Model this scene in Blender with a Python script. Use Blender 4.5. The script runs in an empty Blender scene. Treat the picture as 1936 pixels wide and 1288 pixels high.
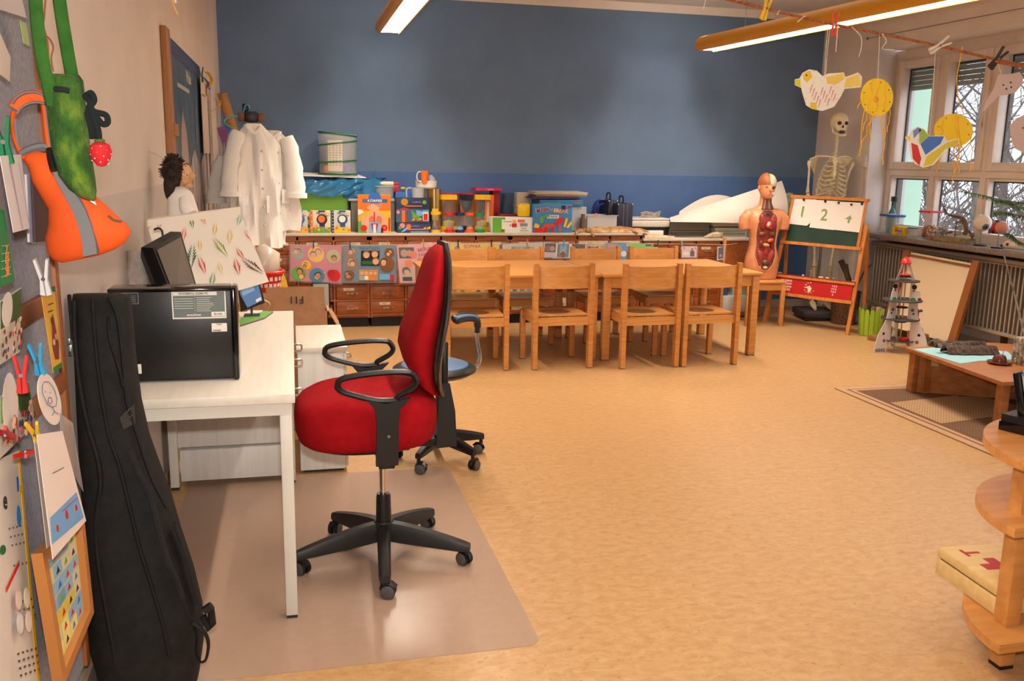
import bpy, bmesh, math, random
from mathutils import Vector, Matrix, Euler
PI = math.pi
random.seed(7)
SC = bpy.context.scene
COL = SC.collection

# ---------------------------------------------------------------- camera
F_PX = 1710.0
PITCH, YAW, ROLL = math.radians(11.2), math.radians(13.7), math.radians(1.0)
CAM = Vector((0, 0, 1.5))
FW = Vector((math.sin(YAW)*math.cos(PITCH), math.cos(YAW)*math.cos(PITCH), -math.sin(PITCH)))
RT0 = Vector((math.cos(YAW), -math.sin(YAW), 0)); UP0 = RT0.cross(FW)
RT = RT0*math.cos(ROLL) + UP0*math.sin(ROLL); UP = -RT0*math.sin(ROLL) + UP0*math.cos(ROLL)
cd = bpy.data.cameras.new('camera'); co = bpy.data.objects.new('camera', cd); COL.objects.link(co)
cd.sensor_width = 36.0; cd.sensor_fit = 'HORIZONTAL'; cd.lens = F_PX/1936*36.0; cd.clip_start = 0.02; cd.clip_end = 200
co.matrix_world = Matrix(((RT.x, UP.x, -FW.x, CAM.x), (RT.y, UP.y, -FW.y, CAM.y), (RT.z, UP.z, -FW.z, CAM.z), (0, 0, 0, 1)))
SC.camera = co

def at(px, py, X=None, Y=None, Z=None):
    """measured point of the photograph put on a known plane of the room"""
    d = FW + RT*((px-968)/F_PX) - UP*((py-644)/F_PX)
    t = X/d.x if X is not None else (Y/d.y if Y is not None else (Z-1.5)/d.z)
    return CAM + d*t

# ---------------------------------------------------------------- view, world, lights
SC.view_settings.view_transform = 'Standard'; SC.view_settings.look = 'None'
SC.view_settings.gamma = 1.0; SC.view_settings.use_curve_mapping = False
SC.view_settings.exposure = 0.15
w = bpy.data.worlds.new('overcast_sky'); SC.world = w; w.use_nodes = True
bg = w.node_tree.nodes['Background']; bg.inputs[0].default_value = (0.80, 0.86, 1.0, 1); bg.inputs[1].default_value = 2.6

def area_light(name, loc, size, size_y, power, color, rot=(0, 0, 0), spread=180):
    l = bpy.data.lights.new(name, 'AREA'); l.shape = 'RECTANGLE'; l.size = size; l.size_y = size_y
    l.energy = power; l.color = color; l.spread = math.radians(spread)
    o = bpy.data.objects.new(name, l); COL.objects.link(o); o.location = loc; o.rotation_euler = rot
    return o
LAMP_COL = (1.0, 0.88, 0.76)
LAMP_P = 84.0
# the tubes of the four hanging lamps (their yellow housings are built further down)
LAMPS = [((0.81, 7.72), (0.81, 4.72)), ((3.66, 7.85), (3.98, 4.85)), ((0.81, 4.2), (0.81, 1.2)), ((4.0, 4.3), (4.0, 1.3))]
for li, (a, b) in enumerate(LAMPS):
    LP_ = LAMP_P*(1.0 if li < 2 else 0.45)
    cx, cy = (a[0]+b[0])/2, (a[1]+b[1])/2
    ang = math.atan2(b[1]-a[1], b[0]-a[0])+PI/2
    L = math.hypot(a[0]-b[0], a[1]-b[1])
    area_light('lamp_tube_light', (cx, cy, 2.598), 0.045, L-0.03, LP_, LAMP_COL, (0, 0, ang), 180)
    if li < 2:   # added tilted light inside the far end, brightens the pool on the wall behind
        d = Vector((a[0]-b[0], a[1]-b[1], 0)).normalized()
        area_light('wall_pool_boost', (a[0]-d.x*.17, a[1]-d.y*.17, 2.597), 0.045, 0.22, LAMP_P*0.19, LAMP_COL, (math.radians(42), 0, math.atan2(-d.x, d.y)))
    # light leaving the top slot of the housing towards the ceiling
    area_light('lamp_uplight', (cx, cy, 2.64), 0.05, L-0.1, LP_*0.05, LAMP_COL, (PI, 0, ang), 170)
# the flash on the camera
fl = bpy.data.lights.new('camera_flash', 'AREA'); fl.shape = 'RECTANGLE'; fl.size = 0.07; fl.size_y = 0.04
fl.energy = 56.0; fl.color = (1.0, 0.93, 0.85)
fo = bpy.data.objects.new('camera_flash', fl); COL.objects.link(fo)
fo.matrix_world = Matrix.Translation((0.0, 0.02, 1.62)) @ co.matrix_world.to_3x3().to_4x4()

# ---------------------------------------------------------------- materials
def lin(c):
    r = []
    for v in c[:3]:
        v = v/255.0
        r.append(v/12.92 if v <= 0.04045 else ((v+0.055)/1.055)**2.4)
    return (r[0], r[1], r[2], 1)
_M = {}
def mat(name, c, rough=0.6, metal=0.0, spec=0.5, alpha=1.0, trans=0.0, ior=1.45, emit=0.0, coat=0.0):
    if name in _M: return _M[name]
    m = bpy.data.materials.new(name); m.use_nodes = True; b = m.node_tree.nodes['Principled BSDF']
    b.inputs['Base Color'].default_value = lin(c); b.inputs['Roughness'].default_value = rough
    b.inputs['Metallic'].default_value = metal; b.inputs['Specular IOR Level'].default_value = spec
    b.inputs['Alpha'].default_value = alpha; b.inputs['Transmission Weight'].default_value = trans
    b.inputs['IOR'].default_value = ior; b.inputs['Coat Weight'].default_value = coat
    if emit:
        b.inputs['Emission Color'].default_value = lin(c); b.inputs['Emission Strength'].default_value = emit
    _M[name] = m
    return m
def K(r, g, b, rough=0.55, **k):
    return mat('paint_%d_%d_%d_%d' % (r, g, b, int(rough*100)), (r, g, b), rough, **k)
def nmat(name, c1, c2, scale=(10, 10, 10), rough=0.5, detail=6, bump=0.0, bscale=None, lo=0.35, hi=0.65, spec=0.5, tex='NOISE', metal=0.0, dist=0.0, c3=None):
    """two (or three) tone procedural material on object coordinates"""
    if name in _M: return _M[name]
    m = bpy.data.materials.new(name); m.use_nodes = True; nt = m.node_tree; b = nt.nodes['Principled BSDF']
    tc = nt.nodes.new('ShaderNodeTexCoord'); mp = nt.nodes.new('ShaderNodeMapping')
    mp.inputs['Scale'].default_value = scale
    nt.links.new(tc.outputs['Object'], mp.inputs[0])
    n = nt.nodes.new('ShaderNodeTexNoise'); n.inputs['Scale'].default_value = 1.0
    n.inputs['Detail'].default_value = detail; n.inputs['Distortion'].default_value = dist
    nt.links.new(mp.outputs[0], n.inputs['Vector'])
    r = nt.nodes.new('ShaderNodeValToRGB'); r.color_ramp.elements[0].position = lo; r.color_ramp.elements[1].position = hi
    r.color_ramp.elements[0].color = lin(c1); r.color_ramp.elements[1].color = lin(c2)
    if c3:
        e = r.color_ramp.elements.new((lo+hi)/2); e.color = lin(c3)
    nt.links.new(n.outputs['Fac'], r.inputs[0]); nt.links.new(r.outputs[0], b.inputs['Base Color'])
    b.inputs['Roughness'].default_value = rough; b.inputs['Specular IOR Level'].default_value = spec
    b.inputs['Metallic'].default_value = metal
    if bump:
        n2 = nt.nodes.new('ShaderNodeTexNoise'); n2.inputs['Scale'].default_value = bscale or 200
        n2.inputs['Detail'].default_value = 3
        nt.links.new(tc.outputs['Object'], n2.inputs['Vector'])
        bp = nt.nodes.new('ShaderNodeBump'); bp.inputs['Strength'].default_value = bump; bp.inputs['Distance'].default_value = 0.005
        nt.links.new(n2.outputs['Fac'], bp.inputs['Height']); nt.links.new(bp.outputs[0], b.inputs['Normal'])
    _M[name] = m
    return m

# ---------------------------------------------------------------- mesh building
def RM(rx=0, ry=0, rz=0):
    return Euler((math.radians(rx), math.radians(ry), math.radians(rz))).to_matrix().to_4x4()
def TR(x, y, z): return Matrix.Translation((x, y, z))
class MB:
    def __init__(s, M=None):
        s.bm = bmesh.new(); s.mats = []; s.M = M or Matrix.Identity(4)
    def mi(s, m):
        if m not in s.mats: s.mats.append(m)
        return s.mats.index(m)
    def verts(s, pts): return [s.bm.verts.new(s.M @ Vector(p)) for p in pts]
    def faces(s, vs, idx, m):
        k = s.mi(m)
        for f in idx:
            try:
                q = s.bm.faces.new([vs[i] for i in f]); q.material_index = k
            except ValueError: pass
    def box(s, c, d, m, R=None, bev=0.0, taper=1.0):
        hx, hy, hz = d[0]/2, d[1]/2, d[2]/2
        T = Matrix.Translation(c) @ (R if R is not None else Matrix.Identity(4))
        pts = []
        for z in (-hz, hz):
            t = taper if z > 0 else 1.0
            for x, y in ((-hx, -hy), (hx, -hy), (hx, hy), (-hx, hy)): pts.append(T @ Vector((x*t, y*t, z)))
        v = s.verts(pts)
        n0 = len(s.bm.faces)
        s.faces(v, [(3, 2, 1, 0), (4, 5, 6, 7), (0, 1, 5, 4), (1, 2, 6, 5), (2, 3, 7, 6), (3, 0, 4, 7)], m)
        if bev > 0:
            k = s.mi(m)
            es = list({e for q in v for e in q.link_edges})
            r = bmesh.ops.bevel(s.bm, geom=es, offset=min(bev, 0.45*min(d)), segments=2, affect='EDGES', profile=0.5)
            for f in r['faces']: f.material_index = k
        return s
    def b2(s, x0, x1, y0, y1, z0, z1, m, bev=0.0):
        return s.box(((x0+x1)/2, (y0+y1)/2, (z0+z1)/2), (abs(x1-x0), abs(y1-y0), abs(z1-z0)), m, None, bev)
    def ring_tube(s, rings, m, closed=False, cap=True):
        n = len(rings[0]); R = [s.verts(r) for r in rings]
        k = s.mi(m)
        for i in range(len(R)-(0 if closed else 1)):
            a, b = R[i], R[(i+1) % len(R)]
            for j in range(n):
                try:
                    f = s.bm.faces.new((a[j], a[(j+1) % n], b[(j+1) % n], b[j])); f.material_index = k
                except ValueError: pass
        if cap and not closed:
            for q, rev in ((R[0], True), (R[-1], False)):
                try:
                    f = s.bm.faces.new(q[::-1] if rev else q); f.material_index = k
                except ValueError: pass
        return s
    def tube(s, pts, r, m, n=10, closed=False, flat=None, up=None, cap=True):
        """sweep along pts; r number or list; flat=(a,b) elliptic factors"""
        P = [Vector(p) for p in pts]; N = len(P)
        rr = r if isinstance(r, (list, tuple)) else [r]*N
        fa, fb = flat or (1, 1)
        rings = []; prev = None
        for i in range(N):
            if closed: t = P[(i+1) % N]-P[i-1]
            elif i == 0: t = P[1]-P[0]
            elif i == N-1: t = P[-1]-P[-2]
            else: t = P[i+1]-P[i-1]
            if t.length < 1e-9: t = Vector((0, 0, 1))
            t.normalize()
            if up is not None: a = Vector(up)
            elif prev is not None: a = prev
            else: a = Vector((0, 0, 1)) if abs(t.z) < 0.9 else Vector((1, 0, 0))
            a = a - t*a.dot(t)
            if a.length < 1e-6: a = t.orthogonal()
            a.normalize(); prev = a.copy(); b = t.cross(a)
            rings.append([P[i]+a*(math.cos(q*2*PI/n)*rr[i]*fa)+b*(math.sin(q*2*PI/n)*rr[i]*fb) for q in range(n)])
        return s.ring_tube(rings, m, closed, cap)
    def cyl(s, p0, p1, r0, m, r1=None, n=20): return s.tube([p0, p1], [r0, r0 if r1 is None else r1], m, n)
    def lathe(s, prof, m, c=(0, 0, 0), n=28, R=None, sx=1, sy=1):
        T = Matrix.Translation(c) @ (R if R is not None else Matrix.Identity(4))
        rings = [[T @ Vector((max(r, 1e-4)*sx*math.cos(2*PI*j/n), max(r, 1e-4)*sy*math.sin(2*PI*j/n), z)) for j in range(n)] for r, z in prof]
        return s.ring_tube(rings, m)
    def ball(s, c, r, m, n=14, R=None):
        rx, ry, rz = (r, r, r) if not isinstance(r, (tuple, list)) else r
        T = Matrix.Translation(c) @ (R if R is not None else Matrix.Identity(4)); k = max(6, n//2+1)
        rings = []
        for i in range(k+1):
            a = PI*i/k; q = max(math.sin(a), 1e-3)
            rings.append([T @ Vector((rx*q*math.cos(2*PI*j/n), ry*q*math.sin(2*PI*j/n), -rz*math.cos(a))) for j in range(n)])
        return s.ring_tube(rings, m)
    def prism(s, poly, dv, m, mside=None):
        """polygon of 3D points extruded by vector dv"""
        dv = Vector(dv); a = s.verts(poly); b = s.verts([Vector(p)+dv for p in poly]); n = len(poly)
        s.faces(a, [tuple(range(n))[::-1]], m); s.faces(b, [tuple(range(n))], m)
        s.faces(a+b, [(i, (i+1) % n, n+(i+1) % n, n+i) for i in range(n)], mside or m)
        return s
    def grid(s, fn, nu, nv, m, thick=0.0):
        """surface fn(u,v)->point, optionally a shell of given thickness"""
        P = [[Vector(fn(i/nu, j/nv)) for j in range(nv+1)] for i in range(nu+1)]
        if not thick:
            v = s.verts([p for r in P for p in r]); W = nv+1
            s.faces(v, [(i*W+j, (i+1)*W+j, (i+1)*W+j+1, i*W+j+1) for i in range(nu) for j in range(nv)], m); return s
        W = nv+1; Q = []
        for i in range(nu+1):
            for j in range(nv+1):
                a = P[min(i+1, nu)][j]-P[max(i-1, 0)][j]; b = P[i][min(j+1, nv)]-P[i][max(j-1, 0)]
                nn = a.cross(b)
                if nn.length > 1e-12: nn.normalize()
                Q.append(P[i][j]-nn*thick)
        v = s.verts([p for r in P for p in r]); q = s.verts(Q)
        s.faces(v, [(i*W+j, (i+1)*W+j, (i+1)*W+j+1, i*W+j+1) for i in range(nu) for j in range(nv)], m)
        s.faces(q, [(i*W+j+1, (i+1)*W+j+1, (i+1)*W+j, i*W+j) for i in range(nu) for j in range(nv)], m)
        bd = [(i, 0) for i in range(nu)]+[(nu, j) for j in range(nv)]+[(i, nv) for i in range(nu, 0, -1)]+[(0, j) for j in range(nv, 0, -1)]
        id_ = [i*W+j for i, j in bd]; L = len(id_); al = v+q; o = len(v)
        s.faces(al, [(id_[k], o+id_[k], o+id_[(k+1) % L], id_[(k+1) % L]) for k in range(L)], m)
        return s
    def text(s, txt, T, size, m, align='CENTER', ext=0.0006, sx=1.0):
        """flat lettering; T places it: x along the line, y up, z out"""
        cu = bpy.data.curves.new('t', 'FONT'); cu.body = txt; cu.size = size; cu.align_x = align; cu.align_y = 'CENTER'; cu.extrude = ext
        cu.resolution_u = 2; cu.offset = size*0.02
        o = bpy.data.objects.new('t', cu); COL.objects.link(o); bpy.context.view_layer.update()
        dg = bpy.context.evaluated_depsgraph_get(); me = bpy.data.meshes.new_from_object(o.evaluated_get(dg))
        v = [s.bm.verts.new(s.M @ (T @ Vector((q.co.x*sx, q.co.y, q.co.z)))) for q in me.vertices]; k = s.mi(m)
        for p in me.polygons:
            try:
                f = s.bm.faces.new([v[i] for i in p.vertices]); f.material_index = k
            except ValueError: pass
        bpy.data.objects.remove(o); bpy.data.curves.remove(cu); bpy.data.meshes.remove(me)
        return s
    def build(s, name, parent=None, loc=None, sharp=38, label=None, recalc=True, sub=0):
        bm = s.bm
        if recalc: bmesh.ops.recalc_face_normals(bm, faces=bm.faces[:])
        if parent is not None:
            bm.transform(parent['_inv'] if False else WM[parent.name].inverted())
            org = None
        else:
            if loc is None:
                xs = [v.co.x for v in bm.verts]; ys = [v.co.y for v in bm.verts]; zs = [v.co.z for v in bm.verts]
                loc = Vector(((min(xs)+max(xs))/2, (min(ys)+max(ys))/2, min(zs)))
            bm.transform(Matrix.Translation(-Vector(loc)))
        me = bpy.data.meshes.new(name); bm.to_mesh(me); bm.free()
        for m in s.mats: me.materials.append(m)
        me.shade_smooth(); me.set_sharp_from_angle(angle=math.radians(sharp))
        o = bpy.data.objects.new(name, me); COL.objects.link(o)
        if parent is not None: o.parent = parent; WM[o.name] = WM[parent.name].copy()
        else: o.location = loc; WM[o.name] = Matrix.Translation(loc)
        if label: o['label'] = label
        if sub:
            md = o.modifiers.new('smooth', 'SUBSURF'); md.levels = sub; md.render_levels = sub
        return o
WM = {}
def thing(name, label, cat, loc=(0, 0, 0), rz=0.0, group=None):
    o = bpy.data.objects.new(name, None); COL.objects.link(o); o.empty_display_size = 0.1
    o.location = loc; o.rotation_euler = (0, 0, math.radians(rz)); o['label'] = label; o['category'] = cat
    if group: o['group'] = group
    WM[o.name] = Matrix.Translation(loc) @ RM(0, 0, rz)
    return o
def tag(o, label, cat, group=None, kind=None):
    o['label'] = label; o['category'] = cat
    if group: o['group'] = group
    if kind: o['kind'] = kind
    return o
def struct(o):
    o['kind'] = 'structure'; return o
def dup(root, loc, rz=None, label=None, group=None):
    """copy of a thing with copies of its parts and sub-parts"""
    r = root.copy(); COL.objects.link(r); r.location = loc
    if rz is not None: r.rotation_euler = (0, 0, math.radians(rz))
    if label: r['label'] = label
    if group: r['group'] = group
    for ch in list(root.children):
        c = ch.copy(); COL.objects.link(c); c.parent = r
        for g in list(ch.children):
            d = g.copy(); COL.objects.link(d); d.parent = c
    return r
def loc_mb(t): return MB(WM[t.name])          # builder in the thing's own coordinates
def lerp(a, b, t): return a+(b-a)*t
def bez(p0, p1, p2, p3, n=12):
    P = [Vector(p) for p in (p0, p1, p2, p3)]; r = []
    for i in range(n+1):
        t = i/n; u = 1-t; r.append(P[0]*u**3+P[1]*3*u*u*t+P[2]*3*u*t*t+P[3]*t**3)
    return r
def smoothpath(pts, n=6):
    """catmull-rom through points"""
    P = [Vector(p) for p in pts]; r = []
    for i in range(len(P)-1):
        a = P[max(i-1, 0)]; b = P[i]; c = P[i+1]; d = P[min(i+2, len(P)-1)]
        for k in range(n):
            t = k/n
            r.append(0.5*((2*b)+(c-a)*t+(2*a-5*b+4*c-d)*t*t+(-a+3*b-3*c+d)*t**3))
    r.append(P[-1]); return r
class Face:
    """a flat printed face: origin (lower left), x dir, y dir, size; draws thin prints on it"""
    def __init__(s, mb, o, ux, uy, w, h, lift=0.0008):
        s.mb = mb; s.o = Vector(o); s.x = Vector(ux).normalized(); s.y = Vector(uy).normalized(); s.n = s.x.cross(s.y); s.w = w; s.h = h; s.k = 1; s.l = lift
    def p(s, u, v, k=None): return s.o+s.x*(u*s.w)+s.y*(v*s.h)+s.n*(s.l*(k if k is not None else s.k))
    def poly(s, pts, m):
        s.mb.prism([s.p(u, v, s.k-1 if s.k > 1 else 0.2) for u, v in pts], s.n*(s.l*(1.0 if s.k > 1 else 0.8)), m); s.k += 0.35; return s
    def rect(s, u0, v0, u1, v1, m): return s.poly([(u0, v0), (u1, v0), (u1, v1), (u0, v1)], m)
    def disc(s, u, v, r, m, ry=None, n=18, a0=0):
        ry = ry if ry is not None else r*s.w/s.h
        return s.poly([(u+r*math.cos(2*PI*i/n+a0), v+ry*math.sin(2*PI*i/n+a0)) for i in range(n)], m)
    def text(s, t, u, v, size, m, rot=0, sx=1.0, align='CENTER'):
        T = Matrix(((s.x.x, s.y.x, s.n.x, 0), (s.x.y, s.y.y, s.n.y, 0), (s.x.z, s.y.z, s.n.z, 0), (0, 0, 0, 1)))
        p = s.p(u, v, s.k); s.mb.text(t, Matrix.Translation(p) @ T @ RM(0, 0, rot), size, m, align, 0.0004, sx); s.k += 0.35; return s

# shared materials
BEECH = nmat('beech_wood', (188, 122, 58), (204, 140, 74), (6, 6, 60), 0.38, 4)
BEECH_X = nmat('beech_wood_flat', (192, 130, 66), (210, 150, 84), (3, 50, 50), 0.34, 4)
OAKR = nmat('red_brown_wood', (122, 60, 22), (152, 82, 34), (6, 30, 60), 0.4, 5)
OAKF = nmat('brown_frame_wood', (134, 74, 34), (158, 92, 46), (30, 8, 40), 0.45, 5)
WHITE_LAM = nmat('white_ash_laminate', (214, 207, 194), (221, 214, 202), (40, 3, 40), 0.42, 4)
LAM_V = nmat('white_ash_laminate_upright', (210, 206, 200), (220, 216, 210), (50, 50, 2), 0.45, 4)
BLACKP = mat('black_plastic', (22, 21, 22), 0.42)
BLACKS = mat('black_shiny', (10, 10, 12), 0.12, coat=0.3)
CHROME = mat('chrome', (210, 205, 200), 0.18, 1.0)
STEEL = mat('dull_steel', (150, 148, 145), 0.4, 0.9)
WHITE = mat('white_plastic', (225, 222, 216), 0.4)
PAPER = mat('white_paper', (228, 222, 214), 0.75)
GLASS = mat('clear_glass', (240, 245, 245), 0.03, alpha=0.05, spec=0.9)
CLEARP = mat('clear_plastic', (225, 225, 225), 0.12, alpha=0.28)
MILKY = mat('milky_plastic', (205, 205, 205), 0.3, alpha=0.62)
CARD = nmat('cardboard', (164, 118, 82), (176, 130, 92), (20, 20, 20), 0.8)
# ================================================================ THE SETTING
XL, XR, YB, YF, ZC = -0.60, 5.43, 8.8, -1.6, 3.04
XW = 5.75        # plane of the window
WALLC = nmat('cream_wall_paint', (214, 200, 188), (220, 207, 196), (3, 3, 3), 0.8, 5, 0.12, 150)
WALLD = nmat('cream_wall_lower', (198, 186, 178), (206, 194, 186), (3, 3, 3), 0.7, 5, 0.25, 120)
BLUE1 = nmat('blue_wall_upper', (92, 116, 146), (98, 122, 152), (3, 3, 3), 0.85, 5, 0.15, 130)
BLUE2 = nmat('blue_wall_lower', (66, 98, 148), (72, 104, 154), (3, 3, 3), 0.7, 5, 0.2, 130)
CEIL = nmat('white_ceiling', (214, 206, 196), (222, 214, 204), (2, 2, 2), 0.85)
FRAMEW = mat('window_frame_cream', (214, 200, 186), 0.4)

def floor_mat():
    m = bpy.data.materials.new('marbled_linoleum'); m.use_nodes = True; nt = m.node_tree; b = nt.nodes['Principled BSDF']
    tc = nt.nodes.new('ShaderNodeTexCoord')
    def noise(sc, det, dist, scale3=(1, 1, 1)):
        mp = nt.nodes.new('ShaderNodeMapping'); mp.inputs['Scale'].default_value = scale3; nt.links.new(tc.outputs['Object'], mp.inputs[0])
        n = nt.nodes.new('ShaderNodeTexNoise'); n.inputs['Scale'].default_value = sc; n.inputs['Detail'].default_value = det; n.inputs['Distortion'].default_value = dist
        nt.links.new(mp.outputs[0], n.inputs['Vector']); return n
    n1 = noise(20, 9, .6, (1, 1.7, 1)); n2 = noise(46, 5, 1.0, (1, 1.7, 1)); n3 = noise(80, 4, .8, (1, 1.6, 1))
    r1 = nt.nodes.new('ShaderNodeValToRGB'); r1.color_ramp.elements[0].color = lin((180, 137, 87)); r1.color_ramp.elements[1].color = lin((198, 160, 111))
    r1.color_ramp.elements[0].position = 0.30; r1.color_ramp.elements[1].position = 0.70
    nt.links.new(n1.outputs['Fac'], r1.inputs[0])
    r2 = nt.nodes.new('ShaderNodeValToRGB'); r2.color_ramp.elements[0].position = 0.60; r2.color_ramp.elements[1].position = 0.74
    r2.color_ramp.elements[0].color = (0, 0, 0, 1); r2.color_ramp.elements[1].color = (1, 1, 1, 1)
    nt.links.new(n2.outputs['Fac'], r2.inputs[0])
    mx = nt.nodes.new('ShaderNodeMixRGB'); mx.inputs['Color2'].default_value = lin((152, 105, 58))
    mf = nt.nodes.new('ShaderNodeMath'); mf.operation = 'MULTIPLY'; mf.inputs[1].default_value = 0.75
    nt.links.new(r2.outputs[0], mf.inputs[0]); nt.links.new(mf.outputs[0], mx.inputs['Fac']); nt.links.new(r1.outputs[0], mx.inputs['Color1'])
    r3 = nt.nodes.new('ShaderNodeValToRGB'); r3.color_ramp.elements[0].position = 0.63; r3.color_ramp.elements[1].position = 0.72
    r3.color_ramp.elements[0].color = (0, 0, 0, 1); r3.color_ramp.elements[1].color = (0.5, 0.5, 0.5, 1)
    nt.links.new(n3.outputs['Fac'], r3.inputs[0])
    m2 = nt.nodes.new('ShaderNodeMixRGB'); m2.inputs['Color2'].default_value = lin((210, 178, 134))
    nt.links.new(r3.outputs[0], m2.inputs['Fac']); nt.links.new(mx.outputs[0], m2.inputs['Color1'])
    nt.links.new(m2.outputs[0], b.inputs['Base Color'])
    b.inputs['Roughness'].default_value = 0.36; b.inputs['Specular IOR Level'].default_value = 0.6
    rr = nt.nodes.new('ShaderNodeMapRange'); rr.inputs[3].default_value = 0.30; rr.inputs[4].default_value = 0.44
    nt.links.new(n1.outputs['Fac'], rr.inputs[0]); nt.links.new(rr.outputs[0], b.inputs['Roughness'])
    return m
struct(MB().b2(XL-.1, XW+.1, YF-.1, YB+.1, -.1, 0, floor_mat()).build('floor', loc=(0, 0, 0)))
struct(MB().b2(XL-.1, XR+.5, YF-.1, YB+.1, ZC, ZC+.1, CEIL).build('ceiling', loc=(0, 0, ZC)))
ZBAND = 1.385
struct(MB().b2(XL-.1, XR+.1, YB, YB+.1, 0, ZBAND, BLUE2).b2(XL-.1, XR+.1, YB, YB+.1, ZBAND, ZC, BLUE1).build('wall_back', loc=(0, YB, 0)))
struct(MB().b2(XL-.1, XL, YF-.1, YB, 0, ZBAND-.02, WALLD).b2(XL-.1, XL, YF-.1, YB, ZBAND-.02, ZC, WALLC).build('wall_left', loc=(XL, 0, 0)))
struct(MB().b2(XL, XW, YF-.1, YF, 0, ZC, WALLC).build('wall_front', loc=(0, YF, 0)))
# right wall: pier by the back corner, strip over the window, thin wall below it, pier behind the camera
rw = MB()
YR = 7.86; YE = 0.4; ZS = 0.88; ZH = 2.6
rw.b2(XR, XW+.1, YR+.14, YB+.1, 0, ZC, WALLC); rw.prism([(XR, YR, 0), (XW+.02, YR+.14, 0), (XR, YR+.14, 0)], (0, 0, ZC), WALLC)
rw.b2(XR, XW+.1, YE, YR, ZH, ZC, WALLC)
rw.b2(XW-.02, XW+.1, YE, YR+.139, 0, ZS-.04, WALLD)
rw.b2(XR, XW+.1, YF-.1, YE, 0, ZC, WALLC)
struct(rw.build('wall_right', loc=(XR, 0, 0)))
struct(MB().b2(XW+.1, XW+.42, YR+.14, YR+.5, ZS-.2, ZH+.2, K(178, 214, 186, .7)).build('trim_2'))
struct(MB().b2(XW+.1, XW+.13, YR+.02, YR+.16, ZS, ZH, K(190, 190, 188)).build('trim_3'))
# cornice strip on the back wall, skirting boards
struct(MB().prism([(2.6, YB, ZC), (2.6, YB-.05, ZC), (2.6, YB, ZC-.07)], (XR-2.6, 0, 0), CEIL).prism([(XL, YB, ZC), (XL, YB-.05, ZC), (XL, YB, ZC-.07)], (2.6-XL, 0, 0), CEIL).build('trim_1'))
SK = K(176, 160, 146, .6)
struct(MB().b2(4.5, XR, YB-.02, YB, 0, .08, SK).build('baseboard_back'))
struct(MB().b2(XL, XL+.015, YF, YB, 0, .08, K(150, 130, 112, .6)).build('baseboard_left'))
struct(MB().b2(XW-.035, XW-.02, YE, YR+.1, 0, .07, SK).b2(XR-.015, XR, YR, YB, 0, .08, SK).build('baseboard_right'))
# window sill of speckled stone
GRAN = nmat('speckled_stone', (96, 84, 74), (150, 138, 126), (90, 90, 90), 0.3, 4, c3=(120, 104, 88))
struct(MB().b2(XR-.01, XW-.0, YE, YR+.02, ZS-.045, ZS, GRAN, .006).build('trim_4'))
# windows: three-part upper casements and fixed lower lights, repeated towards the camera
PANE = mat('window_pane', (235, 245, 245), 0.02, alpha=0.07, spec=0.8)
SEAL = K(40, 44, 46)
def window(n, y0, casements, wcas=0.645):
    m = MB(); g = MB(); y1 = y0-casements*wcas
    X0, X1 = XW-.03, XW+.07
    m.b2(X0, X1, y1-.06, y0, ZH-.10, ZH, FRAMEW); m.b2(X0, X1, y1-.06, y0, ZS, ZS+.06, FRAMEW)
    m.b2(X0-.002, X1-.001, y1-.059, y0-.001, 1.43, 1.49, FRAMEW)
    for i in range(casements+1):
        yy = y0-i*wcas; m.b2(X0+.002, X1-.005, yy-.06, yy, ZS+.001, ZH-.001, FRAMEW)
    for i in range(casements):
        a, b = y0-i*wcas-.06, y0-(i+1)*wcas
        for (z0, z1, f) in ((1.49, ZH-.10, .07), (ZS+.06, 1.43, .025)):
            xf = X0-.02 if f > .05 else X0+.01
            m.b2(xf, X1-.01, a-f, a, z0, z1, FRAMEW, .004); m.b2(xf, X1-.01, b, b+f, z0, z1, FRAMEW, .004)
            m.b2(xf+.001, X1-.011, b+f, a-f, z0, z0+f, FRAMEW, .004); m.b2(xf+.001, X1-.011, b+f, a-f, z1-f, z1, FRAMEW, .004)
            m.b2(X1-.03, X1-.02, a-f-.012, a-f, z0+f, z1-f, SEAL); m.b2(X1-.03, X1-.02, b+f, a-f, z1-f-.012, z1-f, SEAL)
            g.b2(X1-.028, X1-.024, b+f-.005, a-f+.005, z0+f-.005, z1-f+.005, PANE)
        # handle
        m.b2(xf-.03, xf-.02, b+.02, b+.04, 1.82, 1.95, FRAMEW, .004); m.b2(xf-.03, X0, b+.022, b+.038, 1.86, 1.885, FRAMEW)
    o = struct(m.build('window_%d' % n)); p = g.build('pane', o)
    return o
window(1, YR+.14-.02, 5); window(2, YR+.14-.02-5*.645-.06, 5)
bl = MB()
for i in range(6): bl.b2(XW+.09, XW+.12, YE, YR+.12, 2.235+i*.045, 2.275+i*.045, K(116, 122, 118), .004)
tag(bl.build('roller_shutter'), 'grey outside roller shutter rolled almost fully up above the window panes', 'shutter')
# wires under the ceiling at the window wall
wr = MB(); a = at(1640, 73, X=XR-.005); b = at(1936, 15, X=XR-.005)
wr.tube([a, b], .002, K(60, 50, 45), 5); wr.tube([a+Vector((0, .012*math.cos(q*PI/4), .012*math.sin(q*PI/4))) for q in range(8)], .003, K(50, 45, 42), 5, True)
tag(wr.build('wall_wire'), 'thin dark wire with a ring eye stretched along the wall above the window', 'wire')
# conduit and socket on the pier
cb = MB(); a = at(1638, 300, X=XR); cb.b2(XR-.012, XR, a.y-.012, a.y+.012, .1, 1.55, K(196, 182, 170)); 
cb.b2(XR-.03, XR, a.y-.03, a.y+.03, 1.50, 1.62, K(206, 192, 180), .005)
tag(cb.build('wall_switch'), 'small cream switch box with cable duct on the wall right of the skeleton', 'switch')

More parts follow.
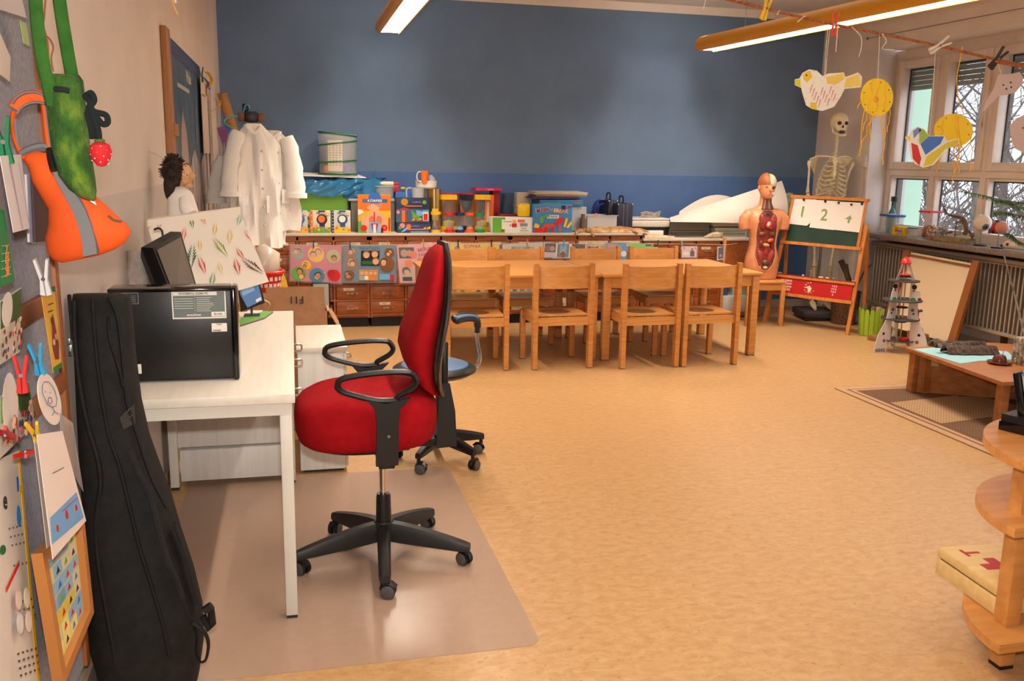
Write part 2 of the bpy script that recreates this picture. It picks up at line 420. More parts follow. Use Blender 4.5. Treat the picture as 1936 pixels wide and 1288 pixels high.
# ---- outside: ground, trees, thicket
struct(MB().b2(6.3, 60, -10, 70, -3.3, -3.2, nmat('winter_ground', (120, 112, 100), (196, 192, 188), (.6, .6, .6), .9)).build('ground'))
BARK = nmat('grey_bark', (70, 60, 54), (104, 94, 88), (6, 6, 2), .9)
def branch(m, p, d, r, L, depth, rnd, nseg=4):
    pts = [p.copy()]; rs = [r]; q = p.copy(); dd = d.copy()
    for i in range(nseg):
        dd = (dd+Vector((rnd.uniform(-.22, .22), rnd.uniform(-.22, .22), rnd.uniform(-.08, .16)))).normalized()
        q = q+dd*(L/nseg); pts.append(q.copy()); rs.append(r*(1-.55*(i+1)/nseg))
    m.tube(pts, rs, BARK, 5 if depth > 1 else 3)
    if depth <= 0: return
    for k in range(5 if depth > 1 else 4):
        t = rnd.randint(1, nseg); s = (dd+Vector((rnd.uniform(-1.1, 1.1), rnd.uniform(-1.1, 1.1), rnd.uniform(-.5, .6)))).normalized()
        branch(m, pts[t], s, rs[t]*rnd.uniform(.45, .7), L*rnd.uniform(.5, .75), depth-1, rnd, 3)
tree_lab = ['thick-trunked bare tree outside, seen in the second window part from the left',
            'bare tree with fine twigs outside, showing beside the mint green reveal',
            'slim leaning bare tree outside behind the hanging white paper shapes',
            'tall bare tree outside the window at the right edge of the picture',
            'distant bare tree outside, lowest of those behind the window panes',
            'distant bare tree outside with many upright branches behind the thick trunk']
for i, (x, y, h, r) in enumerate([(14, 18.3, 9, .17), (12, 16.4, 8, .09), (13, 15.2, 9, .10), (15, 15.9, 10, .14), (20, 25.5, 8, .12), (21, 23.5, 10, .14)]):
    rnd = random.Random(40+i); t = thing('bare_tree', tree_lab[i], 'tree', (x, y, -3.2), 0, 'bare winter trees outside the window')
    m = loc_mb(t); m.tube([(0, 0, 0), (.1, .05, h*.3), (-.05, .15, h*.62), (.1, .1, h)], [r, r*.85, r*.6, r*.2], BARK, 7); m.build('trunk', t)
    m = loc_mb(t)
    for k in range(15):
        z = h*(.22+.75*k/15); a = k*2.4+rnd.random()
        branch(m, Vector((0, .08, z)), Vector((math.cos(a), math.sin(a), rnd.uniform(.2, .8))).normalized(), r*.4*(1.1-k/18), h*.3, 2, rnd)
    m.build('branches', t)
m = MB(); rnd = random.Random(3)
for i in range(3200):
    x = rnd.uniform(13, 26); y = x*1.22+rnd.uniform(-4.6, 3.4); z = -3.2+rnd.random()*4.6*(1 if i % 2 else .6)
    d = Vector((rnd.uniform(-.5, .5), rnd.uniform(-.6, .6), rnd.uniform(.2, 1))); m.tube([(x, y, z), Vector((x, y, z))+d*rnd.uniform(.4, 1.3)], [.016, .006], BARK, 3)
tag(m.build('twig_thicket'), 'dense grey-brown thicket of leafless twigs in the garden below the window', 'bushes', kind='stuff')
# ================================================================ hanging lamps
YEL = mat('yellow_enamel', (206, 148, 26), 0.35)
LOUV = mat('louvre_glow', (255, 246, 226), 0.4, emit=2.2)
LINER = mat('reflector_white', (240, 236, 225), 0.35)
LOUVB = mat('louvre_metal', (220, 215, 200), 0.3, 0.6)
lamp_lab = ['yellow hanging strip lamp above the red office chair and blue wall', 'long yellow hanging strip lamp at top right, crossing the picture edge',
            'yellow hanging strip lamp overhead behind the viewer on the left', 'yellow hanging strip lamp overhead behind the viewer on the right']
for i, (a, b) in enumerate(LAMPS):
    cx, cy = (a[0]+b[0])/2, (a[1]+b[1])/2; L = math.hypot(a[0]-b[0], a[1]-b[1]); ang = math.degrees(math.atan2(b[1]-a[1], b[0]-a[0]))+90
    t = thing('hanging_lamp', lamp_lab[i], 'lamp', (cx, cy, 2.5), ang, 'yellow strip lamps')
    m = loc_mb(t); h = L/2
    for s in (-1, 1):   # curved side shells
        prof = [(s*.075, 0), (s*.10, .015), (s*.115, .05), (s*.105, .09), (s*.06, .125), (s*.03, .13), (s*.03, .124), (s*.055, .118), (s*.097, .085), (s*.106, .05), (s*.093, .02), (s*.075, .008)]
        m.prism([(x, -h, z) for x, z in prof], (0, L, 0), YEL)
    for s in (-1, 1):
        m.prism([(.115, s*h, .05), (.105, s*h, .09), (.06, s*h, .125), (-.06, s*h, .125), (-.105, s*h, .09), (-.115, s*h, .05)], (0, -s*.006, 0), YEL)
    m.build('housing', t, sharp=50)
    g = loc_mb(t); g.b2(-.072, .072, -h+.008, h-.008, .103, .108, LOUV)
    g.build('tube_panel', t)
    g = loc_mb(t)
    for s in (-1, 1): g.b2(s*.0735-.001, s*.0735+.001, -h+.002, h-.002, .008, .102, LINER)
    g.build('reflector', t)
    g = loc_mb(t); k = int(L/.05)
    for j in range(k): g.b2(-.073, .073, -h+.012+j*(L-.03)/k, -h+.0132+j*(L-.03)/k, .002, .016, LOUVB)
    g.build('louvre', t)
    g = loc_mb(t)
    for s in (-1, 1): g = loc_mb(t); g.cyl((0, s*h*.6, .1), (0, s*h*.6, ZC-2.5), .0015, K(60, 60, 60), n=5); g.build('hanging_wire', t)

# ================================================================ drawer cabinets along the back wall
PALE = nmat('worn_cream_paint', (196, 172, 142), (170, 128, 88), (14, 4, 14), .5, 5, lo=.55, hi=.8)
TOPW = nmat('cabinet_top', (206, 196, 178), (194, 182, 162), (3, 8, 8), .4)
INK = K(40, 36, 34)
def handle(parent, x, y, z, w=.075):
    m = MB()
    pts = [(x-w/2, y, z), (x-w/2, y-.012, z), (x-w/2+.01, y-.02, z), (x+w/2-.01, y-.02, z), (x+w/2, y-.012, z), (x+w/2, y, z)]
    m.tube(pts, .0045, CHROME, 6)
    for s in (-1, 1): m.cyl((x+s*w/2, y+.001, z), (x+s*w/2, y-.004, z), .01, CHROME, n=8)
    return m.build('handle', parent)
def cabinet(x0, x1, top, cols, rows, lab, pale=(), cards=(), open_=(), y0=8.15):
    t = thing('drawer_cabinet', lab, 'cabinet', ((x0+x1)/2, 8.47, 0), 0, 'wooden drawer cabinets along the blue wall')
    m = MB(); z0 = .095
    m.b2(x0, x1, y0+.02, YB-.01, .09, .115, OAKR); m.b2(x0, x1, y0+.42, YB-.01, .115, top-.03, OAKR)
    n = cols; w = (x1-x0)/n
    for i in range(n+1):
        xx = x0+i*w; ww = .028 if i in (0, n) else .018
        a = max(x0, xx-ww/2) if i else x0; b = min(x1, xx+ww/2) if i < n else x1
        if i == 0: b = x0+.02
        if i == n: a = x1-.02
        m.b2(a, b, y0, y0+.42, .09, top-.03, OAKR)
    zz = [.115+(top-.06-.115)*j/rows for j in range(rows+1)]
    for z in zz: m.b2(x0, x1, y0+.001, y0+.42, z-.009, z+.009, OAKR)
    m.b2(x0, x1, y0, y0+.42, top-.06, top-.02, OAKR)
    m.build('body', t)
    MB().b2(x0-.003, x1+.003, y0-.012, YB-.01, top-.022, top, TOPW, .003).build('cabinet_top', t)
    MB().b2(x0+.01, x1-.01, y0+.05, YB-.02, 0, .09, K(24, 20, 18, .6)).build('plinth', t)
    for i in range(n):
        for j in range(rows):
            a, b = x0+i*w+.015, x0+(i+1)*w-.015; c, d = zz[j]+.011, zz[j+1]-.011
            yy = y0+.004
            if (i, j) in open_: yy += .05; a += .035; d -= .03
            mm = PALE if (i, j) in pale else OAKR
            f = MB().b2(a, b, yy, yy+.35, c, d, mm, .004).build('drawer', t)
            handle(f, (a+b)/2, yy, (c+d)/2-.005)
            if (i*7+j*3) % 4 == 0 or j == rows-1:
                q = MB(); cx = (a+b)/2+(.03 if (i+j) % 2 else -.03); cz = d-.022
                q.b2(cx-.048, cx+.048, yy-.0025, yy, cz-.013, cz+.011, K(206, 192, 158, .7))
                for k2 in range(2): q.b2(cx-.03, cx+.02-.012*k2, yy-.0032, yy-.0022, cz+.002-.008*k2, cz+.004-.008*k2, INK)
                q.build('label_card', f)
    return t
cabinet(-.585, .66, .85, 4, 5, 'brown drawer cabinet behind the white lab coats and small upright books', open_={(2, 0)})
cabinet(.665, 1.95, .85, 4, 5, 'brown drawer cabinet under the row of hourglasses')
cabinet(1.955, 3.25, .85, 4, 5, 'drawer cabinet with cream painted drawers below the fur pelt', pale={(2, 4), (3, 4), (0, 0), (0, 1), (2, 2), (3, 2), (1, 0)})
cabinet(3.262, 4.09, .795, 3, 5, 'slightly lower dark drawer cabinet under the white paper roll')
t = thing('open_shelf_unit', 'low brown shelf unit with open compartment behind the anatomical torso', 'shelf', (4.3, 8.47, 0), 0)
m = MB(); m.b2(4.10, 4.125, 8.13, 8.78, 0, .80, BEECH, .003); m.b2(4.125, 4.56, 8.16, 8.78, .50, .52, OAKF); m.b2(4.125, 4.56, 8.15, 8.17, .52, .775, OAKF)
m.b2(4.535, 4.56, 8.17, 8.78, 0, .775, OAKF); m.b2(4.125, 4.535, 8.74, 8.78, 0, .775, OAKR); m.b2(4.125, 4.535, 8.17, 8.78, 0.02, .05, OAKF)
m.build('body', t); MB().b2(4.12, 4.57, 8.14, 8.79, .775, .795, TOPW).build('shelf_top', t)
m = MB(); m.b2(4.16, 4.5, 8.2, 8.5, .05, .22, K(200, 200, 196), .01)
tag(m.build('storage_box'), 'whitish box on the floor of the shelf behind the stool', 'box')
for k, (c, w_) in enumerate((((60, 90, 130), .05), ((210, 208, 200), .04), ((150, 190, 170), .05))):
    m = MB(); m.b2(4.17+k*.10, 4.17+k*.10+w_, 8.22, 8.5, .22, .45-.03*k, K(*c), .003)
    tag(m.build('ring_binder'), ['dark blue folder', 'whitish folder', 'pale green folder'][k]+' standing on the box in the shelf behind the stool', 'folder')

# ================================================================ children's tables and chairs
def kid_table(lab, x0, x1, y0, y1, z=.675):
    t = thing('school_table', lab, 'table', ((x0+x1)/2, (y0+y1)/2, 0), 0, 'light wooden school tables')
    MB().b2(x0, x1, y0, y1, z-.025, z, BEECH_X, .006).build('table_top', t)
    m = MB(); m.b2(x0+.03, x1-.03, y0+.035, y0+.06, z-.11, z-.025, BEECH_X); m.b2(x0+.03, x1-.03, y1-.06, y1-.035, z-.11, z-.025, BEECH_X)
    m.b2(x0+.035, x0+.06, y0+.06, y1-.06, z-.11, z-.025, BEECH_X); m.b2(x1-.06, x1-.035, y0+.06, y1-.06, z-.11, z-.025, BEECH_X); m.build('apron', t)
    for x in (x0+.045, x1-.045):
        for y in (y0+.045, y1-.045):
            l = MB().b2(x-.03, x+.03, y-.03, y+.03, .008, z-.025, BEECH, .006).build('leg', t)
            MB().b2(x-.028, x+.028, y-.028, y+.028, 0, .008, K(110, 95, 80)).build('foot_glide', l)
    return t
kid_table('left school table of light beech, its left end beside the red office chair', .965, 2.262, 6.46, 7.47)
kid_table('right school table of light beech, its free end beside the anatomical torso', 2.272, 3.60, 6.44, 7.45)
WORN = nmat('worn_seat_patch', (92, 58, 30), (128, 84, 46), (20, 20, 20), .35)
def make_chair():
    t = thing('school_chair', '', 'chair', (0, 0, 0), 0, 'light wooden school chairs')
    m = MB()   # shaped seat
    def f(u, v):
        x = (u-.5)*.40; y = -.185+v*.385; return (x, y, .402-.010*(1-(2*u-1)**2)*math.sin(v*PI))
    m.grid(f, 10, 8, BEECH_X, .012); s = m.build('seat', t)
    m = MB(); m.prism([(.12*math.cos(a*PI/10), .0+.125*math.sin(a*PI/10), .3945) for a in range(20)], (0, 0, .0012), WORN); m.build('worn_patch', s)
    m = MB()   # curved backrest
    def g(u, v):
        x = (u-.5)*.395; return (x, -.205-.040*(1-(2*u-1)**2), .600+v*.165-.004*math.sin(u*PI)*v)
    m.grid(g, 14, 4, BEECH_X, .011); m.build('backrest', t)
    for s in (-1, 1):
        m = MB(); m.prism([(s*.213-.017, -.235, .008), (s*.213-.017, -.18, .008), (s*.213-.017, -.178, .40), (s*.213-.017, -.19, .782), (s*.213-.017, -.228, .782), (s*.213-.017, -.232, .40)], (.034, 0, 0), BEECH); l = m.build('leg', t)
        MB().b2(s*.213-.016, s*.213+.016, -.232, -.183, 0, .008, K(110, 95, 80)).build('foot_glide', l)
        m = MB(); m.b2(s*.20-.02, s*.20+.02, .16, .20, .008, .39, BEECH, .004); l = m.build('leg', t)
        MB().b2(s*.20-.019, s*.20+.019, .161, .199, 0, .008, K(110, 95, 80)).build('foot_glide', l)
        MB().b2(s*.20-.012, s*.20+.012, -.18, .16, .33, .388, BEECH).build('side_rail', t)
    MB().b2(-.196, .196, -.215, -.193, .325, .385, BEECH_X).build('rear_rail', t)
    MB().b2(-.18, .18, .17, .19, .33, .385, BEECH_X).build('front_rail', t)
    return t
near = [(1.285, 6.50, -3, 'near-side school chair farthest left, partly hidden by the red office chair back'),
        (1.905, 6.47, 1, 'near-side school chair second from left, at the left table\'s right half'),
        (2.565, 6.395, 0, 'near-side school chair third from left, at the right table\'s left half'),
        (3.045, 6.395, 1.5, 'near-side school chair farthest right, nearest the free end of the right table')]
fx = lambda a, b: at((a+b)/2, 469, Y=7.53).x
far = [(fx(830, 928), 7.33, 179, 'far-side school chair farthest left, its back under the SOPHIA poster'),
       (fx(932, 1027), 7.33, 180, 'far-side school chair second from left, in front of the green-lettered sheet'),
       (fx(1074, 1171)+.025, 7.33, 181, 'far-side school chair third from left, right of the photo collage'),
       (fx(1185, 1288), 7.33, 180, 'far-side school chair farthest right, left of the pink card')]
ch0 = make_chair()
for i, (x, y, r, lab) in enumerate(near+far):
    if i == 0: ch0.location = (x, y, 0); ch0.rotation_euler = (0, 0, math.radians(r)); ch0['label'] = lab
    else: dup(ch0, (x, y, 0), r, lab)
# stool with the torso
t = thing('wooden_stool', 'square light wooden stool carrying the anatomical torso', 'stool', (4.36, 7.85, 0), -8)
m = loc_mb(t); m.b2(-.19, .19, -.19, .19, .41, .435, BEECH_X, .008); m.build('seat', t)
m = loc_mb(t)
for s in (-1, 1): m.b2(-.15, .15, s*.165-.01, s*.165+.01, .345, .41, BEECH); m.b2(s*.165-.01, s*.165+.01, -.15, .15, .345, .41, BEECH)
m.build('apron', t)
for sx in (-1, 1):
    for sy in (-1, 1): m = loc_mb(t); m.b2(sx*.165-.02, sx*.165+.02, sy*.165-.02, sy*.165+.02, 0, .41, BEECH, .004); m.build('leg', t)

# ================================================================ office desk and pedestals
GREYW = nmat('desk_frame_paint', (206, 202, 192), (212, 208, 198), (5, 5, 5), .4)
t = thing('office_desk', 'white laminate office desk with square metal legs under the computer', 'desk', (-.30, 3.65, 0), 0)
MB().b2(-.59, -.008, 2.835, 4.455, .742, .772, WHITE_LAM, .002).build('desktop', t)
m = MB(); m.b2(-.58, -.018, 2.85, 2.885, .70, .740, GREYW); m.b2(-.58, -.018, 4.30, 4.335, .70, .740, GREYW); m.b2(-.055, -.02, 2.885, 4.30, .70, .740, GREYW); m.build('frame', t)
for (x, y) in ((-.038, 2.868), (-.555, 2.868), (-.038, 4.18), (-.555, 4.18)):
    l = MB().b2(x-.019, x+.019, y-.019, y+.019, .012, .70, GREYW, .003).build('leg', t)
    MB().b2(x-.017, x+.017, y-.017, y+.017, 0, .012, BLACKP).build('foot', l)
t = thing('desk_pedestal', 'white drawer unit pushed under the back half of the desk', 'cabinet', (-.33, 4.3, 0), 0, 'white drawer units')
MB().b2(-.57, -.07, 4.20, 4.44, .19, .66, LAM_V, .002).build('body', t)
MB().b2(-.53, -.068, 4.19, 4.44, .03, .178, LAM_V, .002).build('lower_drawer', t)
m = MB(); 
for z in (.655, .585, .45): m.tube([(-.02, 4.12, z-.014), (.018, 4.12, z-.014), (.024, 4.12, z-.008), (.024, 4.12, z+.012), (.018, 4.12, z+.017), (-.02, 4.12, z+.017)], .0045, CHROME, 6)
m.b2(-.07, -.018, 4.10, 4.16, .40, .69, LAM_V, .002); m.build('handle', t, label='drawer front with chrome loop handles')
t = thing('desk_pedestal', 'white drawer pedestal standing free right of the desk, nearer the red chair', 'cabinet', (.118, 4.56, 0), 0, 'white drawer units')
MB().b2(.005, .218, 4.27, 4.85, .02, .60, LAM_V, .002).build('body', t)
MB().b2(0, .236, 4.262, 4.86, .60, .625, WHITE_LAM, .002).build('pedestal_top', t)
MB().b2(.02, .21, 4.3, 4.83, 0, .02, BLACKP).build('plinth', t)
for (a, b) in ((.49, .595), (.33, .485), (.03, .325)):
    d = MB().b2(.219, .232, 4.275, 4.845, a, b, LAM_V, .002).build('drawer', t); z = b-.03
    MB().tube([(.232, 4.32, z), (.25, 4.32, z-.005), (.256, 4.335, z-.005), (.256, 4.40, z-.005), (.25, 4.415, z-.005), (.232, 4.415, z)], .004, CHROME, 6).build('handle', d)

# ================================================================ chair mat
MATM = mat('clear_floor_mat', (206, 178, 158), .22, alpha=.42, spec=.6)
m = MB()
r = .05
pts = [(-.50, 2.52), (.66, 2.52)]+[(.68+r*math.cos(a), 2.57+r*math.sin(a)) for a in (-1.2, -.8, -.3, 0)]+[(.72, 4.18), (.70, 4.23), (.66, 4.25), (-.50, 4.25)]
m.prism([(x, y, .0005) for x, y in pts], (0, 0, .0025), MATM)
tag(m.build('chair_mat'), 'translucent plastic chair mat on the floor beneath the red office chair', 'mat')

# ================================================================ office chairs
REDF = nmat('red_fabric', (150, 14, 22), (158, 18, 26), (30, 30, 30), .9, 2, .15, 1400, spec=.1)
def super_ring(cx, cy, z, a, b, e=2.6, n=32, bend=0.0):
    r = []
    for j in range(n):
        t = 2*PI*j/n; c, s_ = math.cos(t), math.sin(t)
        x = a*math.copysign(abs(c)**(2/e), c); y = b*math.copysign(abs(s_)**(2/e), s_)
        r.append(Vector((cx+x+bend*y*y, cy+y, z)))
    return r
def star_base(t, cx, cy, rad, angles, colr, zhub=.10, arm_w=.022, tip=.075, mname='base_arm', wheel_gap=.014, wr=.026, deep=1.0):
    h = MB(); h.lathe([(0, zhub-.03), (.045, zhub-.03), (.05, zhub), (.042, zhub+.03), (.033, zhub+.04), (0, zhub+.04)], colr, (cx, cy, 0), 20); h.build('hub', t)
    for a in angles:
        a = math.radians(a); d = Vector((math.cos(a), math.sin(a), 0)); nrm = Vector((-d.y, d.x, 0)); C0 = Vector((cx, cy, 0))
        rings = []
        for k in range(9):
            u = k/8; rr = .03+u*(rad-.03); zt = lerp(zhub+.035, tip+.012, u**1.4); zb = lerp(zhub-.035*deep, tip-.016, u**.8)
            w_ = lerp(arm_w*1.15, arm_w*.95, u)
            if k == 8: w_ *= .8
            p = C0+d*rr
            rings.append([p+nrm*w_+Vector((0, 0, zb)), p+nrm*w_+Vector((0, 0, lerp(zb, zt, .7))), p+nrm*w_*.65+Vector((0, 0, zt)), p-nrm*w_*.65+Vector((0, 0, zt)), p-nrm*w_+Vector((0, 0, lerp(zb, zt, .7))), p-nrm*w_+Vector((0, 0, zb))])
        arm = MB().ring_tube(rings, colr).build(mname, t, sharp=50)
        # caster
        tipp = C0+d*(rad-.012); ca = a+1.9+math.sin(cx*9+a*3)*.7; cdv = Vector((math.cos(ca), math.sin(ca), 0)); cn = Vector((-cdv.y, cdv.x, 0))
        cc = tipp+cdv*.012
        m = MB(); m.cyl(tipp+Vector((0, 0, tip-.01)), tipp+Vector((0, 0, .045)), .010, colr, n=8)
        m.tube([cc+cdv*(math.cos(q)*.029)+Vector((0, 0, wr+math.sin(q)*.029)) for q in (PI*.95, PI*.8, PI*.6, PI*.4, PI*.15)], .012, colr, 6, flat=(.4, 1.2)); cs = m.build('caster', t)
        for s in (-1, 1):
            q = cc+cn*s*wheel_gap+Vector((0, 0, wr)); Rw = Matrix(((cdv.x, 0, cn.x, 0), (cdv.y, 0, cn.y, 0), (0, 1, 0, 0), (0, 0, 0, 1)))
            w_ = MB(); w_.lathe([(0, -.009), (wr*.72, -.009), (wr, -.006), (wr, .006), (wr*.72, .009), (0, .009)], BLACKP, q, 20, Rw)
            w_.lathe([(wr*.80, s*.0095), (wr*.96, s*.0075), (wr*1.0, s*.004)], K(78, 74, 70), q, 20, Rw); w_.build('wheel', cs)
t = thing('office_chair', 'red fabric office chair with black loop armrests standing on the floor mat', 'chair', (.305, 3.26, 0), 0)
cx, cy = .242, 3.262
m = MB()
prof = [(.486, .195, .185), (.492, .222, .208), (.508, .242, .230), (.540, .253, .240), (.590, .257, .244), (.632, .252, .241), (.655, .238, .230), (.671, .212, .208), (.680, .16, .165), (.683, .09, .10), (.681, .003, .003)]
rg = []
for z, a, b in prof:
    R_ = super_ring(cx, cy, z, a, b, 3.1, 40)
    for v in R_:
        v.z += .012*max(0, (v.x-cx)/.25)*(z-.48)/.2 - .028*max(0, -(v.x-cx)/.25-.35)*max(0, (z-.55)/.13) - .02*(1-abs(v.y-cy)/.24)*max(0, (z-.62)/.06)*(1 if v.x > cx else .4)
    rg.append(R_)
m.ring_tube(rg, REDF); m.build('seat_cushion', t, sharp=70)
m = MB(); m.ring_tube([super_ring(cx, cy, .474, .13, .13), super_ring(cx, cy, .478, .195, .188), super_ring(cx, cy, .492, .212, .203)], BLACKP); m.build('seat_shell', t)
# backrest
BP = [(.655, .500, .536, .10), (.672, .462, .524, .14), (.70, .430, .516, .165), (.76, .392, .512, .190), (.82, .374, .518, .205), (.88, .385, .528, .210), (.95, .414, .541, .205), (1.02, .440, .549, .192), (1.09, .458, .552, .172), (1.14, .472, .552, .148), (1.175, .490, .549, .115), (1.195, .512, .544, .07)]
m = MB(); rg = []; rs = []
for z, xf, xb, w_ in BP:
    c = (xf+xb-.02)/2; a = max((xb-.02-xf)/2, .008)
    rg.append(super_ring(c, cy, z, a, w_, 2.3, 36, -.45))
m.ring_tube(rg, REDF); m.build('backrest', t, sharp=70)
m = MB(); rs = []
for z, xf, xb, w_ in BP:
    row = []
    for j in range(17):
        s_ = (j/8-1); y = w_*1.03*s_
        row.append(Vector((xb-.014-.30*y*y+.008*(1-s_*s_)-(.008*abs(s_)**6), cy+y, z+(.012 if z > 1.19 else 0))))
    rs.append(row)
m.grid(lambda u, v: rs[min(int(round(u*11)), 11)][min(int(round(v*16)), 16)], 11, 16, mat('chair_shell', (28, 26, 26), .38), .007)
m.build('back_shell', t, sharp=50)
m = MB(); m.tube([(.30, cy, .462), (.44, cy, .452), (.525, cy, .456), (.558, cy, .48), (.562, cy, .56), (.548, cy, .66), (.545, cy, .80)], [.03, .032, .036, .038, .034, .026, .022], BLACKP, 12, flat=(.45, 1.0), up=(0, 0, 1)) if False else None
m.prism([(.50, cy-.045, .44), (.578, cy-.045, .445), (.572, cy-.04, .58), (.553, cy-.03, .685), (.515, cy-.03, .685), (.508, cy-.04, .58)], (0, .085, 0), BLACKP)
m.b2(.30, .52, cy-.03, cy+.03, .445, .474, BLACKP, .005); m.b2(.528, .548, cy-.02, cy+.02, .66, .84, BLACKP, .004)
m.cyl((.515, cy-.03, .655), (.515, cy-.06, .655), .016, BLACKP, n=12); m.build('back_support', t)
m = MB(); m.b2(.20, .40, cy-.07, cy+.07, .445, .474, BLACKP, .008); m.build('seat_mechanism', t)
MB().cyl((.305, cy, .24), (.305, cy, .45), .0135, CHROME).build('gas_lift', t)
MB().lathe([(0, .13), (.030, .13), (.027, .25), (.024, .262), (0, .262)], BLACKP, (.305, cy, 0), 20).build('column_sleeve', t)
star_base(t, .305, 3.26, .335, [-95, -23, 49, 121, 193], mat('chair_base', (30, 28, 27), .5), .115)
def armrest(t, y, x0, x1, zc, px):
    pts = [(x0, zc+.005), (x0+.010, zc+.030), (x0+.07, zc+.043), (x0+.17, zc+.050), (x1-.03, zc+.048), (x1-.010, zc+.040), (x1+.003, zc+.015), (x1-.012, zc-.008), (x1-.06, zc-.035), (px+.035, zc-.047), (px-.03, zc-.046), (x0+.045, zc-.022), (x0+.012, zc-.008)]
    Q = smoothpath([(x, y, z) for x, z in pts+[pts[0]]], 4)[:-1]
    m = MB(); m.tube(Q, .0125, BLACKP, 8, True, flat=(.85, 1.45), up=(0, 1, 0) if False else None)
    m.prism([(px-.065, y-.018, zc-.040), (px-.036, y-.02, zc-.075), (px-.032, y-.02, zc-.13), (px-.036, y-.02, .47), (px+.040, y-.02, .47), (px+.042, y-.02, zc-.13), (px+.047, y-.02, zc-.075), (px+.085, y-.018, zc-.038), (px+.0, y-.018, zc-.055)], (0, .024, 0), BLACKP)
    m.b2(px-.025, px+.03, y, cy+(-.1 if y < cy else .1), .452, .47, BLACKP, .003)
    m.cyl((px+.008, y-.0215, .575), (px+.008, y-.019, .575), .005, STEEL, n=10)
    m.build('armrest', t, sharp=50)
armrest(t, 2.985, .130, .392, .745, .290)
armrest(t, 3.535, .108, .372, .745, .272)

t = thing('swivel_stool', 'blue and black swivel stool with chrome-bracketed arm pad behind the red chair', 'stool', (.70, 4.37, 0), 0)
BLUEV = mat('blue_vinyl', (96, 124, 162), .35)
m = MB(); m.lathe([(0, .455), (.12, .452), (.175, .462), (.205, .480), (.208, .492), (.19, .503), (.165, .508), (.155, .500)], BLACKP, (.665, 4.33, 0), 36); m.build('seat_rim', t)
m = MB(); m.lathe([(.168, .500), (.165, .511), (.14, .520), (.07, .524), (0, .525)], BLUEV, (.665, 4.33, 0), 36); m.build('seat_cushion', t)
MB().cyl((.70, 4.37, .12), (.70, 4.37, .46), .014, CHROME).build('gas_lift', t)
MB().lathe([(0, .10), (.03, .10), (.026, .19), (0, .19)], BLACKP, (.70, 4.37, 0)).build('column_sleeve', t)
star_base(t, .70, 4.37, .245, [-126, -56, 16, 88, 162], mat('glossy_base', (20, 19, 20), .25), .12, .017, .095, deep=.7)
m = MB()
for dy in (-.014, .014):
    m.tube(smoothpath([(.74, 4.33+dy, .462), (.83, 4.33+dy, .466), (.875, 4.33+dy, .49), (.892, 4.33+dy, .54), (.88, 4.33+dy, .61), (.872, 4.33+dy, .68), (.872, 4.33+dy, .70)], 6), .0075, CHROME, 8)
m.build('arm_bracket', t)
m = MB(); P = smoothpath([(.875, 4.32, .665), (.876, 4.32, .705), (.865, 4.31, .737), (.83, 4.29, .749), (.785, 4.26, .752), (.74, 4.22, .748)], 5)
m.tube(P, [.016]*4+[.021]*(len(P)-5)+[.014], BLACKP, 10, flat=(.85, 1.3)); pd = m.build('arm_pad', t)
m = MB(); m.tube([p+Vector((-.002, -.006, .008)) for p in P[9:-1]], .015, BLUEV, 10, flat=(.6, 1.25)); m.build('pad_inlay', pd, label='blue inlay')

# ================================================================ radiator
RADM = mat('radiator_enamel', (158, 142, 124), .38)
t = thing('radiator', 'long ribbed beige radiator in the niche below the window sill', 'radiator', (5.6, 5.0, 0), 0)
m = MB(); y = 7.80; 
while y > 3.2:
    m.box((5.585, y, .485), (.075, .012, .55), RADM, RM(0, 0, 18)); y -= .046
m.build('ribs', t)
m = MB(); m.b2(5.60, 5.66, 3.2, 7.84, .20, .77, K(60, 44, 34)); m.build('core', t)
m = MB(); m.b2(5.53, 5.67, 3.2, 7.84, .765, .80, RADM, .008); m.b2(5.535, 5.545, 3.2, 7.84, .75, .762, RADM); m.b2(5.53, 5.66, 3.2, 7.84, .185, .212, RADM, .006); m.build('top_grille', t)
for y in (7.5, 6.1, 4.6): m = MB(); m.b2(5.62, 5.66, y, y+.04, 0, .2, K(60, 50, 40)); m.build('bracket', t)
# ================================================================ things on the drawer cabinets
ZT = .851
def bx(px, Y, py=430): return at(px, py, Y=Y).x
def bz(py, Y, px=900): return at(px, py, Y=Y).z
def carton(name, lab, cat, x0, x1, y0, Y, depth, col, z0=ZT, art=None, group=None, side=None, bev=.002, rz=0, z1=None):
    """an upright box whose front face is at depth Y; art(face) draws the print"""
    X0, X1 = bx(x0, Y), bx(x1, Y); Z1 = z1 if z1 is not None else bz(y0, Y, (x0+x1)/2)
    m = MB(Matrix.Translation(((X0+X1)/2, Y+depth/2, 0)) @ RM(0, 0, rz) @ Matrix.Translation((-(X0+X1)/2, -Y-depth/2, 0)))
    m.b2(X0, X1, Y, Y+depth, z0, Z1, side or col, bev)
    if art:
        f = Face(m, (X0+.001, Y, z0+.001), (1, 0, 0), (0, 0, 1), X1-X0-.002, Z1-z0-.002)
        if side: f.rect(0, 0, 1, 1, col)
        art(f)
    o = m.build(name); tag(o, lab, cat, group); return o
SKIN = K(214, 164, 130, .6); SKIN2 = K(190, 132, 98, .6); HAIR = K(66, 42, 28, .7); HAIR2 = K(120, 84, 50, .7); RED = K(196, 30, 26, .45); ORG = K(226, 112, 30, .5)
YLW = K(232, 182, 30, .45); GRN = K(92, 160, 52, .5); DGRN = K(30, 96, 50, .5); BLU = K(44, 98, 176, .5); LBL = K(110, 176, 214, .5); NAVY = K(24, 34, 84, .5)
CREAM = K(226, 208, 176, .55); PINK = K(226, 130, 146, .55); PURP = K(112, 54, 110, .5); WHT = K(232, 226, 218, .5); BLK = K(20, 20, 22, .5); DBL = K(28, 36, 66, .45); GRY = K(140, 140, 142, .5)
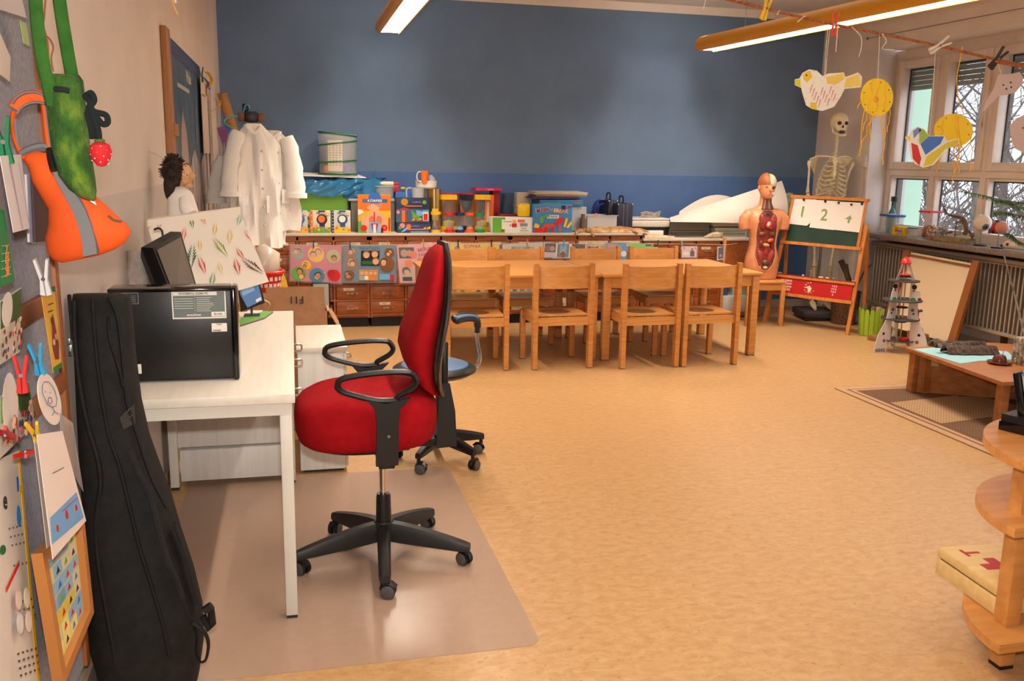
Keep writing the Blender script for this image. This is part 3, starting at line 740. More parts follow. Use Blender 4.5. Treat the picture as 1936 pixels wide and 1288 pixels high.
MAG = K(196, 34, 84, .45)

# green bin, blue bag, board, mesh basket
Y = 8.42
carton('storage_bin', 'tall lime green storage bin on the cabinet right of the white coats', 'bin', 540, 659, 352, Y, .30, K(106, 158, 48, .55), bev=.01)
zb = bz(352, Y, 600)
m = MB(); rnd = random.Random(5)
BAGB = mat('blue_plastic_bag', (44, 116, 164), .14, alpha=.8)
def bagf(u, v):
    a = u*2*PI; r = .35+.02*math.sin(5*a)+.015*math.sin(9*a+1); x = .86-.26+r*math.cos(a)*(1-.25*v); y = 8.57+(.17+.01*math.sin(7*a))*math.sin(a)
    z = zb+.07-.13*(1-v)**.8*(1+.35*math.sin(3*a+.4))*(.6+.4*max(0, -math.sin(a)))
    return (x-.02, y, z+.012*math.sin(11*a+v*6))
m.grid(bagf, 60, 10, BAGB)
m.grid(lambda u, v: (bx(556+132*u, 8.40), 8.40-.022*abs(math.sin(u*9+2*v))-.012*v-.012*math.sin(u*21+v*7)*math.sin(v*5), zb+.055-v*(.055+.09*math.sin(PI*min(1, u*1.02))**.7)+.006*math.sin(u*30)), 40, 8, BAGB)
def bagt(u, v):
    a = u*2*PI; r = (.35+.02*math.sin(5*a)+.015*math.sin(9*a+1))*v*.75; return (.58+r*math.cos(a), 8.57+r*.5*math.sin(a), zb+.07+.008*math.sin(8*a+v*9))
m.grid(bagt, 60, 6, BAGB)
p0 = at(700, 362, Y=8.5); 
m.grid(lambda u, v: (at(688+22*u, 372-v*(40*u+6)+3*math.sin(u*9), Y=8.48+.1*v).x, 8.50+.10*v+.02*math.sin(u*14), at(688+22*u, 378-v*(52*u+6), Y=8.5).z), 12, 8, BAGB)
tag(m.build('plastic_bag', recalc=True), 'crinkled blue plastic bag draped over the green bin', 'bag')
m = MB(); a = at(552, 329, Y=8.45); b = at(692, 330, Y=8.42); m.prism([(a.x, 8.42, zb+.09), (b.x, 8.42, zb+.075), (b.x-.07, 8.72, zb+.10), (a.x, 8.72, zb+.11)], (0, 0, .008), WHT)
tag(m.build('foam_board'), 'thin white board lying on the blue bag under the mesh basket', 'board')
zq = zb+.103; cx = bx(639, 8.56, 320); r_ = (bx(675, 8.56)-bx(603, 8.56))/2
t = thing('mesh_basket', 'pop-up cylinder basket of clear mesh with green wire rings on the blue bag', 'basket', (cx, 8.57, zq))
H = bz(254, 8.57, 640)-zq; MESH = mat('clear_mesh', (215, 215, 210), .3, alpha=.32); GRING = K(24, 104, 50, .4)
m = loc_mb(t); m.lathe([(r_*.98, .0), (r_*.94, H*.3), (r_*.97, H*.7), (r_, H)], MESH, n=36); m.build('mesh_wall', t)
for zc, tilt in ((.006, .0), (H*.33, -.012), (H*.78, -.022), (H, .018)):
    m = loc_mb(t); m.tube([(r_*math.cos(q*PI/16), r_*math.sin(q*PI/16), max(.005, zc-tilt*math.cos(q*PI/16))) for q in range(32)], .007, GRING, 8, True); m.build('ring', t)
m = loc_mb(t); m.b2(-.09, .04, -.08, .0, .03, H*.85, CREAM)
for i in range(9):
    for j in range(4): m.b2(-.08+j*.03, -.065+j*.03, -.082, -.0805, .08+i*.022, .088+i*.022, GRY)
m.build('packet', t); 
m = loc_mb(t); m.ball((.075, -.03, .055), .05, K(80, 90, 170)); m.build('blue_ball', t); m = loc_mb(t); m.ball((-.10, -.04, .05), .035, ORG); m.build('orange_ball', t)

# activity books and the body book
def small_book(c1, spine, disc, d2):
    def art(f):
        f.rect(0, 0, .12, 1, spine)
        for k in range(7): f.disc(.06, .08+k*.14, .03, CREAM if k % 2 else d2)
        f.rect(.12, 0, 1, .24, GRN if c1 is not GRY else YLW); f.rect(.4, .93, .75, 1, disc); f.rect(.35, .855, .75, .87, INK)
        f.disc(.58, .60, .27, disc); f.rect(.45, .27, .72, .45, disc); f.disc(.56, .62, .18, d2)
        for (u, v, c) in ((.25, .2, ORG), (.42, .14, YLW), (.62, .16, GRY), (.8, .22, SKIN), (.9, .12, ORG), (.3, .3, SKIN)): f.disc(u, v, .07, c)
        f.disc(.86, .84, .09, RED); f.disc(.86, .84, .07, CREAM); f.text('Das', .4, .9, .02, INK)
    return art
carton('activity_book', 'small upright book with blue sky wheel on the cover, partly behind a coat', 'book', 547, 582, 398, 8.22, .03, K(190, 196, 190), art=small_book(GRY, LBL, BLU, ORG), group='activity books')
carton('activity_book', 'small upright book with a dark wheel and orange sun on the cover', 'book', 587, 625, 398, 8.215, .03, CREAM, art=small_book(CREAM, ORG, NAVY, ORG), group='activity books')
carton('activity_book', 'small upright book with blue spine and white-and-black wheel on the cover', 'book', 627, 663, 398, 8.21, .03, K(206, 206, 200), art=small_book(GRY, NAVY, K(40, 84, 110), WHT), group='activity books')
carton('activity_book', 'red-drawn book standing half hidden behind the blue sky wheel book', 'book', 570, 587, 401, 8.27, .02, CREAM, art=lambda f: [f.disc(.7, .7, .2, RED), f.disc(.75, .3, .2, DGRN)], group='activity books')
m = MB(); x0, x1 = bx(660, 8.36), bx(750, 8.36); zt_ = bz(376, 8.36, 700)
m.prism([(x0+.02, 8.36, ZT), (x1-.02, 8.36, ZT), (x1-.02, 8.6, ZT), (x0+.02, 8.6, ZT)], (0, 0, zt_-ZT-.02), mat('grey_tub', (120, 116, 108), .35, alpha=.8))
m.b2(x0-.005, x1+.005, 8.345, 8.615, zt_-.022, zt_, MILKY, .006); tag(m.build('lidded_tub'), 'grey translucent plastic tub with white rim behind the orange body book', 'tub')
def korper(f):
    f.rect(0, .58, 1, 1, ORG); f.rect(0, .0, .3, .3, GRN); f.disc(.52, .9, .2, BLU); f.rect(.14, .79, .90, .885, K(40, 90, 140)); f.text('KÖRPER', .52, .838, .031, WHT, sx=1.15)
    f.poly([(.30, .70), (.28, .66), (.30, .62), (.42, .58), (.48, .52), (.30, .50), (.22, .28), (.26, .0), (.9, 0), (.88, .42), (.72, .50), (.62, .54), (.66, .66), (.68, .77), (.44, .77)], SKIN)
    f.poly([(.46, .77), (.74, .77), (.72, .66), (.62, .68)], SKIN2); f.disc(.42, .33, .09, K(206, 110, 90), .12); f.disc(.64, .33, .09, K(206, 110, 90), .12); f.rect(.48, .26, .52, .55, RED)
    f.poly([(.0, .62), (.14, .60), (.17, .54), (.10, .50), (0, .46)], WHT); f.poly([(.1, .44), (.2, .46), (.24, .3), (.28, .2), (.16, .1), (.1, .25)], SKIN)
    f.disc(.17, .12, .10, RED); f.rect(.33, 0, .66, .28, LBL); f.poly([(.38, .25), (.62, .25), (.56, .02), (.44, .02)], K(170, 60, 90)); f.rect(.46, 0, .54, .22, WHT)
    f.disc(.80, .13, .10, RED); f.text('C', .80, .13, .02, WHT); f.rect(.70, .0, .76, .12, BLK); f.rect(.93, .05, .98, .4, RED)
carton('picture_book', 'large orange and yellow picture book titled KÖRPER standing on the cabinet', 'book', 677, 739, 368, 8.20, .02, K(224, 176, 40), art=korper)
# clear jar with pebbles, rolling pin
m = MB(); cx = bx(727, 8.45, 360); z0 = zt_; zz = bz(351, 8.45, 727)
t = thing('storage_jar', 'clear tub of pebbles with a lid on top of the grey tub', 'jar', (cx, 8.47, z0))
m = loc_mb(t); m.lathe([(0, 0), (.08, 0), (.092, zz-z0-.012), (.088, zz-z0-.012), (.076, .004), (0, .004)], CLEARP, n=28); m.build('tub', t)
m = loc_mb(t); m.lathe([(0, zz-z0-.012), (.096, zz-z0-.012), (.096, zz-z0), (0, zz-z0)], MILKY, n=28); m.build('lid', t)
for k in range(9): m = loc_mb(t); a = k*2.4; m.ball((.05*math.cos(a)*(k > 0), .05*math.sin(a)*(k > 0), .025+.02*(k % 2)), (.024, .02, .016), K(112+8*(k % 3), 112, 90), 10); m.build('pebble', t)
t = thing('rolling_pin', 'toy rolling pin with white barrel and red handles on the pebble tub', 'rolling pin', (cx, 8.46, zz+.019))
a = bx(703, 8.46, 346)-cx; b = bx(755, 8.46, 346)-cx
m = loc_mb(t); m.cyl((a+.055, 0, 0), (b-.055, 0, 0), .019, CREAM); m.build('barrel', t)
for s, e in ((a+.055, a), (b-.055, b)): m = loc_mb(t); m.tube([(s, 0, 0), ((s*.7+e*.3), 0, 0), (e*.8+s*.2, 0, 0), (e, 0, 0)], [.008, .011, .010, .004], RED, 12); m.build('handle', t)
# dark science kits
def sci(f):
    f.rect(0, .0, 1, .55, K(60, 90, 120)); f.poly([(.12, .02), (.36, .02), (.28, .5), (.2, .5)], K(140, 60, 40)); f.poly([(.0, .5), (.24, .62), (.5, .5), (.25, .55)], RED); f.rect(.17, .0, .27, .5, ORG)
    f.disc(.25, .85, .11, GRN); f.disc(.25, .84, .085, ORG); f.text('SCIENCE', .62, .84, .020, K(120, 130, 210)); f.rect(.28, .66, .78, .70, ORG); f.disc(.85, .84, .06, GRN)
    f.poly([(.45, .5), (.7, .25), (.72, .05), (.5, .1)], GRN); f.poly([(.6, .5), (.85, .45), (.75, .25), (.62, .3)], LBL); f.disc(.06, .42, .05, PINK)
    f.rect(.80, .06, .97, .42, WHT); f.rect(.82, .08, .95, .36, RED); f.rect(.80, .42, .97, .50, LBL)
    for k in range(7): f.disc(.48+.05*k, .08+.03*(k % 3), .03, [ORG, YLW, RED, GRN][k % 4])
def sci2(f):
    f.rect(0, .05, 1, .85, K(44, 60, 96)); f.text('SCIENCE', .55, .66, .017, K(120, 130, 210)); f.disc(.34, .62, .075, ORG); f.rect(.3, .28, .8, .38, ORG); f.disc(.15, .7, .08, PINK); f.disc(.08, .5, .05, GRN)
    f.poly([(.1, .05), (.2, .1), (.35, .5), (.25, .5)], LBL); f.rect(.4, .03, .95, .12, LBL)
    for k in range(6): f.disc(.82+.03*k, .4+.05*(k % 3), .035, [ORG, YLW, RED, GRN][k % 4])
o = carton('science_kit', 'dark science box with a flat long front, lower of two beside the body book', 'box', 751, 814, 421, 8.20, .22, DBL, art=sci2, group='science boxes')
carton('science_kit', 'dark science box with a volcano picture, upper of two beside the body book', 'box', 749, 812, 375, 8.22, .18, DBL, z0=bz(421, 8.2, 780)+.001, art=sci, group='science boxes')
# blue crate with toy behind, measuring jug
zc = bz(372, 8.5, 770)
carton('toy_crate', 'blue plastic crate of toys behind the science boxes', 'crate', 748, 792, 363, 8.52, .2, BLU, bev=.004)
m = MB(); m.b2(bx(747, 8.45, 360), bx(756, 8.45, 360), 8.56, 8.6, bz(363, 8.52, 750), bz(350, 8.5, 750)-.0, RED, .004); m.cyl((bx(760, 8.5, 360), 8.58, bz(359, 8.52, 760)+.012), (bx(768, 8.5, 360), 8.58, bz(359, 8.52, 760)+.012), .012, YLW)
tag(m.build('toy_truck'), 'small red and yellow toy sticking out of the blue crate', 'toy')
t = thing('measuring_jug', 'clear plastic measuring jug with open handle above the science boxes', 'jug', (bx(788, 8.5, 365), 8.42, bz(375, 8.31, 780)))
m = loc_mb(t); hj = bz(355, 8.42, 785)-bz(375, 8.31, 780); m.lathe([(0, 0), (.055, 0), (.062, hj), (.059, hj), (.052, .004), (0, .004)], MILKY, n=24); m.build('body', t)
m = loc_mb(t); m.tube(smoothpath([(-.06, 0, hj-.006), (-.085, 0, hj-.004), (-.105, 0, hj-.02), (-.105, 0, .01), (-.10, 0, .0)], 4), .008, MILKY, 8); m.build('handle', t)
# gold tin, dark tin, bowl, mug
BRASS = mat('brass_tin', (190, 156, 90), .25, .9)
cx = bx(820, 8.45, 400); r_ = .062; zt2 = bz(357, 8.45, 815)
m = MB(); m.lathe([(0, ZT), (r_, ZT), (r_, zt2-.01), (r_+.003, zt2-.01), (r_+.003, zt2), (0, zt2)], BRASS, (cx, 8.42, 0), 36)
for j in range(8): a = -PI/2+(j-4)*.12; a2 = a+.12; R2_ = r_+.001; m.prism([(cx+R2_*math.cos(a), 8.42+R2_*math.sin(a), .95), (cx+R2_*math.cos(a2), 8.42+R2_*math.sin(a2), .95), (cx+R2_*math.cos(a2), 8.42+R2_*math.sin(a2), 1.06), (cx+R2_*math.cos(a), 8.42+R2_*math.sin(a), 1.06)], (0, -.0006, 0), YLW)
tag(m.build('metal_tin'), 'tall gold coloured tin with yellow paper label under the white bowl', 'tin')
m = MB(); cx2 = bx(798, 8.62, 400); m.lathe([(0, ZT), (.07, ZT), (.07, zt2), (0, zt2)], K(190, 186, 176, .5), (bx(798, 8.55, 400), 8.62, 0), 28); tag(m.build('metal_tin'), 'pale round tin standing behind the measuring jug', 'tin')
t = thing('plastic_bowl', 'white round plastic bowl on top of the gold tin', 'bowl', (bx(807, 8.45, 350), 8.5, zt2+.001))
hb = bz(342, 8.5, 807)-zt2; m = loc_mb(t); m.lathe([(0, 0), (.085, 0), (.098, .012), (.103, hb), (.098, hb), (.093, .016), (0, .012)], WHITE, n=36); m.build('bowl', t)
m = loc_mb(t); rnd = random.Random(2)
m.lathe([(.05, .02), (.045, hb+.02), (.02, hb+.05), (.005, hb+.055)], mat('clear_film', (220, 220, 220), .15, alpha=.35), (.045, 0, 0), 9); m.build('film_bag', t)
t = thing('plastic_mug', 'orange mug standing in the white bowl, pale handle to the left', 'mug', (bx(802, 8.45, 335), 8.42, zt2+hb*.55+.012))
hm = bz(323, 8.42, 802)-(zt2+hb*.55)-.012; m = loc_mb(t); m.lathe([(0, 0), (.030, 0), (.036, hm), (.033, hm), (.027, .005), (0, .005)], ORG, n=24); m.build('cup', t)
m = loc_mb(t); m.tube(smoothpath([(-.03, 0, hm-.012), (-.058, 0, hm-.012), (-.072, 0, hm*.55), (-.06, 0, .02), (-.03, 0, .01)], 4), .006, CREAM, 8); m.build('handle', t)

# hourglasses
def hourglass(lab, x0, x1, y0, Y, cap, sand, big, colr=None):
    X0, X1 = bx(x0, Y), bx(x1, Y); R = (X1-X0)/2; H = bz(y0, Y, (x0+x1)/2)-ZT; c = H*.13
    t = thing('sand_timer', lab, 'hourglass', ((X0+X1)/2, Y+R, ZT), 0, 'large sand timers' if big else 'small sand timers'); n = 6 if big else 8
    for z in (0, H-c): m = loc_mb(t); m.lathe([(0, z), (R, z), (R, z+c), (0, z+c)], cap, n=n if big else 10, R=RM(0, 0, 20)); m.build('cap', t)
    m = loc_mb(t); m.lathe([(R*.82, c), (R*.82, H-c)], GLASS, n=24); m.build('tube', t)
    m = loc_mb(t); hh = H-2*c; m.lathe([(R*.72, c+.002), (R*.72, c+hh*.25), (R*.5, c+hh*.38), (.006, c+hh*.5), (R*.5, c+hh*.62), (R*.72, c+hh*.75), (R*.72, H-c-.002)], GLASS, n=24); m.build('bulb', t)
    m = loc_mb(t)
    if big == 2: m.lathe([(.004, c+hh*.5), (R*.46, c+hh*.64), (R*.66, c+hh*.78), (R*.66, H-c-.004), (0, H-c-.004)], sand, n=24)
    else: m.lathe([(0, c+.003), (R*.68, c+.003), (R*.66, c+hh*.16), (0, c+hh*.24)], sand, n=24)
    m.build('sand', t)
hourglass('large sand timer with yellow caps, left of the black one', 834, 869, 369, 8.36, YLW, K(190, 170, 60), 1)
hourglass('large sand timer with black caps full of dark sand on top', 869, 900, 369, 8.38, K(20, 26, 40), K(30, 36, 48), 2)
hourglass('large sand timer with yellow caps, right of the black one', 899, 932, 369, 8.36, YLW, K(190, 170, 60), 1)
hourglass('small sand timer with yellow caps, leftmost in front of the gold tin', 815, 836, 401, 8.22, YLW, PURP, 0)
hourglass('small sand timer with red caps in the front row', 842, 861, 403, 8.20, RED, RED, 0)
hourglass('small sand timer with dark blue caps in the front row', 862, 880, 403, 8.20, NAVY, LBL, 0)
hourglass('small sand timer with orange caps in the front row', 881, 899, 403, 8.20, K(230, 80, 30, .45), ORG, 0)
hourglass('small sand timer with green caps, rightmost of the front row', 900, 918, 403, 8.20, K(30, 130, 60, .45), K(60, 150, 90), 0)
# round boxes and cartons behind
for lab, x0, x1, y0, c, lid in (('purple round box with red lid behind the left large sand timer', 830, 868, 365, PURP, K(170, 50, 50)), ('red round box behind the black large sand timer', 869, 908, 365, RED, K(176, 36, 36))):
    X0, X1 = bx(x0, 8.62), bx(x1, 8.62); R = (X1-X0)/2; zz = bz(y0, 8.62, x0)
    t = thing('round_box', lab, 'box', ((X0+X1)/2, 8.64, ZT)); m = loc_mb(t); m.lathe([(0, 0), (R-.004, 0), (R-.004, zz-ZT-.02), (0, zz-ZT-.02)], K(196, 120, 40, .5), n=32); m.build('body', t)
    m = loc_mb(t); m.lathe([(0, zz-ZT-.02), (R, zz-ZT-.02), (R, zz-ZT), (0, zz-ZT)], lid, n=32); m.build('lid', t)
carton('tall_box', 'tall orange box right behind the right large sand timer', 'box', 917, 933, 369, 8.46, .12, ORG, art=lambda f: f.rect(.2, .05, .45, .8, CREAM))
carton('tall_box', 'tall red box carrying the flat pink box', 'box', 931, 944, 361, 8.56, .16, K(150, 20, 34))
zp = bz(361, 8.56, 938)
carton('flat_box', 'flat pink-red box lying on top of the tall red box', 'box', 899, 949, 356, 8.50, .24, MAG, z0=zp+.001, art=lambda f: f.text('Das kleine', .55, .5, .014, CREAM))
carton('flat_box', 'dark red book lying flat behind the yellow dice', 'book', 945, 980, 405, 8.33, .2, K(110, 24, 36), z0=bz(410, 8.33, 960))
carton('storage_case', 'plain grey case under the dark red book', 'case', 946, 1000, 410, 8.34, .2, K(120, 110, 104))
GVAS = mat('blue_grey_glass', (84, 108, 136), .1, alpha=.5)
for lab, x0, x1, y0, yb in (('blue-grey transparent cylinder vase right of the tall red box', 947, 970, 365, 8.62), ('short clear cylinder between the vase and the white carton', 969, 980, 375, 8.62)):
    X0, X1 = bx(x0, yb), bx(x1, yb); R = (X1-X0)/2; h = bz(y0, yb, x0)-ZT; m = MB(); m.lathe([(0, 0), (R*.9, 0), (R*.88, h*.95), (R, h), (R*.95, h), (R*.82, h*.95), (R*.82, .006), (0, .006)], GVAS if x0 < 960 else GLASS, ((X0+X1)/2, yb, ZT), 28)
    tag(m.build('cylinder_vase'), lab, 'vase')
carton('white_carton', 'tall white open carton behind the yellow dice', 'box', 977, 1002, 364, 8.55, .12, K(206, 188, 168), bev=.001)
def medi(f):
    f.rect(0, 0, .30, 1, GRN); f.text('njoy', .235, .25, .017, WHT) if False else None; f.disc(.24, .15, .035, K(150, 40, 30), .1); f.disc(.24, .82, .02, WHT); f.rect(.22, .22, .47, .84, K(236, 230, 220))
    f.rect(.25, .70, .45, .73, INK); f.rect(.60, .68, .77, .86, K(222, 104, 84)); f.rect(.46, .36, .58, .60, RED); f.rect(.66, .42, .84, .62, K(140, 134, 160)); f.text('CE', .42, .48, .016, INK); f.rect(.48, .66, .56, .84, YLW)
    f.text('of board', .75, .28, .014, GRN, 180); f.text('Begleitmaterial', .76, .12, .013, GRN, 180)
carton('game_box', 'long flat game box with green end and upside-down writing, yellow dice on it', 'box', 931, 1010, 411, 8.20, .16, WHT, art=medi)
zg = bz(411, 8.2, 990)
m = MB(); s = (bx(1003, 8.28, 400)-bx(979, 8.28, 400)); cxd = (bx(1003, 8.28, 400)+bx(979, 8.28, 400))/2
m.box((cxd, 8.30, zg+s/2), (s, s, s), mat('dice_yellow', (226, 190, 20), .35), RM(0, 0, -12), s*.2)
for (dx, dz) in ((0, 0),): m.lathe([(0, -.001), (.006, -.001), (.006, .001), (0, .001)], BLK, (cxd+.012, 8.30-s/2-.002, zg+s/2), 10, RM(90, 0, -12))
for (dx, dz) in ((-.02, .02), (.02, .02), (0, 0), (-.02, -.02), (.02, -.02)): m.ball((cxd-s/2*.98, 8.30+dx+.01, zg+s/2+dz), .005, BLK, 8)
tag(m.build('foam_dice'), 'big yellow dice on the green and white game box', 'dice')
def mnb(f):
    f.text("MAKE", .23, .79, .052, WHT, 6, .95); f.text("MAKE", .235, .79, .048, K(176, 28, 30), 6, .95); f.text("'N'", .46, .80, .03, YLW, 0); f.text("BREAK", .71, .76, .050, WHT, -5, .95); f.text("BREAK", .715, .76, .046, K(228, 140, 40), -5, .95)
    f.rect(.36, .50, .66, .62, WHT); f.text('JUNIOR', .51, .56, .026, K(40, 60, 50))
    f.poly([(.03, .0), (.06, .14), (.30, .20), (.32, .02)], RED); f.poly([(.24, .14), (.30, .32), (.58, .30), (.54, .17)], K(206, 70, 40)); f.rect(.30, .0, .37, .2, K(180, 36, 30)); f.rect(.46, .02, .54, .2, K(180, 36, 30)); f.rect(.66, .04, .72, .26, K(206, 70, 40))
    f.poly([(.52, .30), (.66, .52), (.76, .56), (.80, .42), (.62, .24)], RED); f.poly([(.78, .2), (.84, .52), (.90, .5), (.84, .18)], YLW); f.poly([(.86, .2), (.98, .42), (1, .3), (.9, .14)], YLW)
    f.poly([(.2, .32), (.16, .54), (.40, .66), (.42, .58), (.27, .52), (.26, .34)], GRN); f.poly([(.02, .18), (.06, .34), (.18, .26), (.14, .16)], YLW); f.rect(.88, .88, .98, .94, RED); f.rect(.72, .82, .82, .96, NAVY)
carton('board_game', "blue board game box lettered MAKE 'N' BREAK JUNIOR standing on the cabinet", 'game', 1007, 1081, 386, 8.19, .06, K(58, 124, 176), art=mnb)
carton('storage_container', 'translucent plastic container carrying the stack of flat boxes', 'container', 1032, 1108, 391, 8.30, .3, MILKY, bev=.004)
z1 = bz(390, 8.3, 1060)
carton('flat_box', 'thick blue game box lying under the loose papers', 'box', 1019, 1101, 378, 8.28, .28, K(40, 116, 168), z0=z1+.001, art=lambda f: [f.rect(.78, .7, .95, .85, RED), f.rect(.78, .45, .95, .6, GRN), f.rect(.78, .2, .95, .35, BLU), f.rect(.1, .2, .5, .5, GRN)])
z2 = bz(377, 8.28, 1060)+.004; rnd = random.Random(9)
for k, (c, lab, a, b) in enumerate(((K(30, 80, 140), 'thin dark blue folder at the bottom of the paper stack', 1003, 1098), (K(150, 60, 90), 'thin pinkish folder inside the paper stack', 1008, 1095), (K(180, 166, 140), 'buff folder inside the paper stack', 1012, 1108), (K(196, 186, 164), 'cream folder near the top of the paper stack', 1008, 1109), (K(206, 198, 180), 'topmost greyish sheet of the paper stack', 1012, 1110))):
    m = MB(); X0, X1 = bx(a, 8.3, 370), bx(b, 8.3, 370); q = rnd.uniform(0, .004)
    m.prism([(X0, 8.27+q, z2), (X1, 8.27+rnd.uniform(0, .01), z2), (X1-.01, 8.60, z2+.004), (X0+.01, 8.60, z2+.004)], (0, 0, .007 if k != 3 else .010), c); z2 += .0135
    tag(m.build('paper_folder'), lab, 'folder', 'stack of folders and papers')
# open tub with utensils, scissors ring, jar
X0, X1 = bx(1108, 8.30), bx(1168, 8.30); z3 = bz(407, 8.30, 1140)
t = thing('open_tub', 'open translucent tub with odds and ends behind the fur pelt', 'tub', ((X0+X1)/2, 8.4, ZT))
m = MB(); th = .003; ym, yM = 8.30, 8.52
for a, b, c, d in ((X0+.015, X1-.015, ym, ym+th), (X0+.015, X1-.015, yM-th, yM), (X0+.012, X0+.015, ym, yM), (X1-.015, X1-.012, ym, yM)): m.b2(a, b, c, d, ZT+.002, z3, MILKY)
m.b2(X0+.012, X1-.012, ym, yM, ZT, ZT+.002, MILKY); m.b2(X0, X1, ym-.008, ym, z3-.008, z3, MILKY); m.build('tub', t)
for (px, py, c, nm, lab) in ((1127, 409, ORG, 'toy_ring', 'small orange plastic ring in the open tub'), (1150, 424, GRN, 'felt_pen', 'green pen lying in the open tub')):
    p = at(px, py, Y=8.36); m = MB()
    if nm == 'toy_ring': m.tube([(p.x+.02*math.cos(q*PI/6), 8.36, p.z+.02*math.sin(q*PI/6)) for q in range(12)], .009, c, 8, True); m.cyl((p.x+.01, 8.36, p.z-.02), (p.x+.05, 8.38, ZT+.004), .004, K(190, 160, 110))
    else: m.cyl((p.x-.04, 8.36, ZT+.012), (p.x+.04, 8.40, p.z+.03), .009, c)
    tag(m.build(nm), lab, nm.replace('_', ' '))
m = MB(); cj = bx(1102, 8.26, 420); hz = bz(405, 8.26, 1102)-ZT; m.lathe([(0, 0), (.028, 0), (.030, hz*.7), (.018, hz*.85), (.018, hz), (0, hz)], K(92, 70, 54, .25), (cj, 8.26, ZT), 20); tag(m.build('glass_bottle'), 'small brown bottle at the left end of the open tub', 'bottle')
p = at(1137, 394, Y=8.6); m = MB()
m.tube([(p.x+.080*math.cos(q*PI/14), 8.6, p.z+.085*math.sin(q*PI/14)) for q in range(28)], .013, K(26, 44, 130, .3), 10, True); m.tube([(p.x+.01+.05*math.cos(q*PI/10), 8.585, p.z-.012+.055*math.sin(q*PI/10)) for q in range(20)], .010, K(26, 44, 130, .3), 10, True)
m.b2(p.x-.03, p.x+.03, 8.58, 8.61, ZT, p.z-.075, K(26, 44, 130, .3)); tag(m.build('magnifier_stand'), 'dark blue double ring frame standing behind the open tub', 'frame')
m = MB(); q_ = bx(1122, 8.66, 400); m.lathe([(0, 0), (.06, 0), (.065, .09), (.04, .12), (0, .12)], K(120, 92, 84, .5), (q_, 8.7, ZT), 20); tag(m.build('clay_pot'), 'brownish pot half hidden behind the blue ring frame', 'pot')
# suitcases
def suitcase(lab, x0, x1, y0, Y, dep):
    X0, X1 = bx(x0, Y, 400), bx(x1, Y, 400); h = bz(y0, Y, x0)-ZT
    t = thing('suitcase', lab, 'suitcase', ((X0+X1)/2, Y+dep/2, ZT), 0, 'small dark suitcases'); W = X1-X0
    m = loc_mb(t); m.b2(-W/2, W/2, -dep/2, dep/2, 0, h, mat('case_cloth', (34, 40, 60), .6), .01); m.build('shell', t)
    m = loc_mb(t)
    for x in (-W*.12, W*.12): m.b2(x-.002, x+.002, -dep/2-.002, dep/2+.002, -.0+.001, h+.002, STEEL)
    m.build('metal_rim', t)
    for x in (-W/2+.006, W/2-.006): m = loc_mb(t); m.ball((x, -dep/2+.008, h-.008), .010, CHROME, 10); m.build('corner_cap', t)
    m = loc_mb(t); m.tube(smoothpath([(0, -.05, h), (0, -.055, h+.04), (0, -.03, h+.065), (0, .03, h+.065), (0, .055, h+.04), (0, .05, h)], 4), .008, BLACKP, 8); m.build('handle', t)
suitcase('small black and blue suitcase standing upright, front one of two', 1168, 1197, 385, 8.32, .26)
suitcase('small black suitcase standing upright behind the other one', 1150, 1168, 379, 8.45, .30)
# fur pelt
FUR = nmat('fox_fur', (150, 104, 60), (206, 176, 138), (16, 16, 16), .95, 6, .6, 300, c3=(184, 140, 92))
P = [(1086, 437, .012), (1098, 434, .03), (1112, 432, .045), (1130, 431, .055), (1150, 433, .05), (1172, 434, .05), (1195, 433, .055), (1212, 437, .05), (1224, 442, .035)]
m = MB(); rg = []
for k, (px, py, r) in enumerate(P):
    x = bx(px, 8.24, 436); h = max(.014, .05*math.sin(PI*(k+.6)/9.5)); rg.append([Vector((x, 8.255+r*1.9*math.cos(q*PI/6)+.012*math.sin(k*2+q), ZT+.002+max(0, h*math.sin(q*PI/6)*(1+.25*math.sin(k*3+q*2))))) for q in range(12)])
m.ring_tube(rg, FUR)
for (x0, y0, x1, y1) in ((1097, 436, 1088, 442), (1110, 438, 1122, 448), (1190, 438, 1205, 441)):
    a = at(x0, y0, Y=8.2); b = at(x1, y1, Y=8.13); m.tube([(a.x, 8.20, ZT+.02), ((a.x+b.x)/2, 8.155, ZT+.018), (b.x, 8.125, max(b.z, .8))], [.022, .018, .010], FUR, 8)
tag(m.build('fur_pelt', sharp=80), 'brown and cream fox pelt lying along the front edge of the cabinet', 'fur')
Z3 = .796
m = MB(); rg = []
for k in range(7):
    x = lerp(bx(1216, 8.22, 445), bx(1276, 8.22, 445), k/6); r = .05-.012*k/2; rg.append([Vector((x, 8.24+r*1.4*math.cos(q*PI/5), Z3+.002+max(0, (.045-.005*k)*math.sin(q*PI/5)))) for q in range(10)])
m.ring_tube(rg, nmat('fur_tail', (196, 160, 120), (216, 190, 156), (20, 20, 20), .95, 5, .5, 300)); tag(m.build('fur_pelt', sharp=80), 'small light fur piece on the lower cabinet in front of the printer', 'fur')
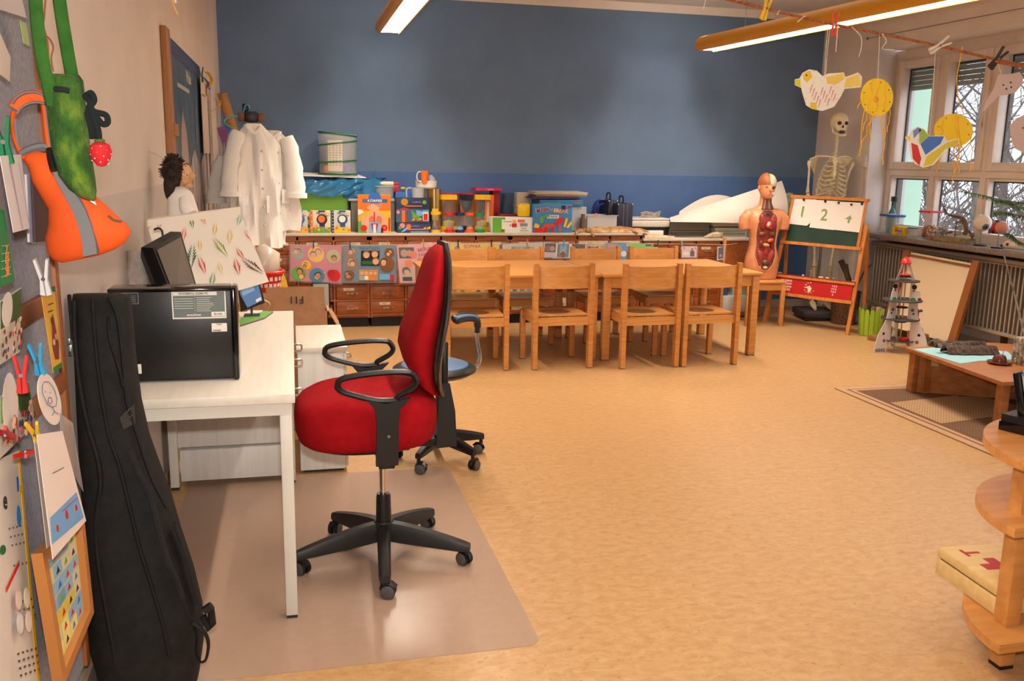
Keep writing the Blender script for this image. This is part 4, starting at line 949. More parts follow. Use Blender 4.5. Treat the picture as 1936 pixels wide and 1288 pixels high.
# printer and cables
X0, X1 = bx(1194, 8.36), bx(1266, 8.36)
t = thing('printer', 'white flatbed printer on the lower cabinet with cables on its lid', 'printer', ((X0+X1)/2, 8.5, Z3)); W = X1-X0; zz = bz(413, 8.36, 1230)-Z3
m = loc_mb(t); m.b2(-W/2, W/2, -.15, .2, zz-.085, zz-.02, K(206, 200, 188, .4), .015); m.b2(-W/2+.06, W/2-.02, -.12, .2, .0, zz-.08, BLACKP, .005); m.build('body', t)
m = loc_mb(t); m.b2(-W/2+.005, W/2-.005, -.145, .195, zz-.018, zz, K(214, 208, 196, .4), .006); m.build('scanner_lid', t)
m = loc_mb(t); m.b2(-W/2+.08, W/2-.07, -.16, -.1, .02, .062, WHT, .003); m.build('paper_tray', t)
m = loc_mb(t); m.b2(-.02, .03, -.152, -.148, zz-.06, zz-.05, BLK); m.b2(-.12, -.105, -.152, -.148, zz-.06, zz-.05, BLK); m.build('button', t) if False else m.bm.free()
rnd = random.Random(4); pts = []
for k in range(26): a = k*1.3; pts.append(((X0+X1)/2+.04+(.10+.03*rnd.random())*math.cos(a), 8.48+.05*math.sin(a*1.1), Z3+zz+.006+.05*abs(math.sin(k*.9))*rnd.random()+.012*(k % 3)))
m = MB(); m.tube(smoothpath(pts, 5), .004, K(170, 160, 144), 6); tag(m.build('cable_coil'), 'loose grey cable coiled on the printer lid', 'cable')
# grey accordion-like cases
GACC = nmat('grey_case', (112, 106, 96), (130, 124, 112), (2, 2, 90), .5)
for lab, x0, x1, y0, Y, dep, c in (('grey ribbed case under the left half of the white paper roll', 1266, 1340, 421, 8.34, .3, (118, 112, 102)), ('pale grey ribbed keyboard case next to the torso, lowest of its pile', 1352, 1412, 431, 8.28, .3, (176, 168, 150))):
    X0, X1 = bx(x0, Y), bx(x1, Y); zz = bz(y0, Y, x0); m = MB(); cc = K(*c, .5); c2 = K(c[0]-36, c[1]-36, c[2]-36, .5)
    m.prism([(X0-.0, Y, Z3), (X0+.02, Y+.03, zz), (X0+.02, Y+dep, zz), (X0, Y+dep, Z3)], (X1-X0, 0, 0), cc)
    for k in range(3): m.b2(X0+.01, X1-.01, Y-.002+k*.005, Y+.01+k*.008, Z3+.015+k*.022, Z3+.022+k*.022, c2)
    for k in range(24): xx = lerp(X0+.02, X1-.02, k/23); m.b2(xx-.002, xx+.002, Y-.003, Y+.01, Z3+.02, Z3+.045, c2)
    tag(m.build('keyboard_case'), lab, 'case')
carton('keyboard_case', 'flat beige case lying on the pale ribbed case beside the torso', 'case', 1350, 1412, 419, 8.32, .26, K(176, 164, 144, .5), z0=bz(430, 8.28, 1370)+.002, bev=.01)
# horn core / bone
m = MB(); pts = [at(1331, 443, Y=8.2), at(1345, 441, Y=8.2), at(1357, 440, Y=8.2), at(1366, 443, Y=8.2)]
m.tube([Vector((p.x, 8.2, Z3+r*.8+.002)) for p, r in zip(pts, (.008, .028, .036, .012))], [.006, .026, .034, .01], nmat('old_bone', (168, 150, 112), (196, 182, 146), (30, 30, 30), .7), 10)
for k in range(6): p = lerp(pts[1].x, pts[3].x, k/6); m.ball((p, 8.172, Z3+.045), (.006, .006, .012), K(214, 204, 176), 6)
tag(m.build('jaw_bone', sharp=80), 'old jaw bone with teeth on the cabinet edge before the pale case', 'bone')
# big paper roll + sheets
m = MB(); PAPM = mat('drawing_paper', (222, 210, 198), .8)
def paper(u, v):
    # long cone of paper from its narrow tip at the left to the wide open right end
    a = at(lerp(1266, 1478, u), lerp(412, 342, u), Y=8.42-.12*u); b = at(lerp(1268, 1486, u), lerp(420, 424, u**1.5), Y=8.22)
    p = a.lerp(b, v); p.y -= .07*math.sin(PI*v)*u; return p
m.grid(paper, 16, 10, PAPM, .002)
tag(m.build('paper_sheet'), 'large white paper sheet rolled to a cone, wide end behind the torso', 'paper')
m = MB()
def paper2(u, v):
    a = at(lerp(1285, 1440, u), 400-30*math.sin(PI*min(u*1.1, 1))-3*u, Y=8.6); b = at(lerp(1280, 1450, u), 420, Y=8.5); return a.lerp(b, v)
m.grid(paper2, 16, 4, PAPM, .002); tag(m.build('paper_sheet'), 'second pale paper sheet arching behind the paper cone', 'paper')
m = MB(); GB = nmat('green_print_bag', (176, 180, 160), (90, 120, 80), (9, 9, 9), .6, 4, lo=.5, hi=.62)
a = at(1464, 350, Y=8.35); b = at(1500, 365, Y=8.35); c = at(1494, 444, Y=8.35); d = Vector((4.40, 8.35, .797)); c.z = .80
m.prism([a, at(1478, 356, Y=8.35), at(1488, 368, Y=8.35), b, c, d], (0, .09, 0), GB); T = Matrix.Translation(at(1487, 412, Y=8.346)) @ RM(90, 0, 0) @ RM(0, 0, -70); m.text('Blumen', T, .07, DGRN)
tag(m.build('shopping_bag'), 'grey-green printed bag with big letters on the shelf behind the torso and the easel', 'bag')

# ================================================================ pictures pegged to a line in front of the cabinets
m = MB(); pts = [at(px, py, Y=8.115) for px, py in ((548, 463), (640, 464), (750, 463), (850, 461), (945, 460), (1028, 461), (1140, 461), (1240, 461), (1330, 462), (1375, 463))]
m.tube([(p.x, 8.112, p.z) for p in pts], .0022, K(200, 190, 170), 5); m.tube([(pts[0].x, 8.112, pts[0].z), (pts[0].x-.3, 8.149, pts[0].z+.01)], .0022, K(200, 190, 170), 5); m.tube([(pts[-1].x, 8.112, pts[-1].z), (pts[-1].x+.12, 8.149, pts[-1].z+.01)], .0022, K(200, 190, 170), 5)
tag(m.build('picture_line'), 'thin string stretched along the cabinet fronts holding the pictures', 'string')
def cpeg(name, lab, p, col, dz=.0, R=None, s=1.0, group='clothes pegs on the picture line'):
    t = thing('clothes_peg', lab, 'clothespin', p, 0, group)
    T = Matrix.Translation(p) @ (R or Matrix.Identity(4)) @ Matrix.Scale(s, 4)
    for sg in (-1, 1):
        m = MB(T); m.prism([(-.004, sg*.001, -.03), (-.004, sg*.009, -.028), (-.004, sg*.006, 0), (-.004, sg*.012, .036), (-.004, sg*.008, .037), (-.004, sg*.0012, .004)], (.008, 0, 0), col); m.build('peg_half', t)
    m = MB(T); m.cyl((-.006, 0, .002), (.006, 0, .002), .0035, STEEL, n=8); m.build('spring', t)
    return t
def photo(f, u, v, r, back, seed):
    rnd = random.Random(seed)
    f.disc(u, v, r, back, a0=.3)
    for k in range(rnd.choice((2, 3))):
        du, dv = rnd.uniform(-.45, .45)*r, rnd.uniform(-.4, .4)*r*f.w/f.h
        f.disc(u+du, v+dv+.12*r, r*.42, rnd.choice((HAIR, HAIR2, HAIR))); f.disc(u+du, v+dv, r*.34, rnd.choice((SKIN, SKIN2, SKIN)))
def picture(lab, c, col, art, tilt=0, group='pictures pegged above the drawers', Y=8.105, name='laminated_picture'):
    """c = four photo corners: upper left, upper right, lower right, lower left"""
    P = [at(px, py, Y=Y) for px, py in c]; w_ = (P[1]-P[0]).length; h_ = (P[3]-P[0]).length; m = MB()
    m.prism([P[3], P[2], P[1], P[0]], (0, .0015, 0), col)
    f = Face(m, P[3]+Vector((0, -.0002, 0)), P[2]-P[3], P[0]-P[3], w_, h_, .0006); f.y = (P[0]-P[3]).normalized(); f.n = Vector((0, -1, 0)); art(f)
    m.prism([P[3]+Vector((-.012, -.003, -.012)), P[2]+Vector((.012, -.003, -.012)), P[1]+Vector((.012, -.003, .008)), P[0]+Vector((-.012, -.003, .008))], (0, -.0006, 0), LAMI)
    o = m.build(name); tag(o, lab, 'picture', group); return o
LAMI = mat('laminate_foil', (230, 230, 230), .12, alpha=.10, spec=.8)
def a1(f):
    for (u, v, r, c, s) in ((.15, .78, .13, K(150, 156, 146), 1), (.50, .78, .16, YLW, 2), (.84, .76, .14, K(176, 176, 120), 3), (.31, .46, .09, YLW, 4), (.16, .2, .14, K(92, 160, 60), 5), (.52, .19, .15, K(70, 130, 160), 6)): photo(f, u, v, r, c, s)
    f.disc(.86, .22, .12, K(196, 24, 30)); f.disc(.80, .26, .08, K(176, 20, 26)); f.disc(.66, .28, .01, WHT)
picture('pink family picture with seven round photos, leftmost on the line', ((549, 463), (646, 466), (645, 536), (549, 530)), K(196, 104, 128, .5), a1)
def a2(f):
    f.text('Meine Familie', .5, .93, .034, INK)
    for (u, v, r, s) in ((.14, .80, .12, 11), (.16, .50, .14, 12), (.88, .80, .10, 14), (.84, .48, .15, 15), (.12, .18, .10, 16)): photo(f, u, v, r, HAIR2, s)
    f.rect(.34, .45, .69, .86, BLK); 
    for (u, v) in ((.44, .74), (.60, .76), (.62, .56)): f.disc(u, v+.03, .07, HAIR2); f.disc(u, v, .06, SKIN)
    f.rect(.36, .48, .56, .58, DGRN); f.rect(.30, .04, .67, .34, K(190, 140, 70))
    for k in range(4): f.disc(.36+.085*k, .24, .035, SKIN); f.rect(.33+.085*k, .06, .40+.085*k, .17, [LBL, WHT, ORG, SKIN2][k])
    f.rect(.70, .06, .9, .22, LBL); f.rect(.91, .03, .98, .2, RED)
picture('turquoise family picture lettered Meine Familie', ((649, 464), (748, 464), (748, 533), (648, 533)), K(44, 112, 146, .5), a2)
def a3(f):
    f.rect(.03, .66, .32, .96, BLK); f.disc(.13, .8, .07, SKIN2); f.disc(.23, .8, .06, SKIN2); f.text('MEINE', .52, .90, .045, MAG, 8); f.text('FAMILIE', .54, .77, .040, MAG, 8)
    for (u, v, r) in ((.30, .76, .07), (.20, .52, .08), (.42, .6, .06)): f.disc(u, v, r, ORG)
    f.rect(.05, .05, .28, .42, K(190, 170, 150)); f.disc(.14, .32, .08, HAIR); f.disc(.15, .28, .055, SKIN); f.rect(.06, .05, .24, .16, BLK); f.rect(.7, .7, .98, .97, GRY)
picture('light pink picture lettered MEINE FAMILIE behind the red chair back', ((750, 465), (849, 457), (852, 534), (756, 535)), K(222, 160, 162, .5), a3)
def a4(f):
    f.text('SOPHIA', .45, .945, .046, RED); f.disc(.15, .9, .06, GRY); f.disc(.88, .88, .06, PINK)
    for k in range(6): f.disc(.1+.16*k, .08, .05, [GRY, K(120, 120, 60), YLW, BLK][k % 4]); f.disc(.14+.15*k, .45, .06, [SKIN, HAIR2, SKIN2][k % 3])
picture('yellow picture lettered SOPHIA hanging behind the school chairs', ((850, 461), (944, 459), (944, 560), (850, 562)), K(224, 192, 62, .5), a4)
def a5(f):
    f.text('MEINE FAMILIE', .5, .93, .034, K(90, 150, 120)); 
    for k in range(5): f.disc(.12+.18*k, .10, .06, [GRY, HAIR, K(120, 110, 60)][k % 3]); f.disc(.14+.18*k, .55, .07, [SKIN, HAIR2][k % 2])
picture('whitish picture with green lettering hanging behind the school chairs', ((950, 462), (1027, 458), (1027, 556), (950, 556)), K(206, 200, 186, .5), a5)
def a6(f):
    f.rect(.02, .35, .28, .94, BLK); f.disc(.10, .6, .07, HAIR2); f.disc(.2, .6, .06, SKIN2); f.rect(.32, .05, .60, .92, K(90, 110, 130)); f.disc(.46, .32, .08, SKIN); f.disc(.46, .22, .07, HAIR); f.rect(.38, .5, .54, .85, LBL)
    f.rect(.66, .5, .98, .93, BLK); f.disc(.4, .1, .03, RED); f.rect(.02, .04, .28, .33, K(206, 190, 196))
picture('white-edged photo collage on the line with an upside-down photo', ((1029, 458), (1108, 464), (1106, 489), (1027, 487)), WHT, a6)
picture('bright blue picture with white figure behind a far school chair', ((1146, 459), (1184, 459), (1184, 505), (1146, 505)), K(40, 136, 186, .5), lambda f: [f.disc(.88, .55, .14, WHT), f.rect(.05, .8, .55, .95, SKIN2), f.disc(.8, .1, .12, NAVY)])
picture('lime green picture showing above a far school chair', ((1188, 460), (1234, 461), (1234, 505), (1188, 505)), K(116, 190, 62, .5), lambda f: [f.rect(.7, .88, .95, .96, BLK), f.disc(.3, .5, .15, SKIN)])
picture('pink card with a figure of a dark-dressed woman, right on the line', ((1289, 466), (1318, 466), (1317, 487), (1289, 487)), K(222, 186, 186, .5), lambda f: [f.rect(.55, .1, .82, .6, BLK), f.disc(.68, .72, .08, HAIR2), f.rect(.08, .2, .45, .5, WHT), f.disc(.15, .85, .05, RED), f.disc(.88, .85, .05, RED)])
picture('narrow dark picture with white edge at the right end of the line', ((1357, 467), (1369, 467), (1368, 490), (1356, 492)), WHT, lambda f: [f.rect(.1, .05, .95, .93, NAVY), f.disc(.5, .3, .2, SKIN2)])
for (px, py, c, lab) in ((593, 463, NAVY, 'dark blue clothes peg on the pink family picture'), (662, 464, NAVY, 'dark blue clothes peg on the turquoise family picture'), (733, 463, K(196, 130, 84), 'wooden clothes peg on the turquoise family picture'), (800, 460, K(196, 130, 84), 'wooden clothes peg on the light pink picture'),
                          (866, 461, BLK, 'black clothes peg left on the yellow SOPHIA picture'), (929, 461, BLK, 'black clothes peg right on the yellow SOPHIA picture'), (997, 460, K(196, 130, 84), 'wooden clothes peg on the green-lettered picture'), (1066, 461, K(50, 150, 190), 'light blue clothes peg on the photo collage'),
                          (1244, 461, K(40, 100, 60), 'dark green clothes peg on the line above a far chair'), (1289, 462, K(150, 180, 160), 'pale green clothes peg on the pink card')):
    p = at(px, py, Y=8.10); cpeg('clothes_peg', lab, p, c, R=RM(0, 0, 0))
# ================================================================ anatomical torso
def remesh(o, vox):
    md = o.modifiers.new('join', 'REMESH'); md.mode = 'VOXEL'; md.voxel_size = vox; md.use_smooth_shade = True
    ms = o.modifiers.new('soft', 'SMOOTH'); ms.iterations = 4; ms.factor = .5
TSK = nmat('torso_skin', (206, 132, 88), (216, 144, 100), (8, 8, 8), .38)
t = thing('anatomical_torso', 'life-size anatomical torso with open belly and half-skull face on the stool', 'anatomy model', (4.36, 7.85, .436), -8)
m = loc_mb(t)
def tring(z, a, b, cy=0, e=2.4, cx=0, n=28):
    r = []
    for j in range(n):
        q = 2*PI*j/n; c, s_ = math.cos(q), math.sin(q); r.append(Vector((cx+a*math.copysign(abs(c)**(2/e), c), cy+b*math.copysign(abs(s_)**(2/e), s_), z)))
    return r
m.ring_tube([tring(z, a, b, cy) for z, a, b, cy in ((0, .150, .085, 0), (.05, .158, .095, 0), (.12, .165, .105, 0), (.20, .158, .100, 0), (.27, .140, .090, 0), (.32, .130, .085, 0), (.40, .133, .090, 0), (.48, .148, .098, 0), (.55, .165, .10, 0), (.60, .172, .092, .01), (.64, .160, .075, .015), (.665, .11, .06, .02), (.69, .065, .055, .02), (.72, .052, .053, .015), (.77, .050, .052, .01), (.79, .045, .05, .01))], TSK)
for s in (-1, 1): m.tube([(s*.10, .01, .62), (s*.15, .01, .60), (s*.185, .005, .565), (s*.195, .0, .52), (s*.19, 0, .47)], [.055, .062, .060, .055, .052], TSK, 16)
# head, nose, ears, jaw
m.ring_tube([tring(z, a, b, cy, 2.1) for z, a, b, cy in ((.755, .03, .035, -.03), (.768, .042, .055, -.03), (.79, .055, .075, -.018), (.82, .064, .088, -.010), (.86, .071, .095, -.004), (.90, .074, .098, 0), (.94, .070, .095, .004), (.965, .058, .082, .006), (.985, .035, .055, .008), (.992, .01, .015, .008))], TSK)
m.tube([(0, -.092, .885), (0, -.106, .855), (0, -.112, .84), (0, -.098, .832)], [.008, .011, .013, .009], TSK, 8)
for s in (-1,): m.ball((s*.074, .005, .86), (.010, .018, .03), TSK, 10)
m.tube([(-.02, -.093, .808), (0, -.097, .81), (.02, -.093, .808)], [.004, .007, .004], TSK, 8)
o = m.build('body', t); remesh(o, .0065)
m = loc_mb(t)   # brown moulded hair on the left half
def hair(u, v):
    a = PI*(.02+1.1*u)+PI*.40; el = v*PI*.5; r = 1.07
    return (.074*r*math.cos(el)*math.cos(a)-.001, .004+.098*r*math.cos(el)*math.sin(a), .895+.10*r*math.sin(el)+.0025*math.sin(a*9))
m.grid(hair, 20, 8, K(150, 84, 44, .5), .004); m.build('hair', t)
m = loc_mb(t); SKULL = K(196, 180, 156, .5)
m.ball((.018, -.010, .905), (.066, .096, .088), SKULL, 18); m.build('skull_half', t, label='pale skull half of the head')
m = loc_mb(t); m.ball((.034, -.094, .868), (.016, .014, .015), K(60, 40, 34), 12); m.build('eye_socket', t)
m = loc_mb(t); m.b2(.008, .050, -.092, -.07, .795, .822, K(214, 204, 184), .006); m.build('teeth', t)
m = loc_mb(t); m.ball((-.032, -.090, .872), (.013, .008, .005), K(90, 60, 46), 10); m.build('eye', t)
# throat muscles
m = loc_mb(t)
for k in range(7): x = -.036+k*.012; m.tube([(x*.9, -.052+abs(x)*.3, .78), (x, -.056+abs(x)*.3, .72), (x*1.5, -.070+abs(x)*.2, .665)], [.007, .008, .008], [K(110, 50, 40), K(140, 120, 96), K(96, 40, 34)][k % 3], 8)
m.build('throat', t)
# open cavity
def cav(a):   # outline of the opening
    pts = [(0, .655), (.045, .65), (.085, .60), (.098, .52), (.100, .42), (.092, .34), (.098, .27), (.100, .22), (.075, .14), (.035, .095), (0, .088)]
    r = pts+[(-x, z) for x, z in pts[-2:0:-1]]; return r
def front_y(x, z):
    hw = [(0, .150, .085), (.05, .158, .095), (.12, .165, .105), (.20, .158, .100), (.27, .140, .090), (.32, .130, .085), (.40, .133, .090), (.48, .148, .098), (.55, .165, .10), (.60, .172, .082), (.64, .160, .060), (.70, .065, .035)]
    for i in range(len(hw)-1):
        if hw[i][0] <= z <= hw[i+1][0]:
            q = (z-hw[i][0])/(hw[i+1][0]-hw[i][0]); a = lerp(hw[i][1], hw[i+1][1], q); b = lerp(hw[i][2], hw[i+1][2], q); return -b*(max(0, 1-abs(x/a)**2.4))**(1/2.4)
    return -.05
O = cav(0)
m = loc_mb(t); m.tube([(x, front_y(x, z)-.003, z) for x, z in O], .0055, K(206, 160, 110, .4), 8, True); m.build('opening_rim', t)
m = loc_mb(t); bm0 = O; c0 = (0, .36)
rg = []
for k in range(6): q = 1-k*.19; rg.append([Vector((x*q, front_y(x*q, c0[1]+(z-c0[1])*q)-.0025, c0[1]+(z-c0[1])*q)) for x, z in O])
m.ring_tube(rg, nmat('muscle_red', (112, 34, 26), (150, 56, 42), (14, 14, 60), .35), cap=True); m.build('cavity', t)
def organ(nm, x, z, rx, rz, c, ry=.018, rot=0, lift=.004, lab=None):
    m = loc_mb(t); m.ball((x, front_y(x, z)-lift, z), (rx, ry, rz), c, 14, RM(0, rot, 0)); m.build(nm, t, label=lab)
for s in (-1, 1): organ('lung', s*.052, .545, .034, .075, nmat('lung_red', (116, 30, 26), (160, 70, 58), (70, 70, 70), .4), .016, s*6)
organ('heart', .004, .520, .026, .036, K(206, 76, 92, .3), .026, 20, .012); organ('heart_wall', -.006, .525, .013, .024, K(232, 190, 170, .3), .02, 15, .030); organ('aorta', .020, .49, .016, .018, K(170, 20, 44, .3), .02, 0, .022)
for k in range(7): m = loc_mb(t); a = -.9+k*.3; m.tube([(0, front_y(0, .62)-.012, .61), (.04*math.sin(a), front_y(0, .58)-.012, .625+.012*math.cos(a)), (.085*math.sin(a), front_y(.085*math.sin(a), .59)-.006, .60-.03*abs(a))], [.004, .003, .002], K(80, 90, 100), 6); m.build('vessel', t)
for s in (-1, 1): organ('diaphragm', s*.045, .435, .035, .022, K(110, 80, 56, .4), .016, s*14)
organ('stomach', .034, .375, .034, .020, K(186, 90, 66, .3), .024, -25, .014); organ('duodenum', -.004, .33, .034, .018, K(214, 150, 90, .3), .022, 8, .018); organ('gall_bladder', -.048, .345, .018, .030, K(110, 66, 36, .4), .02)
for s in (-1, 1): organ('kidney', s*.052, .325, .014, .030, K(126, 40, 30, .4)); organ('pelvic_muscle', s*.05, .225, .028, .06, K(160, 62, 56, .35), .016, s*18)
organ('spine_muscle', 0, .27, .016, .05, K(176, 60, 50, .35)); organ('bowel', 0, .165, .034, .030, K(100, 76, 60, .4), .02); organ('bladder', .0, .118, .022, .016, K(206, 186, 150, .4), .02)

# ================================================================ chalkboard easel
TL, TR_, BL, BR = Vector((4.665, 7.90, 1.215)), Vector((5.035, 7.20, 1.21)), Vector((4.44, 7.86, 0)), Vector((4.885, 7.15, 0))
t = thing('chalkboard_easel', 'wooden easel with green chalkboard and red alphabet panel in the back right corner', 'easel', (4.75, 7.5, 0))
def q_(u, z):
    v = 1-z/1.212; return TL.lerp(TR_, u).lerp(BL.lerp(BR, u), v)
ex = (TR_-TL).normalized(); en = (BL-TL).normalized().cross(ex).normalized(); 
if en.x > 0: en = -en
PINE = nmat('orange_pine', (176, 104, 44), (198, 126, 60), (50, 50, 6), .42)
def bar(m, a, b, w_, d_, mm):
    """rectangular bar from a to b"""
    a, b = Vector(a), Vector(b); ax = (b-a).normalized(); s1 = en.cross(ax).normalized()*w_/2; s2 = en*d_/2
    m.ring_tube([[p+s1+s2, p+s1-s2, p-s1-s2, p-s1+s2] for p in (a, b)], mm)
for u in (0, 1): m = MB(); bar(m, q_(u, 0), q_(u, 1.0), .032, .022, PINE); m.build('leg', t)
back = Vector((.35, .26, 0))
for u in (0, 1): m = MB(); a = q_(u, .96)-en*.03; b = q_(u, 0)+back; b.z = 0; bar(m, b, a, .03, .02, PINE); m.build('rear_leg', t)
m = MB()
for za, zb_, in ((1.212, 1.212), (.78, .78)): bar(m, q_(0, za)+en*.02, q_(1, zb_)+en*.02, .028, .02, PINE)
for u in (.04, .96): bar(m, q_(u, .77)+en*.0205, q_(u, 1.21)+en*.0205, .026, .019, PINE)
m.build('board_frame', t)
m = MB(); m.prism([q_(.05, .79)+en*.014, q_(.95, .79)+en*.014, q_(.95, 1.20)+en*.014, q_(.05, 1.20)+en*.014], en*.006, nmat('chalkboard_green', (18, 46, 34), (28, 58, 44), (5, 5, 5), .7))
m.build('chalkboard', t)
m = MB(); RP = K(176, 26, 28, .45)
m.prism([q_(.02, .30)+en*.014, q_(.98, .30)+en*.014, q_(.98, .455)+en*.014, q_(.02, .455)+en*.014], en*.008, RP)
P0 = q_(.02, .30)+en*.0225; hvec = (q_(.02, .455)-q_(.02, .30)); f = Face(m, P0, q_(.98, .30)-q_(.02, .30), hvec, (q_(.98, .3)-q_(.02, .3)).length, hvec.length); f.y = hvec.normalized(); f.n = en
for k, s_ in enumerate(('ABCDEFGH', 'IJKLMNOP', 'QRSTUVW', 'XYZÄÖÜ')): f.text(s_, .17, .80-.18*k, .026, WHT)
for k in range(12): a = PI/2-(k+1)*PI/6; f.text(str(k+1), .48+.062*math.cos(a), .52+.32*math.sin(a), .017, WHT)
f.poly([(.42, .52), (.48, .66), (.50, .50), (.47, .46)], CREAM); f.poly([(.46, .50), (.51, .55), (.50, .28), (.47, .24)], CREAM)
for k, s_ in enumerate(('1 2 3', '4 5 6', '7 8 9', '0')): f.text(s_, .78, .78-.17*k, .024, WHT)
m.build('alphabet_panel', t, label='red panel with alphabet, clock and numbers')
m = MB(); bar(m, q_(0, .295)+en*.02, q_(1, .295)+en*.02, .03, .024, PINE); bar(m, q_(0, .462)+en*.02, q_(1, .462)+en*.02, .022, .026, PINE); m.build('panel_rail', t)
m = MB(); a = q_(.0, .475); m.prism([a+en*.03, q_(1, .475)+en*.03, q_(1, .475)-en*.05, a-en*.05], (0, 0, .008), K(150, 34, 34)); m.build('chalk_tray', t)
for u, c, l, lab in ((.06, GRY, .05, 'grey cloth pad on the left end of the chalk tray'), (.36, WHT, .015, 'small white chalk stub left of middle on the chalk tray'), (.58, CREAM, .045, 'long white chalk piece on the chalk tray'), (.66, K(220, 206, 150), .03, 'yellowish chalk piece on the chalk tray'), (.73, K(120, 150, 190), .012, 'tiny blue chalk piece on the chalk tray'), (.97, GRY, .04, 'grey rag on the right end of the chalk tray')):
    p = q_(u, .475)-en*.0; m = MB(); m.cyl(p+Vector((0, 0, .0155))-ex*l/2, p+Vector((0, 0, .0155))+ex*l/2, .0075, c, n=8); tag(m.build('chalk'), lab, 'chalk', 'chalk on the easel tray')
for k, (u0, u1, z0, z1, s_) in enumerate(((.055, .34, .955, 1.195, '1'), (.33, .64, .935, 1.19, '2'), (.62, .95, .93, 1.185, '4'))):
    m = MB(); o_ = en*(.022+.0035*k); m.prism([q_(u0, z0)+o_, q_(u1, z0-.008)+o_, q_(u1, z1)+o_, q_(u0, z1)+o_], en*.001, PAPER)
    p = q_((u0+u1)/2, (z0+z1)/2-.01)+o_+en*.0015; up = (q_(.5, 1.2)-q_(.5, .8)).normalized()
    T = Matrix(((ex.x, up.x, en.x, p.x), (ex.y, up.y, en.y, p.y), (ex.z, up.z, en.z, p.z), (0, 0, 0, 1))); m.text(s_, T, .15, K(120, 150, 90))
    tag(m.build('number_sheet'), ['white paper sheet with a handwritten 1 on the chalkboard', 'white paper sheet with a handwritten 2 on the chalkboard', 'white paper sheet with a handwritten 4 on the chalkboard'][k], 'paper', 'number sheets on the chalkboard')
for k, (u, z) in enumerate(((.19, 1.185), (.47, 1.18), (.64, 1.175), (.80, 1.165), (.925, 1.175))):
    p = q_(u, z)+en*.031; m = MB(); m.tube([p, p+en*.008], .011, BLK, 10); tag(m.build('magnet'), ['black round magnet on the number 1 sheet', 'black round magnet on the number 2 sheet', 'black round magnet where the 2 and 4 sheets meet', 'black round magnet in the middle of the number 4 sheet', 'black round magnet at the right edge of the number 4 sheet'][k], 'magnet', 'black magnets on the chalkboard')

# ================================================================ skeleton
BONE = nmat('bone_plastic', (220, 202, 160), (234, 218, 180), (20, 20, 20), .5); BONED = K(60, 48, 38, .7); LIG = K(196, 136, 60, .5)
sx, sy = 5.13, 8.02
t = thing('skeleton_model', 'life-size skeleton model standing behind the chalkboard easel', 'skeleton', (sx, sy, 0), -12)
m = loc_mb(t); m.b2(-.22, .20, -.20, .17, .03, .10, K(60, 52, 52, .6), .02); m.b2(-.20, .18, -.18, .15, 0, .035, BLACKP, .01); m.build('base', t)
m = loc_mb(t); m.cyl((0, .10, .10), (0, .07, 1.10), .012, STEEL); m.build('stand_pole', t)
m = loc_mb(t)   # skull
m.ball((.050, .01, 1.935), (.082, .10, .088), BONE, 20); m.ring_tube([tring(z, a, b, cy, 2.2, .05) for z, a, b, cy in ((1.845, .038, .036, -.045), (1.86, .050, .050, -.040), (1.885, .060, .062, -.030), (1.91, .070, .074, -.024), (1.94, .07, .08, -.015))], BONE)
for s in (-1, 1): m.tube([(.05+s*.058, -.045, 1.90), (.05+s*.066, -.01, 1.902), (.05+s*.066, .02, 1.905)], .006, BONE, 8)
m.build('skull', t)
for s in (-1, 1): m = loc_mb(t); m.ball((.048+s*.032, -.088, 1.915), (.021, .016, .018), BONED, 12); m.build('eye_socket', t)
m = loc_mb(t); m.prism([(.048, -.104, 1.900), (.036, -.100, 1.872), (.060, -.100, 1.872)], (0, .03, 0), BONED); m.build('nose_hole', t)
m = loc_mb(t)
m.tube([(-.018, .005, 1.885), (-.012, -.015, 1.83), (.012, -.070, 1.805), (.048, -.086, 1.80), (.086, -.070, 1.805), (.110, -.015, 1.83), (.116, .005, 1.885)], [.008, .010, .012, .013, .012, .010, .008], BONE, 8); m.build('jaw', t)
m = loc_mb(t); m.ball((.048, -.078, 1.832), (.032, .014, .016), BONED, 10); m.build('mouth_gap', t)
def spine_x(z): return .055*max(0, (z-1.35)/.5)+.02*math.sin((z-1.0)*3)
z = 1.10
k = 0
while z < 1.83:
    r = lerp(.026, .014, min(1, max(0, (z-1.2)/.5))); m = loc_mb(t); x = spine_x(z); y = .05-.02*math.sin((z-1.1)*5)
    m.lathe([(r*.8, -.011), (r, -.009), (r*.85, 0), (r, .009), (r*.8, .011)], BONE, (x, y, z), 10); m.b2(x-r*1.7, x+r*1.7, y+.01, y+.018, z-.003, z+.003, BONE); m.build('vertebra', t)
    z += lerp(.030, .021, min(1, (z-1.1)/.6)); k += 1
for i in range(10):   # ribs
    z0 = 1.60-.030*i; a = [.055, .078, .094, .105, .113, .119, .123, .124, .122, .116][i]*1.12; b = a*.74; drop = .035+.011*i
    for s in (-1, 1):
        pts = []
        for j in range(11):
            q = PI*.5+(PI*.97)*j/10*(1 if i < 7 else .83-.05*(i-7)); x = math.cos(q)*a*-s; y = .04+math.sin(q)*b*.0
            ang = PI*.5-PI*j/10*(1 if i < 7 else .84-.06*(i-7)); x = s*math.cos(ang)*a; yy = math.sin(ang)*b; zz = z0-drop*(j/10)**.9*2.0
            if i < 8 and j > 7: zz += (.012+.010*i)*(j-7)/3*1.4; x = lerp(x, s*.014, (j-7)/3)
            pts.append((x+spine_x(z0)*.8, yy-.01, zz))
        m = loc_mb(t); m.tube(pts, .0088, BONE, 6, flat=(1.25, .7)); m.build('rib', t)
